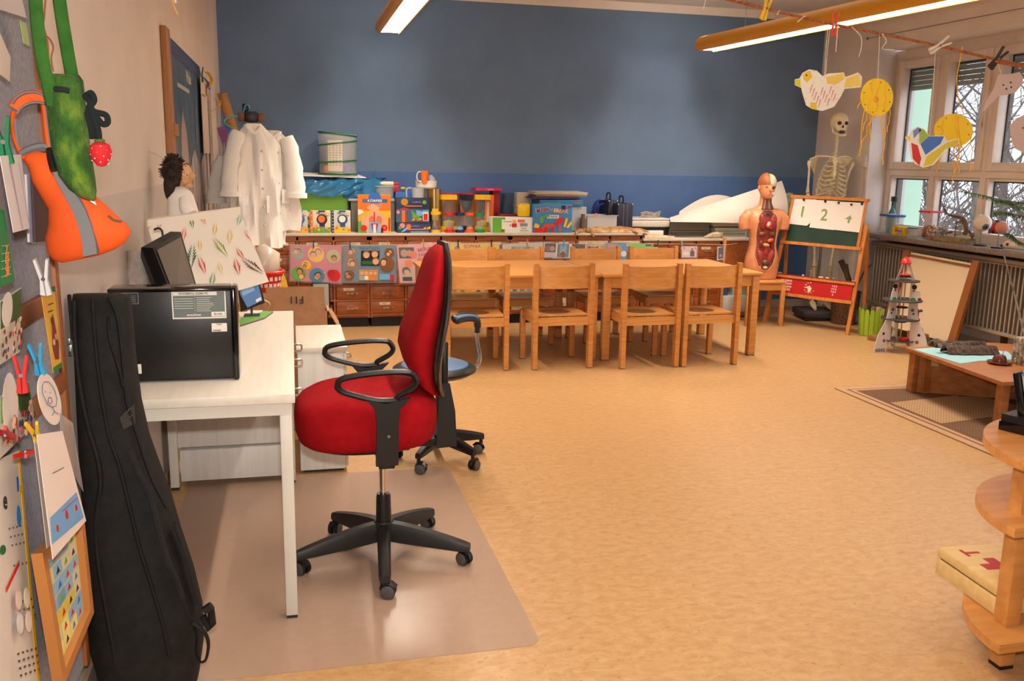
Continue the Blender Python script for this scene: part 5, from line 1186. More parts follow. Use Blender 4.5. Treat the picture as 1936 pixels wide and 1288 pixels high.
m = loc_mb(t); m.prism([(-.02, -.10, 1.59), (-.026, -.10, 1.555), (-.012, -.105, 1.52), (-.016, -.11, 1.43), (0, -.11, 1.385), (.016, -.11, 1.43), (.012, -.105, 1.52), (.026, -.10, 1.555), (.02, -.10, 1.59)], (0, .01, 0), BONE); m.build('sternum', t)
for s in (-1, 1):
    m = loc_mb(t); m.tube(smoothpath([(s*.015, -.10, 1.585), (s*.08, -.09, 1.60), (s*.15, -.03, 1.60), (s*.20, -.01, 1.575)], 4), .0075, BONE, 8); m.build('collarbone', t)
    m = loc_mb(t); m.prism([(s*.10, .085, 1.61), (s*.205, .03, 1.58), (s*.19, .05, 1.53), (s*.12, .10, 1.42)], (0, .008, 0), BONE); m.build('shoulder_blade', t)
    ex_ = .06 if s > 0 else -.002
    m = loc_mb(t); m.tube([(s*.212, 0, 1.555), (s*.218, 0, 1.53), (s*.212-ex_*.3, .0, 1.48), (s*.212-ex_*.9, .0, 1.33), (s*.212-ex_, .0, 1.25)], [.020, .019, .011, .010, .018], BONE, 10); m.build('upper_arm', t)
    m = loc_mb(t); m.tube([(s*.212-ex_, 0, 1.24), (s*.20-ex_*1.3, -.03, 1.12), (s*.20-ex_*1.5, -.05, 1.02)], [.014, .008, .010], BONE, 8); m.tube([(s*.20-ex_, 0, 1.24), (s*.18-ex_*1.3, -.02, 1.12), (s*.185-ex_*1.5, -.05, 1.02)], [.011, .007, .008], BONE, 8); m.build('forearm', t)
    m = loc_mb(t)
    for k in range(5): m.tube([(s*.195-ex_*1.5+(k-2)*.012, -.055, 1.01), (s*.195-ex_*1.5+(k-2)*.014, -.065, .95), (s*.195-ex_*1.5+(k-2)*.014, -.06, .88+.012*abs(k-2))], [.006, .005, .003], BONE, 6)
    m.build('hand', t)
    m = loc_mb(t)  # hip bone
    m.grid(lambda u, v: (s*(.02+.115*math.sin(u*PI*.62)+.01*v), .07-.13*u+.01*math.sin(v*3), .98+.13*v*math.sin(.5+u*2.1)+.01*u), 8, 6, BONE, .012); m.tube([(s*.06, -.05, 1.0), (s*.03, -.065, .965), (s*.006, -.065, .96)], [.018, .014, .012], BONE, 8); m.ball((s*.085, -.02, .985), .030, BONE, 12); m.build('hip_bone', t)
    m = loc_mb(t); m.tube([(s*.09, -.01, .98), (s*.115, 0, .95), (s*.11, 0, .85), (s*.085, 0, .60), (s*.08, 0, .555), (s*.08, 0, .53)], [.022, .022, .014, .013, .026, .024], BONE, 10); m.build('thigh_bone', t)
    m = loc_mb(t); m.tube([(s*.08, 0, .52), (s*.08, 0, .49), (s*.075, 0, .30), (s*.07, .01, .17)], [.025, .020, .012, .016], BONE, 10); m.tube([(s*.105, .015, .49), (s*.10, .015, .18)], .007, BONE, 8); m.build('shin_bone', t)
    m = loc_mb(t); m.tube([(s*.07, .05, .118), (s*.072, .0, .155), (s*.078, -.07, .128), (s*.085, -.13, .11)], [.018, .026, .020, .010], BONE, 10, flat=(1, 1.3)); m.build('foot', t)
m = loc_mb(t); m.tube([(-.115, -.03, 1.10), (-.06, -.085, 1.075), (.02, -.09, 1.055), (.10, -.05, 1.06)], [.03, .028, .022, .016], LIG, 8, flat=(1, .5)); m.tube([(-.11, -.03, 1.10), (-.115, -.05, 1.02), (-.10, -.05, .97)], [.024, .02, .012], LIG, 8); m.tube([(.10, -.03, 1.10), (.12, -.04, 1.03)], [.02, .012], LIG, 8); m.build('muscle_band', t, label='orange-yellow muscle strips on the pelvis')
p = at(1538, 335, Y=8.0)

# ================================================================ branches, wicker basket, green bucket, wood block
m = MB(); TWIG = nmat('dark_bark', (56, 42, 32), (110, 92, 76), (30, 30, 6), .85)
m.tube([at(1590, 493, Y=7.66), at(1600, 515, Y=7.65), at(1610, 545, Y=7.64), Vector((5.30, 7.62, .034))], [.028, .026, .028, .028], TWIG, 9)
m.tube([at(1603, 520, Y=7.65), at(1601, 500, Y=7.72)], [.018, .012], TWIG, 7); tag(m.build('forked_branch', sharp=80), 'thick dark forked branch leaning behind the lower part of the easel', 'branch')
m = MB(); m.tube([at(1612, 560, Y=7.6), at(1634, 512, Y=7.5), at(1648, 500, Y=7.45)], [.008, .008, .004], TWIG, 6); m.tube([at(1612, 560, Y=7.6), Vector((5.22, 7.6, .03))], [.008, .010], TWIG, 6); tag(m.build('thin_branch'), 'thin bent branch sticking out right of the easel leg', 'branch')
m = MB(); WICK = nmat('brown_wicker', (70, 42, 22), (120, 78, 44), (60, 60, 90), .8, 3, 1.0, 160)
c = at(1606, 622, Z=0); rb = .13; cxb, cyb = 5.22, 7.72; rg = []
for k in range(15): z = k*.022; r = rb*(.92+.1*k/14); rg.append([Vector((cxb+(r+(.004 if (j+k) % 2 else -.004))*math.cos(2*PI*j/28), cyb+(r+(.004 if (j+k) % 2 else -.004))*math.sin(2*PI*j/28), z)) for j in range(28)])
m.ring_tube(rg, WICK, cap=False); m.lathe([(0, .004), (rb*.9, .004)], WICK, (cxb, cyb, 0)); m.tube([(cxb+rb*1.03*math.cos(q*PI/14), cyb+rb*1.03*math.sin(q*PI/14), .31) for q in range(28)], .011, WICK, 6, True)
tag(m.build('wicker_basket'), 'round brown wicker basket between the easel and the lime green bucket', 'basket')
t = thing('picket_bucket', 'lime green bucket shaped like a picket fence, filled with wood pieces', 'bucket', (5.10, 7.13, 0)); LIME = K(148, 176, 44, .45)
m = loc_mb(t); m.lathe([(0, 0), (.088, 0), (.098, .20), (.094, .20), (.085, .006), (0, .006)], LIME, n=30)
for k in range(15):
    a = 2*PI*k/15; c_, s_ = math.cos(a), math.sin(a); tn = Vector((-s_, c_, 0)); 
    lo = Vector((.090*c_, .090*s_, .005)); hi = Vector((.104*c_, .104*s_, .245)); o_ = Vector((c_, s_, 0))*.006
    w_ = .0165; m.prism([lo-tn*w_, lo+tn*w_, hi+tn*w_*1.1-Vector((0, 0, .016)), hi+tn*w_*.5, hi-tn*w_*.5, hi-tn*w_*1.1-Vector((0, 0, .016))], o_, LIME)
m.build('bucket', t)
for k, (x, y, r, l, c) in enumerate(((-.04, 0, .018, .28, TWIG), (.0, .04, .02, .29, TWIG), (.03, -.03, .022, .26, K(180, 150, 120)), (.05, .03, .016, .27, TWIG), (-.02, -.05, .015, .27, K(120, 90, 70)))):
    m = MB(); m.cyl((5.10+x, 7.13+y, .01), (5.10+x*1.35, 7.13+y*1.35, l), r, c, n=8); tag(m.build('wood_piece'), ['dark wood piece at the left of the green bucket', 'dark wood piece at the back of the green bucket', 'pale wood piece lying highest in the green bucket', 'dark wood piece at the right of the green bucket', 'brown wood piece at the front of the green bucket'][k], 'wood', 'wood pieces in the green bucket')
m = MB(); m.box((4.99, 6.88, .022), (.10, .10, .044), K(140, 92, 50, .7), RM(0, 0, 20), .003); tag(m.build('wood_block'), 'small brown wood block on the floor before the green bucket', 'block')

# ================================================================ toy rocket
RCX, RCY = 4.87, 6.42; WF = K(206, 196, 190, .4); 
t = thing('toy_rocket', 'white wooden toy rocket with red nose cone and round decks on the floor', 'toy', (RCX, RCY, 0))
def prof(z):
    P_ = [(0, .24), (.08, .235), (.16, .21), (.24, .165), (.30, .135), (.42, .125), (.50, .115), (.58, .085), (.60, .085), (.68, .055), (.75, .03)]
    for i in range(len(P_)-1):
        if P_[i][0] <= z <= P_[i+1][0]: return lerp(P_[i][1], P_[i+1][1], (z-P_[i][0])/(P_[i+1][0]-P_[i][0]))
    return .03
for bi, ang in enumerate((186, 306, 66)):
    a = math.radians(ang); d = Vector((math.cos(a), math.sin(a), 0)); n_ = Vector((-d.y, d.x, 0))*.006
    def pt(r, z): return d*r+Vector((0, 0, z))-n_/2
    m = loc_mb(t)
    zs = [0, .04, .08, .12, .16, .20, .24, .28]
    m.prism([pt(prof(z), z) for z in zs]+[pt(.085, .28), pt(.085, .10), pt(.125, 0)], n_, WF)
    zs = [.28, .34, .42, .50, .58]; m.prism([pt(prof(z), z) for z in zs]+[pt(.055, .58), pt(.055, .28)], n_, WF)
    zs = [.605, .65, .70, .745]; m.prism([pt(prof(z), z) for z in zs]+[pt(.012, .745), pt(.05, .66), pt(.05, .605)], n_, K(150, 140, 134, .4))
    # printed pictures
    def q2(r, z, s): return d*r+Vector((0, 0, z))+n_*s
    for s in (-1, 1):
        for (r, z, rr, c) in ((.085, .44, .022, BLK), (.085, .44, .018, K(60, 160, 70)), (.16, .16, .012, BLK), (.15, .10, .014, K(150, 50, 40)), (.09, .36, .014, K(90, 90, 100)), (.10, .33, .008, BLK), (.085, .55, .02, BLK), (.085, .52, .010, RED)):
            m.tube([q2(r, z, s*.55), q2(r, z, s*.68+(.06 if c is not BLK else 0)*s)], rr, c, 12)
        for i in range(8):
            for j in range(3):
                if (i+j) % 2 == 0: r0 = .132+i*.0125; m.prism([q2(r0, .008+j*.009, s*.52), q2(r0+.0125, .008+j*.009, s*.52), q2(r0+.0125, .017+j*.009, s*.52), q2(r0, .017+j*.009, s*.52)], n_*s*.1, BLK)
    m.build('fin_board', t)
DK = K(70, 66, 66, .4)
for z, r in ((.10, .125), (.28, .150), (.435, .155), (.595, .120)):
    m = loc_mb(t); m.lathe([(.035, z-.004), (r, z-.004), (r, z+.004), (.035, z+.004)], GRY, n=32); m.lathe([(r-.001, z-.0045), (r+.0015, z-.0045), (r+.0015, z+.0045), (r-.001, z+.0045)], DK, n=32); m.build('deck', t)
m = loc_mb(t)
for y_ in (-.03, .03): m.cyl((0, y_, .0), (0, y_, .745), .0045, K(176, 120, 70), n=8)
m.build('lift_rod', t) if False else m.bm.free()
for x_ in (-.02, .02): m = loc_mb(t); m.cyl((x_, .0, .10), (x_*.6, .0, .75), .005, K(200, 170, 140), n=8); m.build('lift_rod', t)
m = loc_mb(t); m.lathe([(0, .735), (.038, .735), (.042, .742), (.034, .765), (.018, .785), (0, .79)], K(206, 26, 28, .3), n=24); m.build('nose_cone', t, label='red nose cone')
for z, r, c in ((.645, .045, RED), (.63, .055, BLK), (.375, .05, BLK), (.255, .05, BLK)): m = loc_mb(t); m.lathe([(0, z-.004), (r, z-.004), (r, z+.004), (0, z+.004)], c, n=20); m.build('inner_ring', t)
m = loc_mb(t); m.lathe([(0, .30), (.02, .30), (.02, .36), (.01, .38), (0, .38)], RED, (.11, -.05, -.01)); m.tube([(.11, -.05, .345), (.155, -.055, .35)], [.008, .012], K(60, 110, 140), 8); m.build('cannon', t, label='red cannon with blue tip')
m = loc_mb(t); m.lathe([(.03, .442), (.03, .452), (0, .452)], RED, (.12, -.03, 0)); m.lathe([(.024, .452), (.022, .49), (.012, .505), (0, .51)], CLEARP, (.12, -.03, 0)); m.build('bubble_seat', t)
m = loc_mb(t); m.b2(-.03, .04, -.09, -.04, .106, .13, RED, .005); m.build('red_seat', t)

# ================================================================ second easel leaning at the radiator
t = thing('drawing_easel', 'brown-framed drawing board with cream sheet leaning against the radiator', 'easel', (5.40, 6.7, 0))
def e2(v, z): return Vector((5.27+.17*z/.76, lerp(7.14, 6.28, v), z))
nn = Vector((-.76, 0, .17)).normalized()
FR = K(140, 84, 40, .5)
for v in (.0, 1.0):
    m = MB(); m.prism([e2(v-.045, 0), e2(v+.045, 0), e2(v+.045, .765), e2(v-.045, .765)], nn*.028, FR); m.build('post', t)
m = MB(); m.prism([e2(.045, .08), e2(.955, .08), e2(.955, .74), e2(.045, .755)], nn*.010, K(222, 196, 160, .6)); m.build('board', t)
m = MB(); m.tube([e2(.04, .73)+nn*.022, e2(.96, .715)+nn*.022], .008, FR, 8); m.build('paper_rod', t)
m = MB(); m.b2(5.13, 5.20, 6.46, 6.66, 0, .13, K(150, 96, 50, .6), .01); m.tube(smoothpath([(5.17, 6.50, .13), (5.17, 6.53, .17), (5.17, 6.59, .17), (5.17, 6.62, .13)], 4), .006, K(150, 96, 50), 6); tag(m.build('wooden_crate'), 'small wooden carry box behind the toy rocket and the low table', 'box')

# ================================================================ rug, low table and things on it
def rug_mat(name, c1, c2, dense):
    m = bpy.data.materials.new(name); m.use_nodes = True; nt = m.node_tree; b = nt.nodes['Principled BSDF']
    tc = nt.nodes.new('ShaderNodeTexCoord'); w1 = nt.nodes.new('ShaderNodeTexWave'); w1.wave_type = 'BANDS'; w1.bands_direction = 'X'; w1.inputs['Scale'].default_value = dense; w1.inputs['Distortion'].default_value = .4
    w2 = nt.nodes.new('ShaderNodeTexWave'); w2.wave_type = 'BANDS'; w2.bands_direction = 'Y'; w2.inputs['Scale'].default_value = dense*.8; w2.inputs['Distortion'].default_value = .4
    for w_ in (w1, w2): nt.links.new(tc.outputs['Object'], w_.inputs['Vector'])
    mu = nt.nodes.new('ShaderNodeMath'); mu.operation = 'MAXIMUM'; nt.links.new(w1.outputs['Fac'], mu.inputs[0]); nt.links.new(w2.outputs['Fac'], mu.inputs[1])
    r = nt.nodes.new('ShaderNodeValToRGB'); r.color_ramp.elements[0].color = lin(c1); r.color_ramp.elements[1].color = lin(c2); r.color_ramp.elements[0].position = .3; r.color_ramp.elements[1].position = .8
    nt.links.new(mu.outputs[0], r.inputs[0]); nt.links.new(r.outputs[0], b.inputs['Base Color']); b.inputs['Roughness'].default_value = .95
    return m
RG1 = rug_mat('rug_weave_dark', (66, 42, 26), (112, 80, 52), 16); RG2 = rug_mat('rug_weave_light', (96, 70, 46), (178, 144, 104), 16); RGB_ = K(178, 142, 106, .9); RGC = K(110, 72, 52, .9)
m = MB(); A = Vector((3.60, 5.36, 0)); B = Vector((3.60, 2.9, 0)); W_ = 1.9
def rg_(a, b, c, d, z0, z1, mm): m.prism([(3.60+a, 5.36-c, z0), (3.60+a, 5.36-d, z0), (3.60+b, 5.36-d, z0), (3.60+b, 5.36-c, z0)], (0, 0, z1-z0), mm)
rg_(0, 1.75, 0, 2.5, .0006, .008, RGB_); rg_(.055, 1.69, .055, 2.44, .008, .0085, RGC); rg_(.07, 1.675, .07, 2.425, .0085, .009, RGB_); rg_(.10, 1.645, .10, 2.395, .009, .0094, RGC); rg_(.125, 1.62, .125, 2.37, .0094, .0098, RG1)
for (a, b, c, d) in ((.35, .85, .40, .85), (.95, 1.5, .12, .7), (.13, .45, 1.15, 1.5), (.7, 1.3, 1.2, 1.8)):
    m.prism([(3.60+a, 5.36-c, .0098), (3.60+a+.1, 5.36-d, .0098), (3.60+b+.1, 5.36-d+.05, .0098), (3.60+b, 5.36-c+.03, .0098)], (0, 0, .0004), RG2)
m.prism([(3.73, 4.93, .0098), (3.73, 4.45, .0098), (4.3, 4.55, .0098), (4.3, 5.02, .0098)], (0, 0, .0005), RG2)
m.prism([(3.73, 4.30, .0098), (3.73, 3.9, .0098), (4.0, 3.85, .0098), (4.1, 4.28, .0098)], (0, 0, .0005), RG1)
tag(m.build('patterned_rug'), 'brown and beige woven rug under the low wooden table', 'rug')
DB = nmat('mid_brown_beech', (150, 92, 46), (172, 110, 60), (4, 30, 30), .35)
t = thing('low_table', 'low brown wooden play table carrying bark pieces, at the right edge', 'table', (4.45, 4.75, .010))
m = MB(); m.prism([(4.02, 5.22, .285), (3.93, 4.24, .285), (4.95, 4.16, .285), (5.05, 5.10, .285), (4.75, 5.28, .285)], (0, 0, .022), DB); m.build('table_top', t)
m = MB(); m.prism([(4.085, 5.14, .012), (4.86, 4.72, .012), (4.86, 4.72, .284), (4.085, 5.14, .284)], (.01, .02, 0), DB); m.b2(4.10, 4.9, 5.10, 5.12, .012, .284, DB); m.build('side_panel', t)
for (x, y) in ((4.07, 5.17), (4.03, 4.33), (4.88, 4.28), (4.9, 5.05)): m = MB(); m.b2(x-.026, x+.026, y-.026, y+.03, .010, .284, DB, .004); m.build('leg', t)
m = MB(); m.prism([(4.135, 5.109, .20), (4.185, 5.082, .20), (4.185, 5.082, .25), (4.135, 5.109, .25)], (-.002, -.004, 0), K(190, 160, 136)); m.build('paper_label', t)
ZL = .3075
m = MB(); m.prism([at(1727, 661, Z=ZL), at(1815, 688, Z=ZL), at(1850, 683, Z=ZL), at(1920, 680, Z=ZL), at(1905, 665, Z=ZL), at(1790, 655, Z=ZL)], (0, 0, .0015), K(150, 196, 200, .6)); tag(m.build('tissue_paper'), 'pale turquoise paper lying under the bark on the low table', 'paper')
BK1 = nmat('bark_brown', (40, 28, 22), (92, 70, 52), (50, 14, 50), .9, 6, 1.0, 90); BK2 = nmat('bark_grey', (60, 50, 42), (120, 104, 88), (50, 14, 50), .9, 6, 1.0, 90)
def bark(lab, px0, py0, px1, py1, wd, h, mm, z0=ZL+.002, seed=0):
    a = at(px0, py0, Z=z0); b = at(px1, py1, Z=z0); rnd = random.Random(seed); d = (b-a); L_ = d.length; d.normalize(); n_ = Vector((-d.y, d.x, 0)); off = [rnd.uniform(-.15, .15) for _ in range(40)]
    def fn(u, v):
        w_ = wd*(.75+.25*math.sin(u*PI))+off[int(u*12)]*wd*.5; x = (v-.5)*2
        return a+d*(u*L_)+n_*(x*w_)+Vector((0, 0, h*(1-x*x)+.004*off[(int(u*12)*5+int(v*8)) % 40]*20*.4+.006))
    m = MB(); m.grid(fn, 12, 8, mm, .006)
    for v in m.bm.verts: v.co.z = max(v.co.z, z0)
    tag(m.build('bark_piece', sharp=80), lab, 'bark', 'bark pieces on the low table')
bark('long dark bark piece lying at the back on the low table', 1762, 655, 1860, 656, .045, .035, BK1, seed=1)
bark('thin grey-brown bark strip lying across the middle of the bark pile', 1770, 660, 1830, 656, .02, .03, BK2, z0=ZL+.03, seed=2)
bark('broad brown bark piece lying in front on the low table', 1785, 668, 1880, 668, .075, .045, BK1, seed=3)
m = MB(); p = at(1757, 650, Z=ZL+.01); m.tube([p, p+Vector((.03, -.04, .015)), p+Vector((.06, -.09, .01))], [.022, .03, .018], TWIG, 8); m.tube([p+Vector((0, .0, .02)), p+Vector((-.01, .01, .05))], [.01, .006], TWIG, 6); tag(m.build('root_piece'), 'small gnarled dark root at the left end of the bark', 'wood')
t = thing('brown_bowl_lid', 'small reddish brown domed dish with two thin prongs beside the bark', 'dish', at(1889, 688, Z=ZL)); HB = K(96, 42, 24, .25)
m = loc_mb(t); m.lathe([(0, 0), (.045, 0), (.072, .010), (.070, .016), (.042, .014), (.040, .035), (.030, .055), (.0, .062)], HB, n=28); m.build('dome', t)
for s in (-1, 1): m = loc_mb(t); m.cyl((s*.018, 0, .05), (s*.02, 0, .085), .0018, K(120, 60, 40), n=6); m.build('prong', t)
# vase with the fir branch at the right edge
p = at(1932, 690, Z=ZL); t = thing('wicker_vase', 'square vase wrapped in grey twigs at the right edge on the low table', 'vase', (p.x+.02, p.y, ZL)); GW = nmat('grey_twig_weave', (96, 80, 64), (190, 176, 156), (60, 60, 24), .85, 4, .8, 120)
m = loc_mb(t); m.b2(-.05, .06, -.05, .06, 0, .17, GW, .006)
rnd = random.Random(8)
for k in range(60):
    z = rnd.uniform(.005, .165); s = rnd.uniform(-.04, .05); dz = rnd.uniform(-.02, .02)
    dz = min(max(dz, .004-z), .168-z)
    if k % 2: m.tube([(-.052, s, z), (-.052, s+rnd.uniform(-.03, .03), z+dz)], .002, GW, 4)
    else: m.tube([(s, -.052, z), (s+rnd.uniform(-.03, .03), -.052, z+dz)], .002, GW, 4)
m.build('woven_body', t)
FIR = nmat('fir_needles', (38, 62, 26), (78, 104, 50), (20, 20, 20), .7); vX, vY = p.x+.02, p.y
t2 = thing('fir_branch', 'green fir branch reaching left in front of the window from the twig vase', 'branch', (vX, vY, ZL+.1))
yb = 5.75
mb_ = MB(); s0 = Vector((vX, vY, ZL+.12)); s1 = at(1919, 560, Y=5.2); s2 = at(1897, 478, Y=5.35); mb_.tube([s0, s1, s2], [.008, .007, .005], BK2, 6)
s3 = at(1945, 330, Y=5.3); mb_.tube([s0+Vector((.01, 0, 0)), at(1942, 560, Y=5.25), at(1950, 450, Y=5.3), s3], [.010, .009, .008, .007], BK2, 6)
sprays = [[(1950, 385, 5.3), (1905, 380, 5.35), (1870, 372, 5.4), (1816, 360, 5.45)], [(1950, 412, 5.3), (1920, 406, 5.35), (1895, 400, 5.4), (1880, 402, 5.42)], [(1960, 470, 5.3), (1928, 458, 5.35), (1912, 444, 5.38), (1900, 440, 5.4)], [(1950, 385, 5.3), (1930, 392, 5.28), (1905, 380, 5.3), (1880, 378, 5.3)]]
nm_ = MB(); rnd = random.Random(12)
for sp in sprays:
    P_ = smoothpath([at(a, b, Y=c) for a, b, c in sp], 8); mb_.tube(P_, [lerp(.005, .0015, i/(len(P_)-1)) for i in range(len(P_))], BK2, 5)
    for i in range(len(P_)-1):
        for k in range(16):
            q = P_[i].lerp(P_[i+1], rnd.random()); d = Vector((rnd.uniform(-.6, .3), rnd.uniform(-.5, .5), rnd.uniform(-1.3, .1))).normalized()*rnd.uniform(.018, .038); w_ = Vector((.0022, 0, .001))
            nm_.prism([q-w_, q+w_, q+d], (0, .0012, 0), FIR)
mb_.build('stem', t2); nm_.build('needles', t2)

# ================================================================ window sill things
def sl(px, py=None, X=5.60): p = at(px, 450, X=X); return p
def sy_(px, X=5.58, py=450): return at(px, py, X=X).y
def sz(px, py, X=5.58): return at(px, py, X=X).z
ZS1 = ZS+.001
t = thing('spray_bottle', 'dark green spray bottle behind the blue-lidded tank on the sill', 'bottle', (5.66, sy_(1682, 5.66), ZS1)); TEAL = K(30, 106, 104, .35)
zt_ = sz(1682, 371, 5.66)-ZS1
m = loc_mb(t); m.lathe([(0, 0), (.045, 0), (.047, .01), (.047, zt_*.42), (.030, zt_*.58), (.014, zt_*.68), (.014, zt_*.75), (0, zt_*.75)], TEAL, n=24); m.build('bottle', t)
m = loc_mb(t); m.b2(-.014, .014, -.045, .02, zt_*.86, zt_, K(20, 44, 44, .4), .004); m.lathe([(.013, zt_*.74), (.013, zt_*.88)], K(20, 44, 44, .4), n=12); m.tube([(0, -.025, zt_*.88), (0, -.032, zt_*.78), (0, -.026, zt_*.70)], .004, BLACKP, 6); m.build('spray_head', t)
y0 = (sy_(1655, 5.56)+sy_(1706, 5.56))/2+.12; y1 = y0-.24; z_ = sz(1680, 405, 5.56)
t = thing('plastic_tank', 'clear plastic insect tank with bright blue lid on the sill', 'tank', (5.58, (y0+y1)/2, ZS1))
MB().b2(5.53, 5.63, y1+.01, y0-.01, ZS1, z_-.022, CLEARP, .006).build('tank', t); MB().b2(5.52, 5.64, y1, y0, z_-.022, z_, K(50, 100, 180, .4), .005).build('lid', t)
m = MB(); m.b2(5.55, 5.61, (y0+y1)/2-.03, (y0+y1)/2+.03, z_-.001, z_+.004, CREAM); m.build('lid_window', t)
m = MB(); yy = sy_(1648, 5.5); m.lathe([(0, 0), (.03, 0), (.034, .03), (.02, .055), (0, .06)], CLEARP, (5.50, yy, ZS1), 16); tag(m.build('glass_ball'), 'small clear plastic dome at the far left end of the sill', 'dome')
t = thing('toy_pump', 'yellow toy with red bar and hoses in front of the insect tank', 'toy', (5.52, sy_(1704, 5.52), ZS1)); yy = sy_(1700, 5.52)
m = MB(); m.b2(5.49, 5.54, yy-.09, yy+.08, ZS1+.07, ZS1+.09, YLW, .006); m.b2(5.49, 5.53, yy-.10, yy-.06, ZS1, ZS1+.08, K(196, 160, 40), .006); m.b2(5.49, 5.53, yy+.04, yy+.07, ZS1, ZS1+.08, YLW, .006); m.build('body', t)
m = MB(); m.cyl((5.50, yy-.08, ZS1+.045), (5.50, yy+.06, ZS1+.045), .006, RED); m.build('red_bar', t)
m = MB(); m.tube(smoothpath([(5.50, yy+.12, ZS1+.03), (5.49, yy+.06, ZS1+.006), (5.485, yy-.02, ZS1+.005), (5.49, yy-.12, ZS1+.006), (5.50, yy-.17, ZS1+.035)], 5), .0035, K(206, 190, 60), 6); m.build('hose', t)
m = MB(); yy = sy_(1722, 5.58); m.b2(5.54, 5.61, yy-.05, yy+.05, ZS1, ZS1+.075, CLEARP, .006); m.b2(5.535, 5.615, yy-.055, yy+.055, ZS1+.075, ZS1+.085, TEAL, .003); tag(m.build('small_box'), 'small clear box with teal lid left of the cone jar', 'box')
def filled(lab, cat, cyl, px0, px1, pyt, X, fillh, fills, nb, band=None, group=None, seed=1):
    a, b = sy_(px0, X), sy_(px1, X); dep_ = (at((px0+px1)/2, 450, X=X)-CAM).dot(FW); R = (px1-px0)/2/F_PX*dep_; H = sz((px0+px1)/2, pyt, X)-ZS1; cy_ = (a+b)/2
    t = thing(cat+'_container' if cat != 'jar' else 'display_jar', lab, cat, (X, cy_, ZS1), 0, group); m = loc_mb(t)
    if cyl: m.lathe([(0, 0), (R, 0), (R, H*.8), (R*.8, H*.93), (R*.55, H), (0, H)], GLASS, n=28)
    else:
        m.b2(-R*.7, R*.7, -R*.75, R*.75, 0, H, GLASS, .004)
    m.build('glass', t)
    if band: m = loc_mb(t); m.b2(-R*.7-.002, R*.7+.002, -R*.75-.002, R*.75+.002, H*.78, H*.83, RED); m.build('red_band', t)
    rnd = random.Random(seed)
    m = loc_mb(t)
    for k in range(nb):
        r = rnd.uniform(.09, .15)*R*1.6; ang = rnd.uniform(0, 2*PI); q = R*(.72 if cyl else .5)*math.sqrt(rnd.random()); m.ball((q*math.cos(ang)*(.9 if cyl else .85), q*math.sin(ang)*1.05, r+rnd.random()*fillh*H), (r*.9, r, r*.85), fills[k % len(fills)], 7, RM(rnd.randint(0, 90), rnd.randint(0, 90), 0))
    o = m.build('filling', t); o['kind'] = 'stuff'
filled('tall clear acrylic jar with red band near its top, half full of pine cones', 'jar', False, 1735, 1776, 388, 5.62, .28, [K(140, 84, 44), K(120, 66, 34), K(160, 104, 60)], 60, True, 'jars on the sill', 3)
filled('clear jar of pinkish seashells in front of the red-banded jar', 'jar', True, 1750, 1771, 414, 5.53, .62, [K(200, 160, 130), K(176, 130, 96), K(214, 186, 160), K(130, 92, 66)], 90, None, 'jars on the sill', 4)
filled('clear jar of pale grey shells next to the dinosaur model', 'jar', True, 1769, 1797, 411, 5.55, .55, [K(190, 190, 186), K(160, 160, 160), K(120, 116, 110)], 80, None, 'jars on the sill', 5)
# dinosaur skeleton model
DIN = nmat('dino_brown', (70, 48, 32), (120, 86, 60), (40, 40, 40), .6); Xd = 5.55
def dp(px, py, X=Xd): return at(px, py, X=X)
t = thing('dinosaur_model', 'brown dinosaur skeleton model rearing on a rough stone base', 'dinosaur', (Xd, dp(1812, 450).y, ZS1))
m = MB(); a, b = dp(1776, 450), dp(1836, 450); m.prism([(Xd-.06, a.y, ZS1), (Xd+.06, a.y-.01, ZS1), (Xd+.06, b.y+.01, ZS1), (Xd-.05, b.y, ZS1)], (0, 0, .048), nmat('rough_stone', (120, 92, 56), (150, 130, 96), (30, 30, 30), .9, 5, .8, 80)); m.build('stone_base', t)
m = MB(); m.tube(smoothpath([dp(1780, 383), dp(1790, 403), dp(1803, 409), dp(1815, 411), dp(1823, 418), dp(1827, 432), dp(1824, 444)], 5), [.004]*3+[.008]*6+[.014]*8+[.020]*8+[.018]*6, DIN, 8); m.build('backbone', t)
for k in range(9): q = dp(1821-k*.4, 416+k*3.3); m = MB(); m.tube([q, q+Vector((-.03, .02, -.008)), q+Vector((-.035, .045, -.02)), q+Vector((-.01, .055, -.03))], .0035, DIN, 5); m.build('rib', t)
m = MB(); m.tube(smoothpath([dp(1824, 440), dp(1832, 438), dp(1837, 445), dp(1840, 455)], 4), [.012]*12+[.006], DIN, 6); m.build('hind_leg', t)
m = MB(); m.tube([dp(1818, 420), dp(1812, 420), dp(1806, 424)], [.006, .005, .003], DIN, 5); m.build('fore_leg', t)
m = MB(); m.tube(smoothpath([dp(1801, 439), dp(1785, 442), dp(1775, 449), dp(1764, 451), dp(1754, 447)], 4), [.010]*6+[.008]*6+[.004]*5, DIN, 6); m.build('tail', t)
m = MB(); m.ball(dp(1838, 444), (.018, .03, .02), DIN, 10); m.build('head', t)
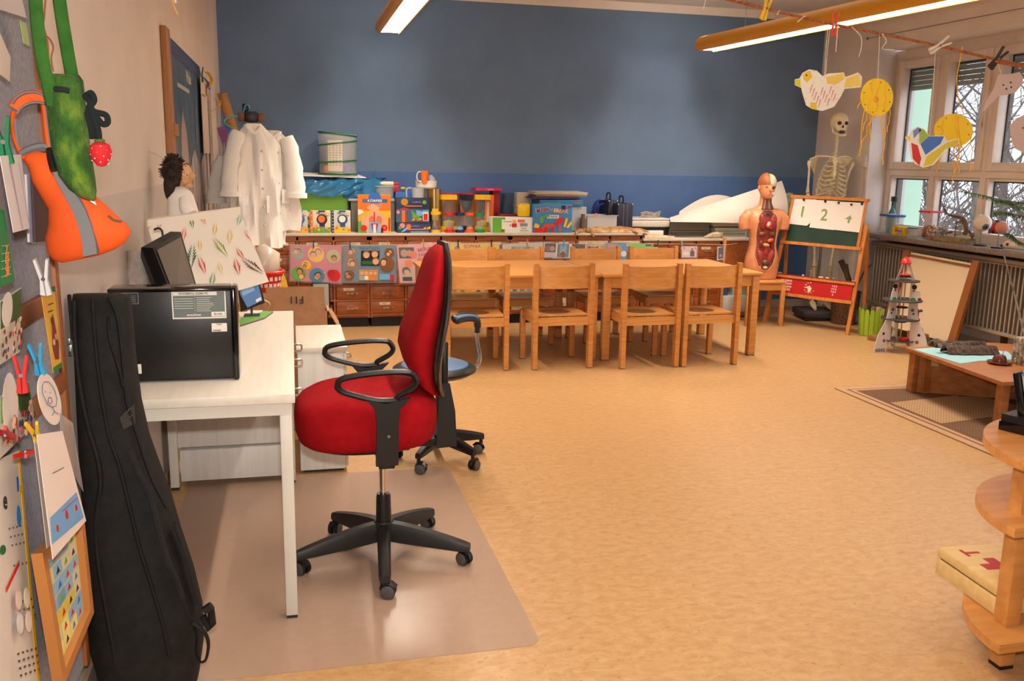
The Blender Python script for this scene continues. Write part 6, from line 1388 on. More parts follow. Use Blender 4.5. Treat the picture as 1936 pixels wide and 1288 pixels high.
# eye model and eye-muscle model on stands
def stand(px, pyb, X, pyc, name, lab, cat):
    b = at(px, pyb, X=X); t = thing(name, lab, cat, (X, b.y, ZS1)); m = loc_mb(t); m.lathe([(0, 0), (.05, 0), (.05, .008), (.045, .012), (0, .012)], BLACKP, n=28); m.build('base', t)
    zc = at(px, pyc, X=X).z-ZS1; m = loc_mb(t); m.cyl((0, 0, .01), (0, 0, zc), .005, STEEL, n=10); m.build('rod', t); return t, zc
t, zc = stand(1853, 460, 5.54, 435, 'eye_model', 'large white eyeball model with grey iris on a black stand', 'anatomy model')
m = loc_mb(t); m.ball((0, 0, zc+.060), .070, K(226, 210, 190, .2), 24); m.build('eyeball', t)
m = loc_mb(t); cc = Vector((-.012, -.05, -.022)).normalized(); ctr = Vector((0, 0, zc+.056)); Rr = cc.to_track_quat('Z', 'Y').to_matrix().to_4x4()
m.lathe([(0, .0725), (.024, .0665), (.028, .063)], K(90, 106, 120, .2), ctr, 20, Rr); m.lathe([(0, .0735), (.010, .0722)], BLK, ctr, 14, Rr); m.build('iris', t)
t, zc = stand(1886, 464, 5.52, 440, 'eye_muscle_model', 'red and black opened eye anatomy model on a thin stand', 'anatomy model')
m = loc_mb(t); m.ball((0, -.02, zc+.045), .05, K(196, 130, 110, .25), 20); m.build('eyeball', t)
m = loc_mb(t); m.box((0, .035, zc+.045), (.07, .035, .075), K(186, 30, 26, .35), RM(20, 0, 0), .008); m.box((0, .055, zc+.005), (.06, .035, .03), K(170, 28, 26, .35), None, .006); m.build('red_block', t)
m = loc_mb(t); m.tube([(0, .045, zc+.09), (0, .015, zc+.08), (0, -.005, zc+.055)], [.012, .016, .012], BLK, 8); m.tube([(-.02, .04, zc), (-.05, .03, zc+.02)], [.012, .008], BLK, 8); m.build('black_muscle', t)
m = MB(); p = at(1905, 462, X=5.50); m.tube([(5.50, p.y+.05, ZS1+.025), (5.50, p.y, ZS1+.04), (5.51, p.y-.10, ZS1+.035), (5.52, p.y-.22, ZS1+.02)], [.018, .034, .028, .010], nmat('skull_bone', (196, 184, 160), (222, 212, 190), (20, 20, 20), .6), 10)
m.ball((5.472, p.y+.03, ZS1+.03), .010, BONED, 8); m.ball((5.470, p.y-.03, ZS1+.045), .012, BONED, 8)
tag(m.build('animal_skull', sharp=80), 'pale animal skull lying at the right end of the sill', 'skull')
m = MB(); m.tube(smoothpath([at(1890, 430, X=5.45), at(1905, 445, X=5.44), at(1925, 455, X=5.42), at(1945, 452, X=5.42)], 5), .004, TWIG, 6); m.bm.free()

# ================================================================ line with paper birds and suns
ROPE = nmat('rust_rope', (130, 66, 34), (176, 104, 60), (90, 90, 90), .95)
def rp(px): # y on the rope for an image x
    P_ = [(1330, -12), (1400, 3), (1450, 18), (1570, 45), (1690, 69), (1770, 86), (1850, 105), (1936, 124), (2000, 140)]
    for i in range(len(P_)-1):
        if P_[i][0] <= px <= P_[i+1][0]: return lerp(P_[i][1], P_[i+1][1], (px-P_[i][0])/(P_[i+1][0]-P_[i][0]))
YRP = lambda px: 3.3-(px-1300)*.0007
pts = [at(px, rp(px), Y=YRP(px)) for px in (1335, 1400, 1450, 1510, 1570, 1630, 1690, 1770, 1850, 1936, 1995)]
m = MB()
P_ = [Vector((XL+.006, 3.9, 2.62))]+pts+[Vector((XR, 2.85, 2.0)) if False else pts[-1]+Vector((XR-pts[-1].x-.006, -.2, -.35))]
m.tube(smoothpath(P_, 5), .0048, ROPE, 6); rnd = random.Random(21)
for i in range(260):
    k = rnd.randint(1, len(P_)-3); q = P_[k].lerp(P_[k+1], rnd.random()); d = Vector((rnd.uniform(-1, 1), rnd.uniform(-1, 1), rnd.uniform(-1, 1)))*.011; m.prism([q, q+Vector((.0008, 0, .0008)), q+d], (0, .0006, 0), ROPE)
tag(m.build('coco_rope', sharp=80), 'hairy rust-brown rope stretched across the room at the upper right', 'rope')
PEGL = 'clothes pegs on the brown rope'
def rpeg(px, c, lab, rot, s=1.35, dy=0): p = at(px, rp(px)+dy, Y=YRP(px)-.006); cpeg('clothes_peg', lab, p, c, R=rot, s=s, group=PEGL)
rpeg(1448, YLW, 'yellow clothes peg at the top of the brown rope', RM(0, 0, 90) @ RM(15, 0, 0)); rpeg(1578, K(206, 60, 50), 'red clothes peg clipped on the brown rope above the white bird', RM(0, -20, 60) @ RM(0, 0, 0))
rpeg(1775, K(226, 206, 190), 'cream clothes peg lying across the rope in the window area', RM(0, 60, 0) @ RM(0, 0, 90)); rpeg(1885, K(56, 46, 44), 'dark brown clothes peg on the rope near the right edge', RM(0, 40, 0) @ RM(0, 0, 90))
STR = K(206, 196, 180, .9)
def cutout(name, lab, cat, pts2, Y, col, deco=None, group='paper cut-outs hanging from the rope', th=.0015):
    m = MB(); P3 = [at(x, y, Y=Y) for x, y in pts2]; m.prism(P3, (0, th, 0), col)
    if deco: deco(m, Y)
    o = m.build(name); tag(o, lab, cat, group)
def blob(m, pts2, Y, col, lift=.0008): m.prism([at(x, y, Y=Y-lift) for x, y in pts2][::1], (0, .0006, 0), col)
def circ(cx, cy, rx, ry=None, n=26, a0=0): ry = ry or rx; return [(cx+rx*math.cos(2*PI*i/n+a0), cy+ry*math.sin(2*PI*i/n+a0)) for i in range(n)]
Yb = YRP(1560)
PWH = nmat('crayon_paper', (240, 234, 218), (222, 190, 190), (60, 60, 60), .8, 3, lo=.55, hi=.75)
bird = [(1503, 150), (1512, 148), (1517, 138), (1530, 131), (1545, 134), (1555, 144), (1566, 139), (1596, 137), (1598, 146), (1622, 137), (1630, 145), (1628, 165), (1597, 168), (1590, 182), (1577, 202), (1555, 210), (1535, 206), (1524, 199), (1517, 175), (1515, 166), (1503, 161)]
def dec1(m, Y):
    YC = K(232, 196, 60, .8); blob(m, [(1503, 151), (1513, 150), (1514, 165), (1504, 161)], Y, K(214, 206, 60)); blob(m, [(1520, 138), (1532, 133), (1536, 146), (1526, 156), (1519, 150)], Y, YC); blob(m, [(1562, 146), (1596, 138), (1596, 150), (1580, 160), (1564, 158)], Y, K(238, 206, 100, .8)); blob(m, [(1600, 148), (1624, 140), (1628, 162), (1596, 166)], Y, K(238, 210, 110, .8)); blob(m, [(1532, 194), (1544, 194), (1544, 208), (1532, 204)], Y, YC)
    m.prism([at(1523, 141, Y=Y-.0018), at(1527, 141, Y=Y-.0018), at(1525, 145, Y=Y-.0018)], (0, .0006, 0), INK)
    for k in range(12): x = 1535+k*4; blob(m, [(x, 160+(k*7) % 30), (x+2, 160+(k*7) % 30), (x-3, 175+(k*7) % 30), (x-4, 175+(k*7) % 30)], Y, K(216, 130, 140, .8))
cutout('paper_bird', 'white paper bird with yellow and pink crayon, hanging under the red peg', 'paper bird', bird, Yb, PWH, dec1)
m = MB(); m.tube([at(1566, rp(1566), Y=Yb), at(1561, 100, Y=Yb), at(1559, 142, Y=Yb)], .0014, STR, 5); m.tube([at(1570, rp(1570), Y=Yb), at(1564, 100, Y=Yb), at(1561, 142, Y=Yb)], .0014, STR, 5); tag(m.build('thread'), 'doubled white thread from the rope to the white paper bird', 'thread', 'hanging threads')
YJ = K(246, 208, 50, .7); YT = K(236, 176, 36, .8)
def jelly(lab, cx, cy, rx, ry, Y, fringe, sp):
    t = thing('paper_sun', lab, 'paper sun', at(cx, cy, Y=Y), 0, 'yellow paper discs hanging from the rope'); m = MB(); m.prism([at(x, y, Y=Y) for x, y in circ(cx, cy, rx, ry)], (0, .0018, 0), YJ)
    for k in range(8): a = k*PI/4+.3; m.ball(at(cx+rx*.82*math.cos(a), cy+ry*.82*math.sin(a), Y=Y-.001), .0025, K(120, 80, 30), 6)
    if sp: m.ball(at(cx-2, cy+4, Y=Y-.001), (.012, .004, .012), K(230, 160, 40), 10)
    m.build('disc', t); rnd = random.Random(int(cx))
    for (x0, y0, x1, y1) in fringe:
        m = MB(); q = [at(x0, y0, Y=Y-.004)]; n = 5
        for k in range(1, n+1): q.append(at(lerp(x0, x1, k/n)+rnd.uniform(-3, 3)*(k < n), lerp(y0, y1, k/n), Y=Y-.004+rnd.uniform(-.01, .004)))
        m.tube(smoothpath(q, 3), .0019, YT, 5); m.build('wool_strand', t)
YJ1 = YRP(1655)
jelly('yellow paper disc with long wool strands, left one beside the white bird', 1658, 184, 31, 36, YJ1, [(1632, 183, 1621, 205), (1635, 205, 1624, 296), (1640, 212, 1630, 250), (1645, 210, 1646, 266), (1650, 214, 1628, 280), (1656, 216, 1640, 236), (1668, 216, 1670, 312), (1676, 210, 1672, 262), (1682, 205, 1678, 250), (1650, 150, 1642, 212), (1662, 150, 1655, 212), (1672, 152, 1672, 210)], True)
m = MB(); m.tube([at(1663, rp(1663), Y=YJ1), at(1660, 150, Y=YJ1)], .0013, STR, 5); tag(m.build('thread'), 'white thread from the rope to the left yellow paper disc', 'thread', 'hanging threads')
YJ2 = YRP(1800)+.06
jelly('yellow paper disc with wool strands, right one behind the blue bird', 1803, 247, 37, 32, YJ2, [(1818, 270, 1800, 350), (1812, 272, 1812, 330), (1804, 275, 1804, 325), (1786, 270, 1770, 325), (1776, 268, 1762, 310), (1838, 255, 1834, 325), (1806, 217, 1808, 275), (1814, 217, 1816, 270), (1782, 226, 1780, 262)], False)
m = MB(); m.tube(smoothpath([at(1820, 88, Y=YJ2-.06), at(1817, 105, Y=YJ2-.06), at(1809, 150, Y=YJ2-.03), at(1813, 190, Y=YJ2), at(1822, 215, Y=YJ2)], 5), .0018, YT, 5); tag(m.build('thread'), 'yellow wool thread from the rope to the right yellow paper disc', 'thread', 'hanging threads')
Yc = YRP(1760)
bird2 = [(1711, 259), (1720, 256), (1724, 246), (1736, 239), (1748, 244), (1757, 257), (1785, 256), (1790, 266), (1813, 262), (1813, 272), (1790, 282), (1780, 295), (1765, 312), (1745, 317), (1730, 310), (1722, 298), (1719, 272)]
def dec2(m, Y):
    blob(m, [(1711, 259), (1720, 257), (1722, 266)], Y, YJ); blob(m, [(1738, 242), (1747, 246), (1757, 258), (1738, 272)], Y, K(160, 190, 90, .8)); blob(m, [(1740, 272), (1757, 258), (1785, 258), (1778, 272), (1750, 293)], Y, K(80, 120, 190, .8)); blob(m, [(1723, 270), (1735, 275), (1742, 300), (1738, 313), (1726, 300)], Y, K(206, 60, 60, .8))
    blob(m, [(1752, 296), (1790, 270), (1812, 263), (1812, 271), (1786, 283), (1762, 311), (1746, 315)], Y, K(222, 200, 70, .8)); blob(m, [(1726, 248), (1736, 241), (1742, 246), (1728, 262)], Y, K(130, 140, 200, .8))
cutout('paper_bird', 'paper bird coloured blue, red and yellow hanging before the window', 'paper bird', bird2, Yc, PWH, dec2)
m = MB(); m.tube([at(1769, rp(1769), Y=Yc), at(1765, 160, Y=Yc), at(1758, 256, Y=Yc)], .0012, STR, 5); tag(m.build('thread'), 'white thread from the rope to the blue paper bird', 'thread', 'hanging threads')
PKP = K(206, 180, 168, .8)
def dots(pp):
    def d(m, Y):
        for x, y in pp: m.prism([at(x+a, y+b, Y=Y-.001) for a, b in ((-2, 0), (0, -2), (2, 0), (0, 2))], (0, .0008, 0), INK)
    return d
cutout('paper_shape', 'pale pink paper shape with a pointed tail below the dark peg', 'paper shape', [(1888, 140), (1905, 141), (1928, 136), (1934, 146), (1934, 158), (1920, 175), (1900, 180), (1890, 180), (1862, 208), (1857, 211), (1866, 190), (1880, 165)], YRP(1890), PKP, dots([(1897, 161), (1911, 156), (1903, 168), (1912, 165)]))
cutout('paper_shape', 'round pale pink paper shape cut by the right picture edge', 'paper shape', [(1909, 237), (1920, 226), (1936, 218), (1960, 222), (1962, 285), (1936, 290), (1918, 280), (1912, 262)], YRP(1930), PKP, dots([(1934, 242)]))
for a, b, c_, lab in ((1885, 1893, 140, 'thread between the dark peg and the pointed pink paper shape'), (1940, 1940, 219, 'thread holding the round pink paper shape')):
    m = MB(); m.tube([at(a, rp(a), Y=YRP(a)), at(b, c_+1, Y=YRP(a))], .0012, STR, 5); tag(m.build('thread'), lab, 'thread', 'hanging threads')
# loose string ends on the rope
for (x0, pts3, lab) in ((1330, [(1335, -8), (1330, 18)], 'short white thread end at the very top of the rope'), (1472, [(1474, 20), (1469, 28)], 'white knot end beside the yellow peg'), (1520, [(1522, 30), (1508, 42)], 'white thread end left of the red peg'), (1610, [(1612, 52), (1628, 70), (1628, 92), (1623, 108)], 'curled white ribbon end right of the red peg'), (1582, [(1584, 52), (1580, 98)], 'thin white thread end just below the red peg'), (1672, [(1668, 65), (1676, 78), (1668, 92), (1690, 94)], 'knotted beige thread above the left yellow disc')):
    Yq = YRP(x0); m = MB(); m.tube(smoothpath([at(x0+2, rp(x0+2), Y=Yq)]+[at(a, b, Y=Yq-.01) for a, b in pts3], 4), .002, STR, 5); tag(m.build('loose_thread'), lab, 'thread', 'loose thread ends on the rope')
# the glowing white flag-like peg piece at far right top
# ================================================================ round shelf trolley with phone and first aid box
SH = nmat('honey_beech', (186, 124, 62), (204, 142, 78), (4, 30, 30), .35)
t = thing('shelf_trolley', 'round-ended beech shelf with three tiers at the lower right edge', 'shelf', (2.4, 2.3, 0))
def tier(z, th=.028):
    cx_, cy_, r = 2.38, 2.0, .42; pts = []
    a0 = 0.0; n = 40
    for k in range(n+1): a = a0+(PI-2*a0)*k/n; pts.append((cx_+r*math.cos(a), cy_+r*math.sin(a), z))
    m = MB(); m.prism(pts, (0, 0, th), SH)
    es = [e for e in m.bm.edges if abs(e.verts[0].co.z-e.verts[1].co.z) < 1e-6]; bmesh.ops.bevel(m.bm, geom=es, offset=.004, segments=2, affect='EDGES'); return m
for z in (.675, .475, .115): tier(z).build('shelf_board', t)
for (x, y) in ((2.085, 2.115), (2.70, 2.115)): m = MB(); m.b2(x-.026, x+.026, y-.026, y+.026, .012, .675, SH, .003); m.build('post', t); m = MB(); m.b2(x-.024, x+.024, y-.024, y+.024, 0, .012, BLACKP); m.build('foot', t)
m = MB(); m.b2(2.36, 2.41, 2.33, 2.38, 0, .675, SH, .003); m.build('post', t)
t = thing('first_aid_box', 'pale wooden first aid box with red cross and letters on the bottom tier', 'box', (2.33, 2.29, .145), -4)
PW = nmat('pale_pine', (206, 172, 112), (218, 186, 128), (4, 30, 30), .4)
m = loc_mb(t); m.b2(-.24, .24, -.15, .15, .0, .055, PW, .003); m.build('box', t); m = loc_mb(t); m.b2(-.24, .24, -.15, .15, .062, .095, PW, .004); m.b2(-.23, .23, -.14, .14, .05, .065, K(80, 50, 30)); m.build('lid', t)
for x in (-.17, .12): m = loc_mb(t); m.b2(x-.018, x+.018, -.153, -.148, .048, .070, CHROME); m.build('hinge', t)
m = loc_mb(t); RC = K(176, 24, 30, .5)
m.b2(-.19, -.07, -.035, .005, .095, .0958, RC); m.b2(-.15, -.11, -.075, .045, .095, .0957, RC); m.text('T', TR(-.155, .09, .096) @ RM(0, 0, 90), .08, RC); m.text('T', TR(.12, .06, .096) @ RM(0, 0, 90), .08, RC); m.build('red_cross_print', t, label='red cross and red letters')
p = at(1925, 815, Z=.704)
t = thing('cordless_phone', 'black and silver cordless phone in its black charging cradle on the shelf', 'phone', (p.x+.02, p.y, .704), 20)
m = loc_mb(t); m.prism([(-.055, -.05, 0), (.06, -.05, 0), (.06, .05, 0), (-.055, .05, 0)], (0, 0, .028), BLACKS); m.prism([(-.045, -.04, .028), (.05, -.04, .028), (.05, .05, .028), (-.045, .05, .028)], (0, .0, .022), BLACKP); m.build('cradle', t)
m = loc_mb(t); m.box((0, .015, .105), (.05, .026, .16), BLACKS, RM(-14, 0, 0), .008); m.build('handset', t); m = loc_mb(t); m.box((0, .0, .115), (.040, .004, .12), K(176, 176, 176, .3), RM(-14, 0, 0), .0015); m.box((0, -.001, .135), (.03, .004, .035), K(40, 44, 60), RM(-14, 0, 0)); m.build('keypad_face', t, label='silver face with dark display')
# ================================================================ wall posters on the left wall
XW_ = XL+.004
def lw(px, py, X=-.585): return at(px, py, X=X)
def wposter(name, lab, cat, y0, y1, z0, z1, col, art, frame=None, X=-.592, group=None, th=.003):
    m = MB(); m.b2(X-th, X, y0, y1, z0, z1, col); f = Face(m, (X, y0, z0), (0, 1, 0), (0, 0, 1), y1-y0, z1-z0, .0008); f.n = Vector((1, 0, 0))
    f.x = Vector((0, 1, 0)); art(f)
    o = m.build(name); tag(o, lab, cat, group); return o
PR = nmat('pale_streaks', (96, 92, 96), (190, 176, 166), (2, 30, 3), .5, 5, lo=.4, hi=.6)
SEA = nmat('sea_blue', (28, 44, 62), (66, 86, 104), (6, 6, 6), .4, 5)
a = lw(316, 65); b = lw(378, 125)
def whale(f):
    GW_ = K(150, 130, 122, .5); f.rect(0, .93, 1, 1, K(40, 58, 92)); f.text('Wale', .55, .88, .10, K(190, 180, 170), sx=1.3); f.rect(.2, .80, .55, .82, K(160, 160, 160))
    f.poly([(.30, .70), (.40, .60), (.46, .3), (.44, .02), (.22, .02), (.2, .35), (.24, .6)], GW_); f.poly([(.52, .52), (.58, .4), (.6, .15), (.54, .12), (.5, .3)], K(110, 110, 116)); f.poly([(.72, .8), (.82, .6), (.86, .3), (.76, .25), (.7, .5)], K(86, 96, 110))
    f.poly([(.08, .4), (.14, .28), (.14, .1), (.06, .12)], K(126, 120, 120)); f.poly([(0, 0), (1, 0), (1, .5), (.8, .42), (.62, .52), (.4, .38), (.2, .46), (0, .36)], PR); 
    for k in range(22): f.rect(.05+.042*k, .05+.03*(k % 4), .06+.042*k, .20+.03*(k % 3), [K(200, 186, 176), K(70, 74, 84), K(120, 100, 90)][k % 3])
t = thing('whale_poster', 'dark blue whale poster with wooden edge strip hanging on the left wall', 'poster', (-.59, (a.y+b.y)/2, .9))
m = MB(); y0, y1 = a.y, b.y; m.b2(-.592, -.588, y0, y1, .95, 2.10, SEA); f = Face(m, (-.588, y0, .95), (0, 1, 0), (0, 0, 1), y1-y0, 1.15, .001); f.n = Vector((1, 0, 0)); whale(f); m.build('print', t)
m = MB(); m.b2(-.598, -.570, y0-.17, y0-.01, .88, 2.12, K(150, 96, 50, .5), .003); m.build('wood_strip', t)
m = MB(); m.b2(-.598, -.56, y0-.10, y0+.06, 1.60, 1.66, K(150, 96, 50, .5), .003); m.build('clip_block', t)
PR_ = nmat('streaky_print', (120, 104, 96), (206, 190, 178), (2, 30, 2), .5, 5, lo=.4, hi=.6)
y2, y3 = lw(380, 130).y, lw(400, 160).y
wposter('nature_poster', 'tall grey-brown nature poster right of the whale poster', 'poster', y2, y3-.05, .95, 2.06, PR_, lambda f: [f.rect(.0, .95, 1, 1, SEA), f.rect(.5, .3, .66, .9, K(96, 60, 44)), f.rect(.2, .1, .26, .6, K(60, 56, 40)), f.rect(.7, .05, .78, .35, K(110, 120, 50)), f.rect(.3, .6, .42, .85, K(70, 80, 100))])
yp = lw(372, 120).y
wposter('paper_strip', 'long white paper strip pegged between the two wall posters', 'paper', yp, yp+.45, 1.52, 2.02, K(206, 186, 176, .7), lambda f: [f.rect(.75, .8, .95, .95, K(120, 50, 40))], X=-.565)
cpeg('clothes_peg', 'dark green clothes peg holding the paper strip between the posters', Vector((-.565, yp+.05, 2.03)), K(30, 80, 50), R=RM(0, 0, 90), s=1.5, group='clothes pegs on the left wall')
m = MB(); Y_ = lambda px, py: at(px, py, X=-.53)
m.tube(smoothpath([Y_(381, 136), Y_(392, 137), Y_(400, 150), Y_(398, 160), Y_(393, 168)], 5), [.002]*4+[.010]*8+[.009]*4+[.003]*5, YLW, 6, flat=(.3, 1.3)); tag(m.build('yellow_ribbon'), 'curved yellow paper ribbon at the top of the nature poster', 'ribbon', 'yellow ribbons')
m = MB(); m.tube(smoothpath([Y_(383, 178), Y_(388, 183), Y_(397, 185)], 5), [.008]*5+[.003]*6, YLW, 6, flat=(.3, 1.3)); m.tube(smoothpath([Y_(404, 186), Y_(414, 190), Y_(415, 198), Y_(405, 208), Y_(393, 213)], 5), [.003]*5+[.008]*8+[.003]*8, YLW, 6, flat=(.3, 1.3)); tag(m.build('yellow_ribbon'), 'lower yellow paper ribbon curling out beside the cardboard tube', 'ribbon', 'yellow ribbons')
# yellow ribbon at the top edge
m = MB(); m.tube(smoothpath([at(325, -8, Y=3.2), at(327, 5, Y=3.2), at(331, 16, Y=3.2), at(336, 27, Y=3.2)], 4), .007, YLW, 6, flat=(.3, 1)); m.tube(smoothpath([at(330, -8, Y=3.21), at(332, 6, Y=3.21)], 4), .004, WHT, 5); m.tube([at(326, -8, Y=3.2), (at(326, -8, Y=3.2).x, 3.2, ZC)], .001, STR, 4)
tag(m.build('hanging_ribbon'), 'yellow and white ribbon end dangling at the top left edge of the picture', 'ribbon')
# cardboard tube and purple folder in the corner
m = MB(); a = at(420, 176, Y=8.3); b = Vector((-.27, 8.45, .90)); m.tube([b, a], .042, nmat('brown_tube', (150, 106, 56), (166, 120, 66), (10, 10, 30), .7), 20); a2 = (a-b).normalized(); m.tube([a, a+a2*.002], .036, K(96, 64, 36), 16)
tag(m.build('cardboard_tube'), 'brown cardboard tube standing in the corner above the white coats', 'tube')
m = MB(); a = at(412, 241, Y=8.0); m.prism([at(410, 242, Y=7.6), at(424, 238, Y=7.6), at(438, 262, Y=7.6), at(424, 285, Y=7.6)], (0, .012, 0), PURP); m.prism([at(424, 238, Y=7.605), at(432, 236, Y=7.605), at(444, 262, Y=7.605), at(438, 262, Y=7.605)], (0, .012, 0), BLU); q = at(424, 285, Y=7.6); m.cyl((q.x, 7.61, q.z+.06), (q.x, 7.61, 0), .012, STEEL, n=8)
tag(m.build('purple_sign'), 'purple and blue panel on a post behind the white coats', 'sign')

# ================================================================ coat stand with white coats
t = thing('coat_stand', 'wooden coat stand with black head carrying the white coats', 'coat stand', (-.25, 6.52, 0)); DW = K(116, 62, 34, .5)
m = loc_mb(t); m.cyl((0, 0, .03), (0, 0, 1.80), .018, DW); m.build('pole', t)
for k in range(4): m = loc_mb(t); a = k*PI/2+.5; m.tube([(0, 0, .10), (.12*math.cos(a), .12*math.sin(a), .06), (.24*math.cos(a), .24*math.sin(a), .012)], .014, DW, 8); m.build('foot', t)
m = loc_mb(t); m.b2(-.085, -.04, -.03, .03, 1.735, 1.79, DW, .006); m.b2(.045, .085, -.03, .03, 1.735, 1.79, DW, .006); m.b2(-.04, .045, -.035, .035, 1.73, 1.80, BLACKP, .008); m.b2(-.055, -.015, -.02, .02, 1.80, 1.85, BLACKP, .008); m.build('head', t)
HT = K(60, 150, 160, .4)
m = MB(WM[t.name]); m.tube(smoothpath([(-.085, -.03, 1.765), (-.14, -.04, 1.76), (-.17, -.05, 1.73), (-.15, -.06, 1.70), (-.11, -.06, 1.68)], 5), .006, HT, 6); m.tube(smoothpath([(-.045, -.02, 1.80), (-.035, -.03, 1.835), (-.015, -.03, 1.84), (-.005, -.03, 1.815)], 5), .005, HT, 6)
o = m.build('hook_cord'); tag(o, 'turquoise cord looped over the head of the coat stand', 'cord')
COTW = nmat('white_cotton', (234, 230, 224), (242, 238, 232), (6, 6, 6), .85, 4, .35, 60)
def coat(lab, cx, cy, ztop, zbot, w0, w1, dep, seed, sleeves, rz=0):
    rnd = random.Random(seed); ph = [rnd.uniform(0, 6) for _ in range(8)]; t = thing('lab_coat', lab, 'coat', (cx, cy, zbot), rz, 'white lab coats on the coat stand')
    m = loc_mb(t); H = ztop-zbot; rings = []; n = 48
    for i in range(19):
        v = i/18; z = H*v
        w_ = lerp(w1, w0, v) if v < .82 else lerp(lerp(w1, w0, .82), .045, ((v-.82)/.18)**1.5); d = lerp(dep, dep*.6, v) if v < .85 else dep*.5*(1-(v-.85)/.2)
        fold = (.022*(1-v)+.010)*(1 if v < .9 else .3); r = []
        for j in range(n):
            a = 2*PI*j/n; f_ = fold*(math.sin(5*a+ph[0]+v*1.5)+.7*math.sin(9*a+ph[1]-v*5)+.6*math.sin(15*a+ph[2]+v*6))
            r.append(Vector(((w_+f_)*math.cos(a), (d+f_*.8)*math.sin(a), z+(.012*math.sin(3*a+ph[3]) if i == 0 else 0))))
        rings.append(r)
    m.ring_tube(rings, COTW); m.build('coat_body', t, sharp=80)
    for (s, drop, out, ln) in sleeves:
        m = loc_mb(t); P0 = Vector((s*w0*.72, -.02, H*.93)); P1 = Vector((s*(w0+out*.6), -.04, H*.78)); P2 = Vector((s*(w0+out), -.05, H*.93-ln*.8)); P3 = Vector((s*(w0+out*1.02), -.05, H*.93-ln))
        pts = bez(P0, P1, P2, P3, 10); rr = [lerp(.050, .066, k/10)*(1+.10*math.sin(k*2.2+ph[4])) for k in range(11)]; m.tube(pts, rr, COTW, 16, flat=(1, .6)); m.tube([pts[-1]+Vector((0, 0, .03)), pts[-1]-Vector((0, 0, .004))], [rr[-1]*1.04, rr[-1]*1.06], COTW, 16, flat=(1, .62)); m.build('sleeve', t, sharp=80)
    m = loc_mb(t); yy = -dep*1.0-.012
    for k in range(5): m.ball((.06+.01*k, yy-.004+.012*k*.3, H*(.78-.15*k)), (.008, .003, .008), K(206, 190, 160), 8)
    m.build('buttons', t) if False else m.bm.free()
    for k in range(5): m = loc_mb(t); z = H*(.78-.15*k); d_ = lerp(dep, dep*.6, z/H)+.016; m.ball((w0*.30, -d_*.97, z), (.009, .004, .009), K(206, 190, 160), 8); m.build('button', t)
    m = loc_mb(t); m.grid(lambda u, v: (w0*(.45+.35*u), -lerp(dep, dep*.6, .35)-.012+.02*u, H*(.28+.14*v)), 4, 3, COTW, .004); m.build('pocket', t)
    m = loc_mb(t); m.tube([(-.045, .01, H*.985), (-.04, -.035, H*.965), (.0, -.055, H*.92), (.04, -.035, H*.965), (.045, .01, H*.985)], .014, COTW, 8, flat=(.5, 1.4)); m.build('collar', t)
    return t
coat('white lab coat at the back left, hanging behind the front coats', -.36, 6.62, 1.53, .93, .115, .135, .05, 1, [(-1, 0, .03, .30)])
coat('front left white lab coat with rolled short sleeve hanging from the stand', -.235, 6.44, 1.72, .90, .135, .165, .075, 2, [(-1, 0, .035, .42)], 8)
coat('front right white lab coat with buttons and short sleeve on the stand', -.115, 6.52, 1.68, 1.00, .13, .125, .06, 3, [(1, 0, .022, .40)], -6)

# ================================================================ puppet on the wall
p = at(330, 365, X=-.50); t = thing('hand_puppet', 'puppet with wild dark hair and white shirt hanging beside the whale poster', 'puppet', (-.50, p.y, p.z-.15)); SK = K(206, 160, 116, .6)
m = MB(); hz = at(338, 330, X=-.50).z; py_ = p.y; hs = .052
m.ring_tube([tring(z, a, b, 0, 2.2) for z, a, b in ((0, 0.001, .001),)]*1+[tring(0, .001, .001)], SK) if False else None
m.ball((-.47, py_+.02, hz), (.050, .050, .060), SK, 16); m.ball((-.425, py_-.005, hz-.002), (.018, .014, .013), SK, 10); m.ball((-.455, py_-.028, hz-.025), (.012, .01, .014), SK, 8); m.ball((-.438, py_-.01, hz-.045), (.02, .02, .012), SK, 8); m.build('head', t)
m = MB(); rnd = random.Random(14); HR = nmat('dark_hair', (22, 14, 10), (52, 32, 20), (50, 50, 50), .8)
m.ball((-.498, py_+.01, hz+.012), (.050, .060, .072), HR, 14); m.ball((-.515, py_+.0, hz-.05), (.03, .045, .07), HR, 12)
for k in range(420):
    th, ph_ = rnd.uniform(0, 2*PI), rnd.uniform(-.4, 1.5); d = Vector((math.cos(ph_)*math.cos(th)*.8-.25, math.cos(ph_)*math.sin(th), math.sin(ph_))).normalized(); q = Vector((-.497, py_+.01, hz+.015))+Vector((d.x*.045, d.y*.055, d.z*.065)); m.tube([q, q+d*rnd.uniform(.008, .024)+Vector((0, 0, -.004))], [.004, .001], HR, 3)
m.build('hair', t, sharp=80)
m = MB(); m.tube([(-.48, py_, hz-.055), (-.475, py_-.01, hz-.09), (-.465, py_-.02, hz-.18), (-.455, py_-.02, hz-.27)], [.035, .055, .068, .08], COTW, 16, flat=(1, .75)); m.build('shirt', t, sharp=80)
m = MB(); m.tube([(-.45, py_-.06, hz-.10), (-.445, py_-.09, hz-.14), (-.43, py_-.10, hz-.165)], [.028, .03, .032], COTW, 12); m.build('sleeve', t)
m = MB(); m.ball((-.43, py_-.105, hz-.185), (.026, .024, .022), SK, 12)
for k in range(4): m.tube([(-.445+.014*k, -.118+py_, hz-.19), (-.442+.014*k, -.128+py_, hz-.205), (-.442+.014*k, -.122+py_, hz-.218)], [.008, .007, .006], SK, 8)
m.tube([(-.41, py_-.10, hz-.178), (-.395, py_-.105, hz-.182)], [.008, .006], SK, 8); m.build('hand', t)
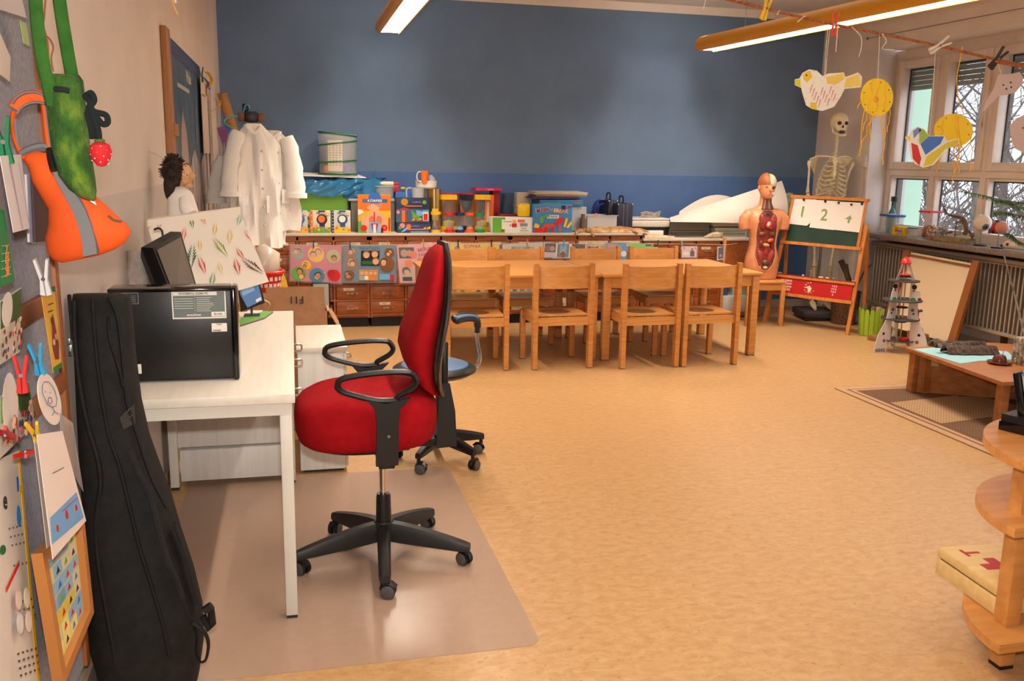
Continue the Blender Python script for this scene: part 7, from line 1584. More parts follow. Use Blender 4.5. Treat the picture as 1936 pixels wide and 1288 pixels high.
m = MB(); m.tube([(-.50, py_, hz+.06), (-.598, py_+.02, hz+.10)], .0015, STR, 4); m.build('loop', t)

# ================================================================ things on the office desk
ZD = .773
t = thing('desktop_computer', 'black slim desktop computer standing on its long edge at the front of the desk', 'computer', (-.375, 3.10, ZD), 0); PCB = nmat('black_case', (13, 13, 14), (19, 18, 18), (40, 40, 40), .38, 3)
z1 = at(330, 545, Y=3.05).z; X0, X1 = -.575, at(448, 620, Y=3.05).x
m = MB(); m.b2(X0, X1-.01, 3.055, 3.15, ZD+.004, z1-.006, PCB, .006); m.build('case', t)
m = MB(); m.b2(X1-.018, X1+.003, 3.045, 3.16, ZD, z1, BLACKS, .008); m.build('front_bezel', t)
m = MB(); m.b2(X0, X1-.018, 3.045, 3.155, z1-.012, z1, BLACKS, .004); m.build('top_rail', t)
W_ = X1-X0; H_ = z1-ZD; f0 = lambda m: Face(m, (X0, 3.055, ZD), (1, 0, 0), (0, 0, 1), W_, H_, .0006)
GL = K(106, 118, 116, .5)
m = MB(); f = f0(m); u0, u1, v0, v1 = (at(326, 600, Y=3.05).x-X0)/W_, (at(428, 600, Y=3.05).x-X0)/W_, (at(380, 603, Y=3.05).z-ZD)/H_, (at(380, 550, Y=3.05).z-ZD)/H_
f.rect(u0, v0, u1, v1, WHT); f.rect(u0+.01, v0+.015, u1-.01, v1-.012, GL); f.rect(u0+.012, v1-.05, u1-.07, v1-.014, WHT); um = (u0+u1)/2; f.rect(u1-.12, v0+.02, u1-.012, v0+.07, WHT)
DG = K(60, 66, 66); f.text('POWERFUL SLEEK PC', um-.04, v1-.032, .0095, DG); f.text('emachines', um-.045, v0+.042, .0105, WHT); f.text('EL1352', u1-.065, v0+.045, .0085, DG)
for k in range(8): f.rect(um-.02, v1-.075-.020*k, um+.10+.02*math.sin(k*5), v1-.071-.020*k, WHT)
for k in range(5): f.rect(u0+.02, v1-.085-.025*k, um-.045, v1-.081-.025*k, WHT)
f.rect(um-.033, v0+.08, um-.032, v1-.06, WHT); m.build('spec_label', t, label='grey and white specification label')
for (a, b, c, d, txt, lb) in ((400, 612, 429, 628, '', 'white bar code sticker'), (247, 690, 262, 708, '', 'small white sticker at the bottom')):
    m = MB(); f = f0(m); uu0, uu1 = (at(a, 620, Y=3.05).x-X0)/W_, (at(b-0 if False else c, 620, Y=3.05).x-X0)/W_; vv0, vv1 = (at(a, d, Y=3.05).z-ZD)/H_, (at(a, b, Y=3.05).z-ZD)/H_
    f.rect(uu0, vv0, uu1, vv1, WHT)
    if a == 400:
        f.text('FUJCS', (uu0+uu1)/2, vv1-.014, .006, INK)
        for k in range(7): f.rect(uu0+.012+.009*k, vv0+.006, uu0+.017+.009*k, vv0+.022, INK)
    m.build('sticker', t, label=lb)
m = MB(); f = f0(m); uu0, uu1 = (at(212, 560, Y=3.05).x-X0)/W_, (at(261, 560, Y=3.05).x-X0)/W_; uu0 = max(.01, uu0); f.rect(uu0, .90-.06, uu1, .955, GRY); f.rect(uu0+.004, .845, uu1-.004, .95, BLK)
for k in range(4): f.rect(uu0+.02, .862+.02*k, uu1-.02, .866+.02*k, GRY)
m.build('sticker', t, label='dark rating label at the top left')
# monitor
MBK = mat('monitor_black', (12, 12, 13), .45, spec=.2)
nt_, ft_, nb_, fb_ = at(290, 468, Y=3.50), at(341, 439, Y=3.86), at(334, 580, Y=3.47), at(378, 566, Y=3.82); nv = Vector((.93, -.36, 0)); zb0, zt0 = 0.0, 1.0
t = thing('monitor', 'black flat computer monitor turned sideways behind the desktop computer', 'monitor', (nb_.x-.03, 3.65, ZD))
def mq(u, z, d=0): return nb_.lerp(fb_, u).lerp(nt_.lerp(ft_, u), z)+nv*d
m = MB(); m.ring_tube([[mq(-.02, 0, .0), mq(1.02, 0, 0), mq(1.02, 1, 0), mq(-.02, 1, 0)], [mq(-.02, 0, -.045), mq(1.02, 0, -.045), mq(1.02, 1, -.045), mq(-.02, 1, -.045)], [mq(.10, .1, -.08), mq(.88, .1, -.08), mq(.88, .8, -.08), mq(.10, .8, -.08)]], MBK); m.build('housing', t)
m = MB(); m.prism([mq(.06, .08, .0008), mq(.95, .08, .0008), mq(.95, .94, .0008), mq(.06, .94, .0008)], nv*.001, K(84, 72, 64, .35)); m.build('screen', t)
m = MB(); cm = mq(.5, .1, -.06); m.cyl((cm.x, cm.y, ZD+.01), (cm.x, cm.y, .93), .022, BLACKP); m.build('stand_neck', t); m = MB(); m.lathe([(0, 0), (.09, 0), (.085, .012), (0, .014)], BLACKS, (cm.x, cm.y, ZD), 28, None, 1, 1); m.build('stand_foot', t)
m = MB(); q = mq(.5, 1, -.02); m.tube(smoothpath([q, q+Vector((0, 0, .03)), q+Vector((-.012, 0, .042)), q+Vector((-.03, .01, .036))], 5), .004, BLACKP, 6); m.build('webcam_cable', t)
# small screen leaning + booklet, papers
t = thing('small_display', 'tilted black-edged display with light blue picture at the back of the desk', 'display', (-.13, 4.30, ZD)); 
P = [at(450, 545, Y=4.30), at(487, 528, Y=4.30), at(499, 572, Y=4.26), at(455, 590, Y=4.26)]
for p_ in (P[3], P[2]): p_.z = max(p_.z, ZD+.004)
m = MB(); m.prism([P[3], P[2]+Vector((.004, 0, -.002)), P[1]+Vector((.003, 0, .003)), P[0]], (0, .018, 0), BLACKS); m.build('housing', t)
def pq(u, v): return P[3].lerp(P[2], u).lerp(P[0].lerp(P[1], u), v)+Vector((0, -.0012, 0))
m = MB(); m.prism([pq(.30, .06), pq(.97, .10), pq(.97, .97), pq(.05, .95), pq(.08, .7)], (0, .001, 0), K(90, 130, 186, .3)); m.prism([p_+Vector((0, -.0006, 0)) for p_ in (pq(.2, .6), pq(.75, .62), pq(.72, .95), pq(.12, .92))], (0, .0006, 0), K(136, 176, 222, .3)); m.prism([p_+Vector((0, -.0008, 0)) for p_ in (pq(.7, .12), pq(.93, .14), pq(.93, .26), pq(.7, .24))], (0, .0006, 0), WHT); m.build('screen', t)
m = MB(); m.b2(-.23, -.16, 4.285, 4.35, ZD, ZD+.008, BLACKP); m.b2(-.20, -.19, 4.29, 4.31, ZD+.005, ZD+.05, BLACKP); m.build('stand', t)
m = MB(); gb = [at(452, 617, Z=ZD), at(455, 603, Z=ZD), at(500, 590, Z=ZD), at(517, 590, Z=ZD), at(500, 602, Z=ZD)]; m.prism(gb, (0, 0, .004), K(96, 176, 60, .3)); m.prism([g+Vector((0, -.02, -.0)) for g in gb], (0, 0, .002), PURP); tag(m.build('green_booklet'), 'shiny green booklet with purple edge lying on the desk by the display', 'booklet')
m = MB(); m.prism([at(452, 600, Z=ZD), at(470, 588, Z=ZD), at(497, 588, Z=ZD), at(478, 600, Z=ZD)], (0, 0, .003), PAPER); tag(m.build('loose_papers'), 'white papers under the display behind the green booklet', 'paper')
# leaf print paper, leaning roll
LP = mat('leaf_print_paper', (240, 230, 216), .75)
t = thing('leaf_print_sheet', 'large white sheet stamped with coloured leaves leaning behind the monitor', 'painting', (-.35, 4.0, ZD)); zq = lambda px, py: at(px, py, Y=4.02)
TL2, TR2, BR2, BL2 = zq(252, 428), zq(455, 405), zq(509, 530), zq(330, 585); 
TL2.x = max(TL2.x, -.585)
def ls(u, v):   # v 0 top .. 1 bottom, the top edge rolls backwards
    p = TL2.lerp(TR2, u).lerp(BL2.lerp(BR2, u), v); p.y += .02*math.sin(PI*u)-.05*v
    return p
m = MB()
def full(u, v):
    if v < .15:
        a = (1-v/.15)*PI*.9; p = ls(u, 0); return p+Vector((0, .03*(1-math.cos(a)), .03*math.sin(a)-.0))
    return ls(u, (v-.15)/.85)
m.grid(full, 20, 20, LP, .0015); m.build('sheet', t)
rnd = random.Random(31)
for (px, py, c, r) in ((268, 425, (206, 90, 60), 7), (300, 422, (210, 110, 80), 6), (365, 420, (90, 130, 70), 6), (383, 416, (220, 120, 90), 7), (407, 433, (220, 180, 60), 7), (345, 446, (220, 110, 90), 7), (380, 462, (222, 190, 70), 6), (419, 469, (150, 160, 80), 11), (438, 450, (222, 190, 110), 8), (475, 447, (206, 110, 90), 8), (458, 478, (206, 80, 40), 7), (361, 486, (70, 110, 70), 12), (386, 502, (206, 80, 50), 9), (415, 508, (226, 200, 130), 7), (448, 510, (200, 60, 40), 9), (481, 502, (110, 60, 40), 12), (404, 529, (120, 150, 100), 8), (450, 420, (120, 190, 150), 7)):
    m = MB(); c_ = K(*c, .8); P0 = at(px, py, Y=4.0); 
    # find u,v on the sheet by projection of the pixel (sheet is nearly flat)
    sc = P0-CAM; 
    best = None
    for i in range(25):
        for j in range(25):
            q = ls(i/24, j/24); d = (q-CAM).normalized().dot(sc.normalized())
            if best is None or d > best[0]: best = (d, i/24, j/24)
    u, v = best[1], best[2]; rr = r/165; ang = rnd.uniform(-.5, .5)
    for k in range(16):
        s = (k % 2)*2-1; w_ = rr*(1.15-.06*k); yy = (k-8)/8*rr*1.9; x0 = s*rr*.1; x1 = s*rr*.75*(1-abs(k-7)/11)
        def L(x, y): X2 = x*math.cos(ang)-y*math.sin(ang); Y2 = x*math.sin(ang)+y*math.cos(ang); q = ls(min(max(u+X2, .003), .997), min(max(v-Y2, 0.003), .997)); return q+Vector((0, -.007, 0))
        m.prism([L(x0, yy), L((x0+x1)/2, yy+rr*.75), L(x1, yy+rr*.95), L((x0+x1)/2, yy+rr*.18)], (0, .0006, 0), c_)
    m.build('leaf_print', t, label='stamped leaf in colour')
m = MB(); a = at(254, 535, X=-.55); Q0 = Vector((-.545, 3.52, ZD+.001)); Q1 = at(254, 476, Y=3.62); m.tube([Q0, Q0.lerp(Q1, .5), Q1], [.045, .043, .042], nmat('grey_roll', (150, 136, 130), (176, 164, 156), (30, 30, 30), .85), 20); tag(m.build('fabric_roll'), 'upright grey rolled mat between the monitor and the wall', 'roll')

# ================================================================ cardboard box and baskets behind the desk
t = thing('cardboard_box', 'open brown cardboard box marked F11 upside down, behind the desk', 'box', (.02, 5.25, 0))
zb_ = at(590, 590, Y=5.0).z; xa, xb = at(503, 560, Y=5.0).x, at(613, 560, Y=5.0).x
m = MB(); th = .005
for (a, b, c, d) in ((xa, xb+.02, 5.02, 5.02+th), (xa, xb+.02, 5.45, 5.45+th), (xa, xa+th, 5.02, 5.45), (xb+.015, xb+.02, 5.02, 5.45)): m.b2(a, b, c, d, .0, zb_, CARD)
m.b2(xa, xb, 5.02, 5.45, 0, .006, CARD); m.build('box', t)
zt_ = at(558, 543, Y=5.0).z; m = MB(); m.prism([(xa, 5.02, zb_), (xb+.005, 5.02, zb_), (xb, 5.0, zt_), (xa, 5.0, zt_)], (0, .005, 0), CARD)
T = Matrix.Translation(((xa+xb)/2+.005, 5.003, (zb_+zt_)/2)) @ RM(90, 0, 0) @ RM(0, 0, 180); m.text('F11', T, .055, INK); m.build('flap', t, label='upright flap with the letters F11 upside down')
m = MB(); m.prism([(xb+.02, 5.02, zb_), (xb+.02, 5.45, zb_), (xb+.09, 5.45, zb_-.13), (xb+.09, 5.02, zb_-.13)], (.005, 0, 0), CARD); m.build('flap', t)
m = MB(); q = at(612, 548, Y=5.3); m.b2(q.x-.07, q.x+.035, 5.25, 5.28, zb_-.05, at(618, 534, Y=5.25).z, BLACKP, .006); m.b2(q.x-.06, q.x+.026, 5.246, 5.25, zb_-.02, at(618, 537, Y=5.25).z, K(170, 168, 160)); m.b2(q.x-.06, q.x-.03, 5.244, 5.247, zb_+.06, zb_+.085, YLW); tag(m.build('framed_picture'), 'dark framed picture sticking out of the F11 box', 'frame')
m = MB(); q = at(505, 575, Y=4.9); m.tube(smoothpath([q+Vector((-.05, .0, -.02)), q+Vector((-.02, 0, .02)), q+Vector((.015, 0, .0)), q+Vector((.0, 0, -.04)), q+Vector((.03, 0, -.07)), q+Vector((.03, 0, -.16))], 4), .012, K(206, 160, 110, .7), 6, flat=(.2, 1.4)); m.cyl(q+Vector((.03, 0, -.12)), (q.x+.03, 4.9, .0), .006, K(150, 110, 80), n=6); tag(m.build('paper_curl'), 'curled beige paper scraps between the display and the F11 box', 'paper')
m = MB(); q0 = at(545, 548, Y=6.2); rr_ = .34; cxq, czq = q0.x-.24, q0.z-.02
m.tube([(cxq-.1, 6.2, czq), (cxq-.1, 6.205, czq)], [rr_, rr_], YLW, 48) ; m.cyl((cxq-.1, 6.21, 0.0), (cxq-.1, 6.21, czq-rr_+.03), .02, DW, n=8); m.cyl((cxq+.10, 6.21, 0.0), (cxq+.10, 6.21, czq-.2), .02, DW, n=8); tag(m.build('yellow_disc'), 'round yellow board standing behind the red basket under the coats', 'board')
q = at(519, 520, Y=5.9); zr = q.z+.03; t = thing('red_basket', 'red plastic shopping basket with holes holding a plastic bag', 'basket', (q.x-.06, 5.9, zr-.13)); RB = K(206, 40, 26, .35)
m = loc_mb(t); m.lathe([(0, 0), (.085, 0), (.115, .12), (.108, .12), (.08, .004), (0, .004)], RB, n=28)
m.tube([(.118*math.cos(k*PI/14), .118*math.sin(k*PI/14), .123) for k in range(28)], .010, RB, 6, True)
for r_i in range(2):
    for k in range(10): a = -PI*.95+k*.3; rr = .097+.013*r_i; m.box(((rr+.0)*math.cos(a), (rr)*math.sin(a), .045+.04*r_i), (.002, .020, .024), K(226, 200, 190), Matrix.Rotation(a, 4, 'Z'))
m.build('basket', t)
m = loc_mb(t); m.b2(-.12, .12, -.12, .12, -.02, 0, CARD); m.b2(-.11, .11, -.11, .11, -(zr-.13), -.02, CARD); m.bm.free()
m = MB(); m.b2(q.x-.20, q.x+.07, 5.78, 6.06, 0, zr-.131, CARD, .003); tag(m.build('cardboard_box'), 'tall plain carton underneath the red basket', 'box')
m = MB(); FILM = mat('milky_bag', (206, 190, 176), .25, alpha=.8)
m.tube([(q.x-.07, 5.9, zr-.04), (q.x-.07, 5.9, zr+.02), (q.x-.06, 5.9, zr+.09), (q.x-.09, 5.9, zr+.12), (q.x-.12, 5.9, zr+.13)], [.085, .105, .10, .06, .012], FILM, 18); tag(m.build('plastic_bag', sharp=60), 'milky plastic bag bulging out of the red basket', 'bag')

# ================================================================ pinboard with pegged sheets at the left edge
FELT = nmat('grey_felt', (124, 124, 134), (140, 140, 150), (80, 80, 80), .95, 3, .3, 300); WR = K(140, 84, 40, .5)
t = thing('pinboard', 'grey felt pinboard with wooden rails on the near left wall', 'board', (-.585, 1.8, .2))
m = MB(); m.b2(-.598, -.575, 1.0, 2.40, .16, 1.95, FELT); m.build('felt_panel', t)
m = MB(); m.b2(-.575, -.560, 1.0, 2.14, 1.675, 1.715, WR, .002); m.build('rail', t); m = MB(); m.b2(-.575, -.560, 1.0, 2.36, 1.135, 1.180, WR, .002); m.build('rail', t); m = MB(); m.b2(-.575, -.560, 1.0, 2.40, .925, .965, WR, .002); m.build('rail', t); m = MB(); m.b2(-.598, -.565, 2.395, 2.43, .16, 1.80, WR, .002); m.build('post', t)
def sheet(lab, c4, col, art=None, X=-.545, cat='picture', name='pinned_sheet', group='sheets pegged on the pinboard', th=.0012, dx=(0, 0, 0, 0)):
    """c4: photo corners upper left, upper right, lower right, lower left on the plane X"""
    P = [at(px, py, X=X+d) for (px, py), d in zip(c4, dx)]; m = MB(); m.prism([P[3], P[2], P[1], P[0]], (-th, 0, 0), col)
    if art:
        w_, h_ = (P[2]-P[3]).length, (P[0]-P[3]).length
        f = Face(m, P[3]+Vector((.0003, 0, 0)), P[2]-P[3], P[0]-P[3], w_, h_, .0007)
        pp = P
        def bil(u, v, k=None, f=f, pp=pp): return pp[3].lerp(pp[2], u).lerp(pp[0].lerp(pp[1], u), v)+Vector((.0004+f.l*(k if k is not None else f.k), 0, 0))
        f.p = bil; f.n = (P[2]-P[3]).cross(P[0]-P[3]).normalized()
        if f.n.x < 0: f.n = -f.n
        f.y = (P[0]-P[3]).normalized(); art(f)
    o = m.build(name); tag(o, lab, cat, group); return o
def crowd(seed, sky):
    def a(f):
        rnd = random.Random(seed); f.rect(.02, .55, .98, .98, sky); f.disc(.3, .8, .25, K(206, 196, 186)); f.disc(.75, .75, .2, K(50, 76, 30))
        for k in range(36): f.disc(rnd.uniform(.06, .94), rnd.uniform(.08, .55), .035, rnd.choice([SKIN, SKIN2, K(190, 60, 70), K(60, 70, 90), K(206, 170, 150), HAIR, K(120, 40, 40)]), n=8)
    return a
sheet('white paper corner at the top left edge of the pinboard', ((0, 0), (42, 0), (50, 34), (0, 18)), K(190, 180, 176, .8), cat='paper', X=-.53)
sheet('folded white paper flap below the upper wood rail', ((0, 62), (20, 108), (19, 155), (0, 140)), K(206, 190, 176, .8), cat='paper', X=-.52)
sheet('narrow green and white note at the upper rail', ((38, 38), (50, 45), (57, 88), (45, 82)), K(150, 170, 110, .7), cat='note', X=-.54)
sheet('white cloth-like crumpled paper hanging left of the orange bag', ((0, 295), (40, 292), (56, 432), (26, 440)), K(206, 196, 196, .8), lambda f: [f.poly([(.3, .9), (.4, .9), (.55, .02), (.5, .02)], K(160, 150, 152)), f.poly([(.75, .9), (.8, .9), (.95, .1), (.9, .1)], K(176, 166, 166))], cat='paper', X=-.50)
sheet('dark green calendar card with orange numbers at the left edge', ((0, 395), (8, 398), (28, 532), (0, 543)), K(26, 116, 62, .6), lambda f: [q for k in range(5) for q in (f.rect(.05, .12+.1*k, .8, .125+.1*k, CREAM), f.text(['28', '21', '14', '7', ''][k], .5, .16+.1*k, .022, K(214, 110, 60)))], cat='calendar', X=-.51)
sheet('group photo in front of green trees pegged at the upper lower rail', ((0, 570), (40, 543), (38, 665), (0, 690)), K(190, 180, 160, .4), crowd(1, K(60, 80, 40)), X=-.535, cat='photo')
sheet('group photo with green meadow under the red peg', ((0, 750), (54, 720), (68, 800), (0, 868)), K(176, 170, 160, .4), crowd(2, K(90, 140, 60)), X=-.535, cat='photo')
m = MB(); c = at(95, 755, X=-.50); pts = [at(x, y, X=-.50) for x, y in circ(94, 755, 21, 50, 30, 0)]; 
pts = [at(94+ (x-94)*math.cos(-.22)-(y-755)*math.sin(-.22)*1, 755+(x-94)*math.sin(-.22)+(y-755)*math.cos(-.22), X=-.50) for x, y in circ(94, 755, 20, 50, 30)]
m.prism(pts, (-.0015, 0, 0), K(222, 206, 196, .7)); PENB = K(90, 110, 150, .6)
def ln(pp, closed=False): m.tube([at(x, y, X=-.4985) for x, y in pp], .0008, PENB, 4, closed)
ln([(80, 730), (84, 722), (92, 722), (99, 730), (104, 740), (108, 755), (106, 768), (99, 770), (90, 765), (84, 752), (80, 742)], True); ln([(92, 752), (97, 752), (99, 760), (95, 764), (91, 760)], True); ln([(99, 770), (103, 778), (99, 786)]); ln([(103, 778), (110, 783)]); ln([(85, 740), (87, 742)]); ln([(94, 742), (96, 744)])
tag(m.build('face_drawing'), 'oval white paper with a pen-drawn face hanging from the blue peg', 'drawing')
sheet('tall yellow flyer with people and green foot under the white peg', ((77, 548), (103, 540), (117, 694), (101, 705)), K(206, 160, 52, .5), lambda f: [f.rect(.0, .0, 1, .06, K(40, 110, 50)), f.rect(0, .93, 1, 1, DGRN), f.poly([(.25, .3), (.5, .65), (.6, .68), (.85, .3), (.7, .12), (.35, .14)], K(110, 40, 40)), f.disc(.5, .6, .12, HAIR), f.disc(.4, .35, .1, SKIN), f.disc(.65, .4, .1, SKIN2), f.rect(.3, .8, .7, .81, INK), f.rect(.2, .72, .6, .73, INK)], X=-.52, cat='flyer')
sheet('stack of white worksheets with a blue sea picture hanging lowest', ((70, 822), (118, 815), (163, 985), (100, 1058)), K(226, 210, 200, .7), lambda f: [f.poly([(.02, .12), (.95, .06), (.92, .36), (.05, .33)], K(110, 160, 206)), f.disc(.2, .2, .03, RED), f.disc(.5, .24, .04, RED), f.disc(.8, .22, .03, RED), f.rect(.3, .66, .7, .664, INK), f.rect(.4, .30, .9, .305, RED)], X=-.49, cat='worksheet')
sheet('second white worksheet behind the blue sea picture sheet', ((64, 826), (100, 822), (130, 1000), (92, 1062)), K(206, 192, 186, .7), X=-.51, cat='worksheet')
sheet('clear plastic sleeve hanging right of the worksheets', ((112, 780), (138, 800), (158, 930), (120, 860)), mat('sleeve_film', (190, 180, 176), .2, alpha=.4), X=-.50, cat='sleeve')
# books wedged behind the bags
for k, (a, b, c, lab) in enumerate(((52, 62, K(196, 190, 196), 'light grey booklet spine behind the orange bag'), (58, 66, K(90, 90, 110), 'dark grey booklet between two others behind the orange bag'), (64, 92, K(60, 30, 24), 'dark brown book behind the orange bag'))):
    sheet(lab, ((a-2, 330), (b-2, 330 if k < 2 else 385), (b+4, 460-k*2), (a+4, 458)), c, X=-.54+.004*k, cat='book', name='hanging_book', group='booklets hanging behind the orange bag', th=.004)
# ABC poster and framed picture
sheet('large white alphabet poster with yellow border at the lower left corner', ((0, 868), (36, 852), (76, 1300), (0, 1330)), K(206, 196, 186, .5), lambda f: [f.poly([(.92, 0), (1, 0), (1, 1), (.90, 1)], YLW), f.disc(.72, .74, .09, K(60, 130, 190), .045), f.text('e', .18, .82, .05, INK), f.rect(.72, .84, .8, .9, BLU), f.rect(.8, .83, .9, .86, YLW), f.disc(.06, .62, .10, DGRN, .02), f.poly([(.15, .44), (.6, .54), (.6, .56), (.15, .46)], RED),
    [f.disc(.3+.14*(k % 4)+.02*(k//4), .70-.035*(k//4)-.05*(k//12), .022, K(70, 60, 60), .004, 8) for k in range(36) if k//4 not in (4, 5)], [f.disc(.4+.25*(k % 2), .40-.1*(k//2), .10, [K(206, 150, 140), K(200, 190, 150), K(180, 180, 190), K(210, 190, 180)][k], .045) and f.disc(.4+.25*(k % 2), .40-.1*(k//2), .085, K(206, 196, 186), .038) for k in range(4)], [f.disc(.3+.12*(k % 5), .18-.03*(k//5), .03, K(70, 60, 60), .005, 8) for k in range(20)]], X=-.555, cat='poster', name='alphabet_poster', group=None)
t = thing('framed_alphabet', 'wooden-framed yellow and blue letter chart leaning at the pinboard foot', 'picture', (-.52, 2.2, .12)); P = [at(58, 1048, X=-.53), at(140, 975, X=-.53), at(160, 1160, X=-.53), at(100, 1300, X=-.53)]
FRW = K(176, 116, 60, .45); cc = (P[0]+P[1]+P[2]+P[3])/4; inn = [p_.lerp(cc, .17) for p_ in P]
for i in range(4): m = MB(); a, b, c, d = P[i], P[(i+1) % 4], inn[(i+1) % 4], inn[i]; m.prism([a, b, c, d], (.022, 0, 0), FRW); m.build('frame_bar', t)
m = MB(); m.prism(inn[::-1], (.006, 0, 0), K(206, 190, 110, .6)); rnd = random.Random(5)
def iq(u, v): return inn[3].lerp(inn[2], u).lerp(inn[0].lerp(inn[1], u), v)+Vector((.0065, 0, 0))
for i in range(4):
    for j in range(7):
        c_ = rnd.choice([K(206, 180, 70), K(130, 170, 200), K(196, 190, 160), K(110, 150, 180), K(220, 206, 130)]); m.prism([iq(.03+.24*i, .02+.14*j), iq(.25+.24*i, .02+.14*j), iq(.25+.24*i, .145+.14*j), iq(.03+.24*i, .145+.14*j)], (.0005, 0, 0), c_)
        m.prism([iq(.08+.24*i, .05+.14*j)+Vector((.0006, 0, 0)), iq(.18+.24*i, .05+.14*j)+Vector((.0006, 0, 0)), iq(.14+.24*i, .115+.14*j)+Vector((.0006, 0, 0))], (.0005, 0, 0), rnd.choice([INK, RED, GRN, BLU, SKIN2]))
m.build('letter_chart', t)
# pegs at the board
def lpeg(px, py, c, lab, rx, s=1.1, X=-.505): p = at(px, py, X=X); cpeg('clothes_peg', lab, p, c, R=RM(0, 0, 90) @ RM(0, rx, 0) @ RM(0, 0, 0), s=s, group='clothes pegs at the pinboard')
lpeg(83, 528, K(206, 206, 206, .5), 'white clothes peg above the tall yellow flyer', -15, 1.2); lpeg(72, 683, K(50, 150, 200, .4), 'light blue clothes peg above the face drawing', -20); lpeg(41, 712, K(190, 30, 30, .45), 'red clothes peg on the meadow group photo', 5); lpeg(10, 820, K(170, 24, 30, .45), 'dark red clothes peg at the left edge below the photo', -60)
lpeg(8, 270, K(20, 110, 70, .45), 'dark green clothes peg above the white cloth-like paper', -10, 1.3); lpeg(48, 858, K(180, 24, 24, .45), 'small red peg tip above the worksheets', -80, 1.0); lpeg(67, 820, YLW, 'yellow peg tip right of the group photo', -40, 1.0)

# ================================================================ green felt bag and orange bag
m = MB(); m.cyl((-.595, 2.02, 1.90), (-.41, 2.02, 1.905), .006, STEEL, n=8); tag(m.build('wall_hook'), 'metal hook above the picture edge carrying the two hanging bags', 'hook')
FG = nmat('green_felt', (26, 58, 16), (112, 136, 40), (34, 34, 18), .95, 8, .8, 200, c3=(50, 92, 22), lo=.3, hi=.72)
FGS = nmat('green_felt_strap', (30, 78, 18), (48, 98, 26), (20, 20, 20), .95, 4, .5, 200)
def gy(px, py, Y=2.30): return at(px, py, Y=Y-.30)
t = thing('felt_bag', 'green mottled felt shoulder bag with black knotted cord hanging on the wall', 'bag', (-.42, 2.0, 1.4))
m = MB(); rings = []
for (y, xl, xr, d) in ((140, 92, 150, .016), (150, 88, 157, .030), (180, 86, 160, .038), (230, 92, 165, .042), (280, 99, 171, .044), (330, 112, 179, .040), (355, 130, 182, .030), (370, 150, 181, .018), (374, 160, 178, .006)):
    a, b = gy(xl, y), gy(xr, y+(2 if y < 200 else 6)); c = (a+b)/2; w_ = (b-a)/2; rings.append([c+w_*math.copysign(abs(math.cos(q*PI/12))**.8, math.cos(q*PI/12))+Vector((0, d*math.sin(q*PI/12), .0)) for q in range(24)])
m.ring_tube(rings, FG); m.build('bag_body', t, sharp=80)
m = MB(); m.tube([gy(103, 168, 2.262), gy(118, 169, 2.258), gy(131, 172, 2.262)], .0055, K(20, 28, 30, .9), 8); m.build('button_slit', t)
for nm, pts in (('strap', [(66, -30), (70, 40), (80, 110), (92, 165), (100, 200)]), ('strap', [(108, -30), (118, 40), (128, 100), (136, 145), (138, 160)])):
    m = MB(); m.tube(smoothpath([gy(x, y, 2.27 if pts[0][0] < 100 else 2.31) for x, y in pts], 4), .0125, FGS, 8, flat=(1.0, .5)); m.build(nm, t)
BKC = K(16, 24, 28, .95)
m = MB(); m.tube(smoothpath([gy(160, 183, 2.27), gy(172, 176, 2.26), (gy(178, 190, 2.26)), gy(168, 205, 2.26), gy(180, 212, 2.25), gy(200, 218, 2.25), gy(203, 232, 2.25), gy(192, 234, 2.25), gy(178, 215, 2.25), gy(170, 200, 2.25), gy(180, 230, 2.25), gy(186, 250, 2.25), gy(187, 272, 2.25)], 5), .0062, BKC, 7); m.tube(smoothpath([gy(165, 185, 2.265), gy(172, 200, 2.25), gy(166, 215, 2.255), gy(172, 240, 2.25), gy(175, 262, 2.255)], 5), .006, BKC, 7); m.build('knotted_cord', t, label='black knotted cord')
m = MB(); q = gy(190, 286, 2.25); m.lathe([(0, -.030), (.008, -.028), (.018, -.014), (.021, 0), (.018, .012), (.008, .018), (0, .019)], K(190, 24, 34, .8), q, 18)
for k in range(26): a = k*2.4; zz = -.024+.038*k/26; r_ = .0075+.0135*math.sin(PI*min(1, (zz+.03)/.045)*.55+.2) if False else .0195*math.sqrt(max(.05, 1-((zz+.002)/.030)**2)); m.ball(q+Vector((r_*math.cos(a), r_*math.sin(a), zz)), .0013, CREAM, 5)
m.build('strawberry_charm', t, label='red felt strawberry'); m = MB(); m.ball(q+Vector((0, 0, .020)), (.010, .008, .005), K(60, 110, 40), 8); m.build('strawberry_leaf', t)
OF = nmat('orange_cloth', (212, 76, 8), (226, 90, 14), (8, 8, 8), .75, 3); GB_ = K(110, 108, 110, .7)
t = thing('orange_bag', 'bright orange cloth bag with grey reflective bands hanging below the green bag', 'bag', (-.43, 2.09, 1.25))
def oy(px, py, Y=2.36): return at(px, py, Y=Y-.27)
m = MB(); rings = []
for (xl, yl, xr, yr, d) in ((36, 288, 52, 284, .010), (55, 318, 92, 290, .022), (62, 345, 118, 318, .030), (78, 372, 150, 340, .038), (92, 395, 182, 372, .045), (92, 425, 208, 395, .050), (86, 450, 238, 422, .052), (88, 474, 249, 438, .045), (98, 490, 236, 460, .034), (115, 497, 215, 473, .020), (135, 494, 190, 482, .006)):
    a, b = oy(xl, yl), oy(xr, yr); c = (a+b)/2; w_ = (b-a)/2; rings.append([c+w_*math.cos(q*PI/12)+Vector((0, d*math.sin(q*PI/12), 0)) for q in range(24)])
m.ring_tube(rings, OF); m.build('bag_body', t, sharp=80)
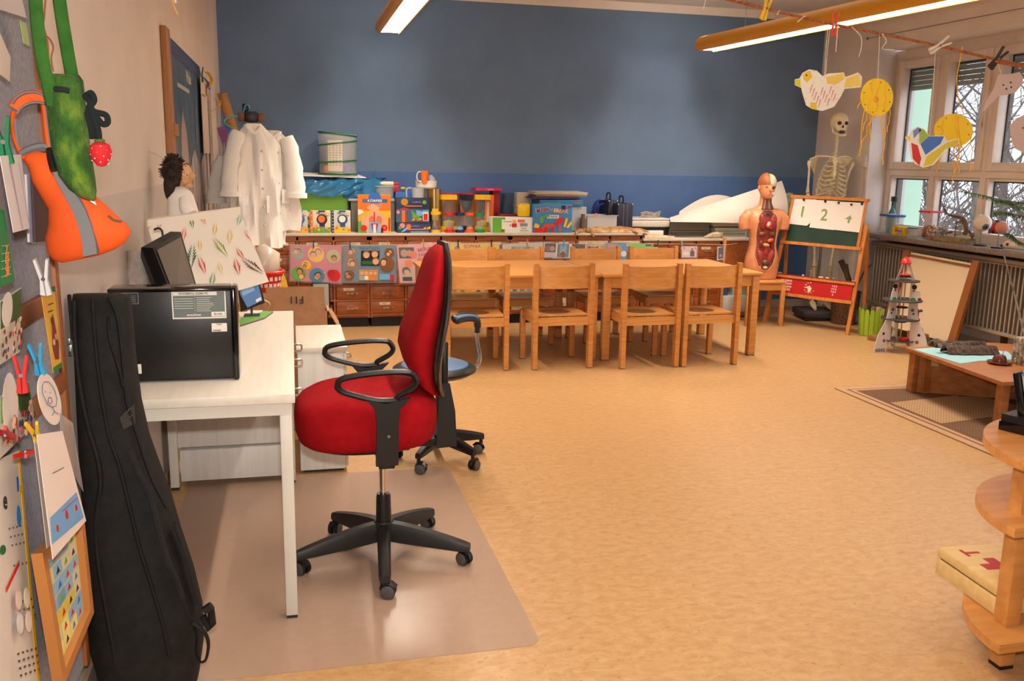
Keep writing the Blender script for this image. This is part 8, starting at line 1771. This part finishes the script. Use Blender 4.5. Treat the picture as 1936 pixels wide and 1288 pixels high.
# open neck loop and grey band
m = MB(); loop = [(28, 205), (38, 192), (55, 184), (75, 184), (88, 192), (92, 210), (96, 250), (104, 300), (112, 330)]
m.tube(smoothpath([oy(x, y, 2.33) for x, y in loop], 4), .0125, OF, 8, flat=(1.1, .6)); m.build('strap', t)
m = MB(); m.tube(smoothpath([oy(x-4, y-9, 2.325) for x, y in loop], 4), .0055, GB_, 6, flat=(.6, 1.3)); m.tube(smoothpath([oy(x+5, y+11, 2.325) for x, y in loop[:6]], 4), .0055, GB_, 6, flat=(.6, 1.3)); m.build('strap_binding', t)
m = MB(); m.tube(smoothpath([oy(26, 210, 2.345), oy(24, 235, 2.345), oy(28, 262, 2.345), oy(40, 290, 2.345), oy(48, 300, 2.345)], 4), .010, OF, 8, flat=(.5, 1.2)); m.build('strap', t)
m = MB(); m.tube(smoothpath([oy(29, 225, 2.34), oy(31, 250, 2.34), oy(35, 282, 2.34), oy(45, 300, 2.34)], 4), .0045, GB_, 6); m.tube(smoothpath([oy(40, 290, 2.335), oy(60, 280, 2.33), oy(84, 276, 2.33), oy(98, 285, 2.33)], 4), .007, GB_, 6); m.build('strap_binding', t)
m = MB()
band = [(106, 318), (118, 345), (134, 372), (150, 400), (161, 430), (168, 460), (170, 483)]
B_ = [oy(x, y, 2.30) for x, y in band]; w_ = Vector((.0135, 0, .003)); m.ring_tube([[p_-w_*(.65+.06*i), p_+w_*(.65+.06*i), p_+w_*(.65+.06*i)+Vector((0, .03, 0)), p_-w_*(.65+.06*i)+Vector((0, .03, 0))] for i, p_ in enumerate(B_)], GB_); m.build('reflective_band', t, label='grey reflective band')
m = MB(); m.tube([oy(95, 282, 2.31), oy(97, 300, 2.30), oy(103, 322, 2.29)], .008, BLACKP, 8); m.build('buckle', t)
m = MB(); m.tube([oy(205, 408, 2.325), oy(215, 416, 2.32), oy(230, 419, 2.325)], .003, K(110, 80, 60), 5); m.build('side_label', t)
m = MB(); m.prism([oy(165, 372, 2.29), oy(178, 378, 2.29), oy(182, 388, 2.29), oy(172, 382, 2.29)], (0, .004, 0), WHT); m.build('white_tag', t)
# cord hanging on the wall beside
m = MB(); m.tube(smoothpath([at(88, -20, X=-.57), at(84, 30, X=-.57), at(82, 60, X=-.57), at(95, 75, X=-.57), at(101, 90, X=-.57), at(97, 110, X=-.57), at(101, 135, X=-.57)], 5), .0022, K(160, 100, 66, .9), 5); m.tube(smoothpath([at(80, 45, X=-.568), at(90, 80, X=-.568), at(92, 130, X=-.568)], 4), .002, K(160, 100, 66, .9), 5); tag(m.build('brown_string'), 'thin brown string hanging on the wall between the green straps', 'string')

# ================================================================ guitar bag
GBG = nmat('black_nylon', (17, 16, 16), (27, 25, 24), (30, 30, 30), .75, 4, .3, 500, spec=.3)
GSH = nmat('black_nylon_side', (12, 11, 12), (19, 18, 18), (30, 30, 30), .7, 4, .3, 500, spec=.3)
t = thing('guitar_bag', 'tall padded black guitar bag leaning against the desk corner', 'bag', (-.42, 2.62, 0))
lev = [(556, 135, 232, .02, 2.66), (562, 118, 246, .06, 2.66), (600, 118, 250, .075, 2.65), (680, 124, 256, .085, 2.635), (760, 132, 266, .09, 2.62), (830, 142, 282, .095, 2.61), (890, 155, 303, .105, 2.60), (950, 160, 325, .115, 2.59), (1010, 160, 342, .12, 2.58), (1080, 158, 365, .125, 2.57), (1150, 162, 382, .125, 2.56), (1210, 172, 385, .125, 2.55), (1262, 188, 378, .12, 2.54)]
m = MB(); rings = []
def gp(px, py, Y): return at(px, py, Y=Y)
lastY = 2.54
for (y, xl, xr, d, Y) in lev:
    a, b = gp(xl, y, Y), gp(xr, y, Y); a.x = max(a.x, XL+.012); c = (a+b)/2; w_ = (b-a)/2
    rings.append([c+w_*math.copysign(abs(math.cos(q*PI/16))**.7, math.cos(q*PI/16))+Vector((0, d*math.copysign(abs(math.sin(q*PI/16))**.7, math.sin(q*PI/16)), 0)) for q in range(32)])
# bring the last ring to the floor
for (z, k) in ((.06, 1.0), (.012, .96), (.002, .85)):
    base = rings[len(lev)-1]; c = sum(base, Vector())/32; r = []
    for v in base: q = c+(v-c)*k; r.append(Vector((max(q.x, XL+.012), q.y, z)))
    if z < base[0].z: rings.append(r)
rings = rings[::-1]; m.ring_tube(rings, GBG); m.build('bag_body', t, sharp=60)
def onbag(px, py, lift=.0):
    for i in range(len(lev)-1):
        if lev[i][0] <= py <= lev[i+1][0]:
            q = (py-lev[i][0])/(lev[i+1][0]-lev[i][0]); xl = lerp(lev[i][1], lev[i+1][1], q); xr = lerp(lev[i][2], lev[i+1][2], q); d = lerp(lev[i][3], lev[i+1][3], q); Y = lerp(lev[i][4], lev[i+1][4], q)
            s = max(-1, min(1, (2*px-xl-xr)/(xr-xl))); yy = Y-d*(1-abs(s)**(2/.7))**.35-lift if abs(s) < 1 else Y; return at(px, py, Y=yy)
    Y = lev[-1][4] if py > 1000 else lev[0][4]; return at(px, py, Y=Y-.12-lift)
def seam(pts, r=.005, c=GSH, nm='piping', flat=None, n=5, lab=None, lift=0):
    m = MB(); m.tube([onbag(x, y, lift) for x, y in smooth2(pts)], r, c, 6, flat=flat); return m.build(nm, t, sharp=70, label=lab)
def smooth2(pts): return [(p_.x, p_.y) for p_ in smoothpath([(x, y, 0) for x, y in pts], 5)]
seam([(140, 570), (142, 640), (150, 720), (165, 800), (185, 870), (190, 920), (182, 980), (185, 1060), (200, 1150), (215, 1230), (218, 1260)], .007)
seam([(175, 566), (178, 620), (188, 720), (205, 820), (225, 880), (245, 960), (265, 1040), (290, 1120), (310, 1190), (320, 1240)], .006)
seam([(205, 562), (222, 600), (232, 680), (240, 760), (262, 830), (285, 900), (315, 960)], .005)
seam([(131, 560), (135, 600), (138, 640)], .006)
for (pts, r_) in (([(244, 850), (262, 890), (285, 940), (300, 1000), (318, 1060), (335, 1100), (345, 1130)], .022), ([(330, 990), (348, 1040), (362, 1090), (375, 1140)], .018)):
    seam(pts, r_, GBG, 'shoulder_strap', (.35, 1.0), lab=None, lift=.012)
seam([(345, 1130), (355, 1160), (365, 1180)], .012, GSH, 'shoulder_strap', (.4, 1), lift=.015)
m = MB(); q = at(390, 1160, Y=2.44); m.tube(smoothpath([at(366, 1178, Y=2.44), at(384, 1192, Y=2.43), at(394, 1215, Y=2.43), at(390, 1245, Y=2.43), at(380, 1252, Y=2.43), at(372, 1235, Y=2.43), at(373, 1205, Y=2.44), at(368, 1188, Y=2.44)], 5), .007, GSH, 8, flat=(.5, 1.2)); m.build('webbing_loop', t)
m = MB(); m.tube([at(386, 1155, Y=2.46), at(400, 1145, Y=2.46)], .012, BLACKP, 8); m.tube([at(384, 1165, Y=2.47), at(396, 1190, Y=2.47), at(402, 1180, Y=2.47), at(398, 1148, Y=2.47)], .010, GBG, 6); m.build('strap_buckle', t)
m = MB(); a = onbag(131, 655, .006); m.box(a+Vector((0, 0, .014)), (.008, .005, .016), STEEL, None, .002); m.box(a+Vector((.001, -.001, -.010)), (.010, .004, .030), STEEL, RM(0, 4, 0), .0015); m.box(a+Vector((.001, -.0035, -.018)), (.005, .002, .009), BLK, None); m.build('zipper_pull', t, label='silver zipper pull')
m = MB()
for dy in (0, 15): m.tube([onbag(233, 785+dy, .006), onbag(250, 770+dy, .006)], .0022, K(66, 54, 40), 5)
m.prism([onbag(226, 790, .003), onbag(254, 764, .003), onbag(256, 800, .003), onbag(234, 812, .003)], (0, -.002, 0), K(30, 24, 20)); m.build('brand_patch', t)
m = MB(); m.tube(smoothpath([onbag(205, 600, .004), onbag(207, 640, .015), onbag(222, 690, .02), onbag(232, 730, .006)], 5), .009, GSH, 8, flat=(.5, 1.2)); m.build('carry_handle', t)
m = MB(); q0 = at(160, 560, Y=2.78); m.cyl((q0.x, 2.84, ZD+.0), (q0.x, 2.84, ZD+.01), .02, BLU); m.bm.free()
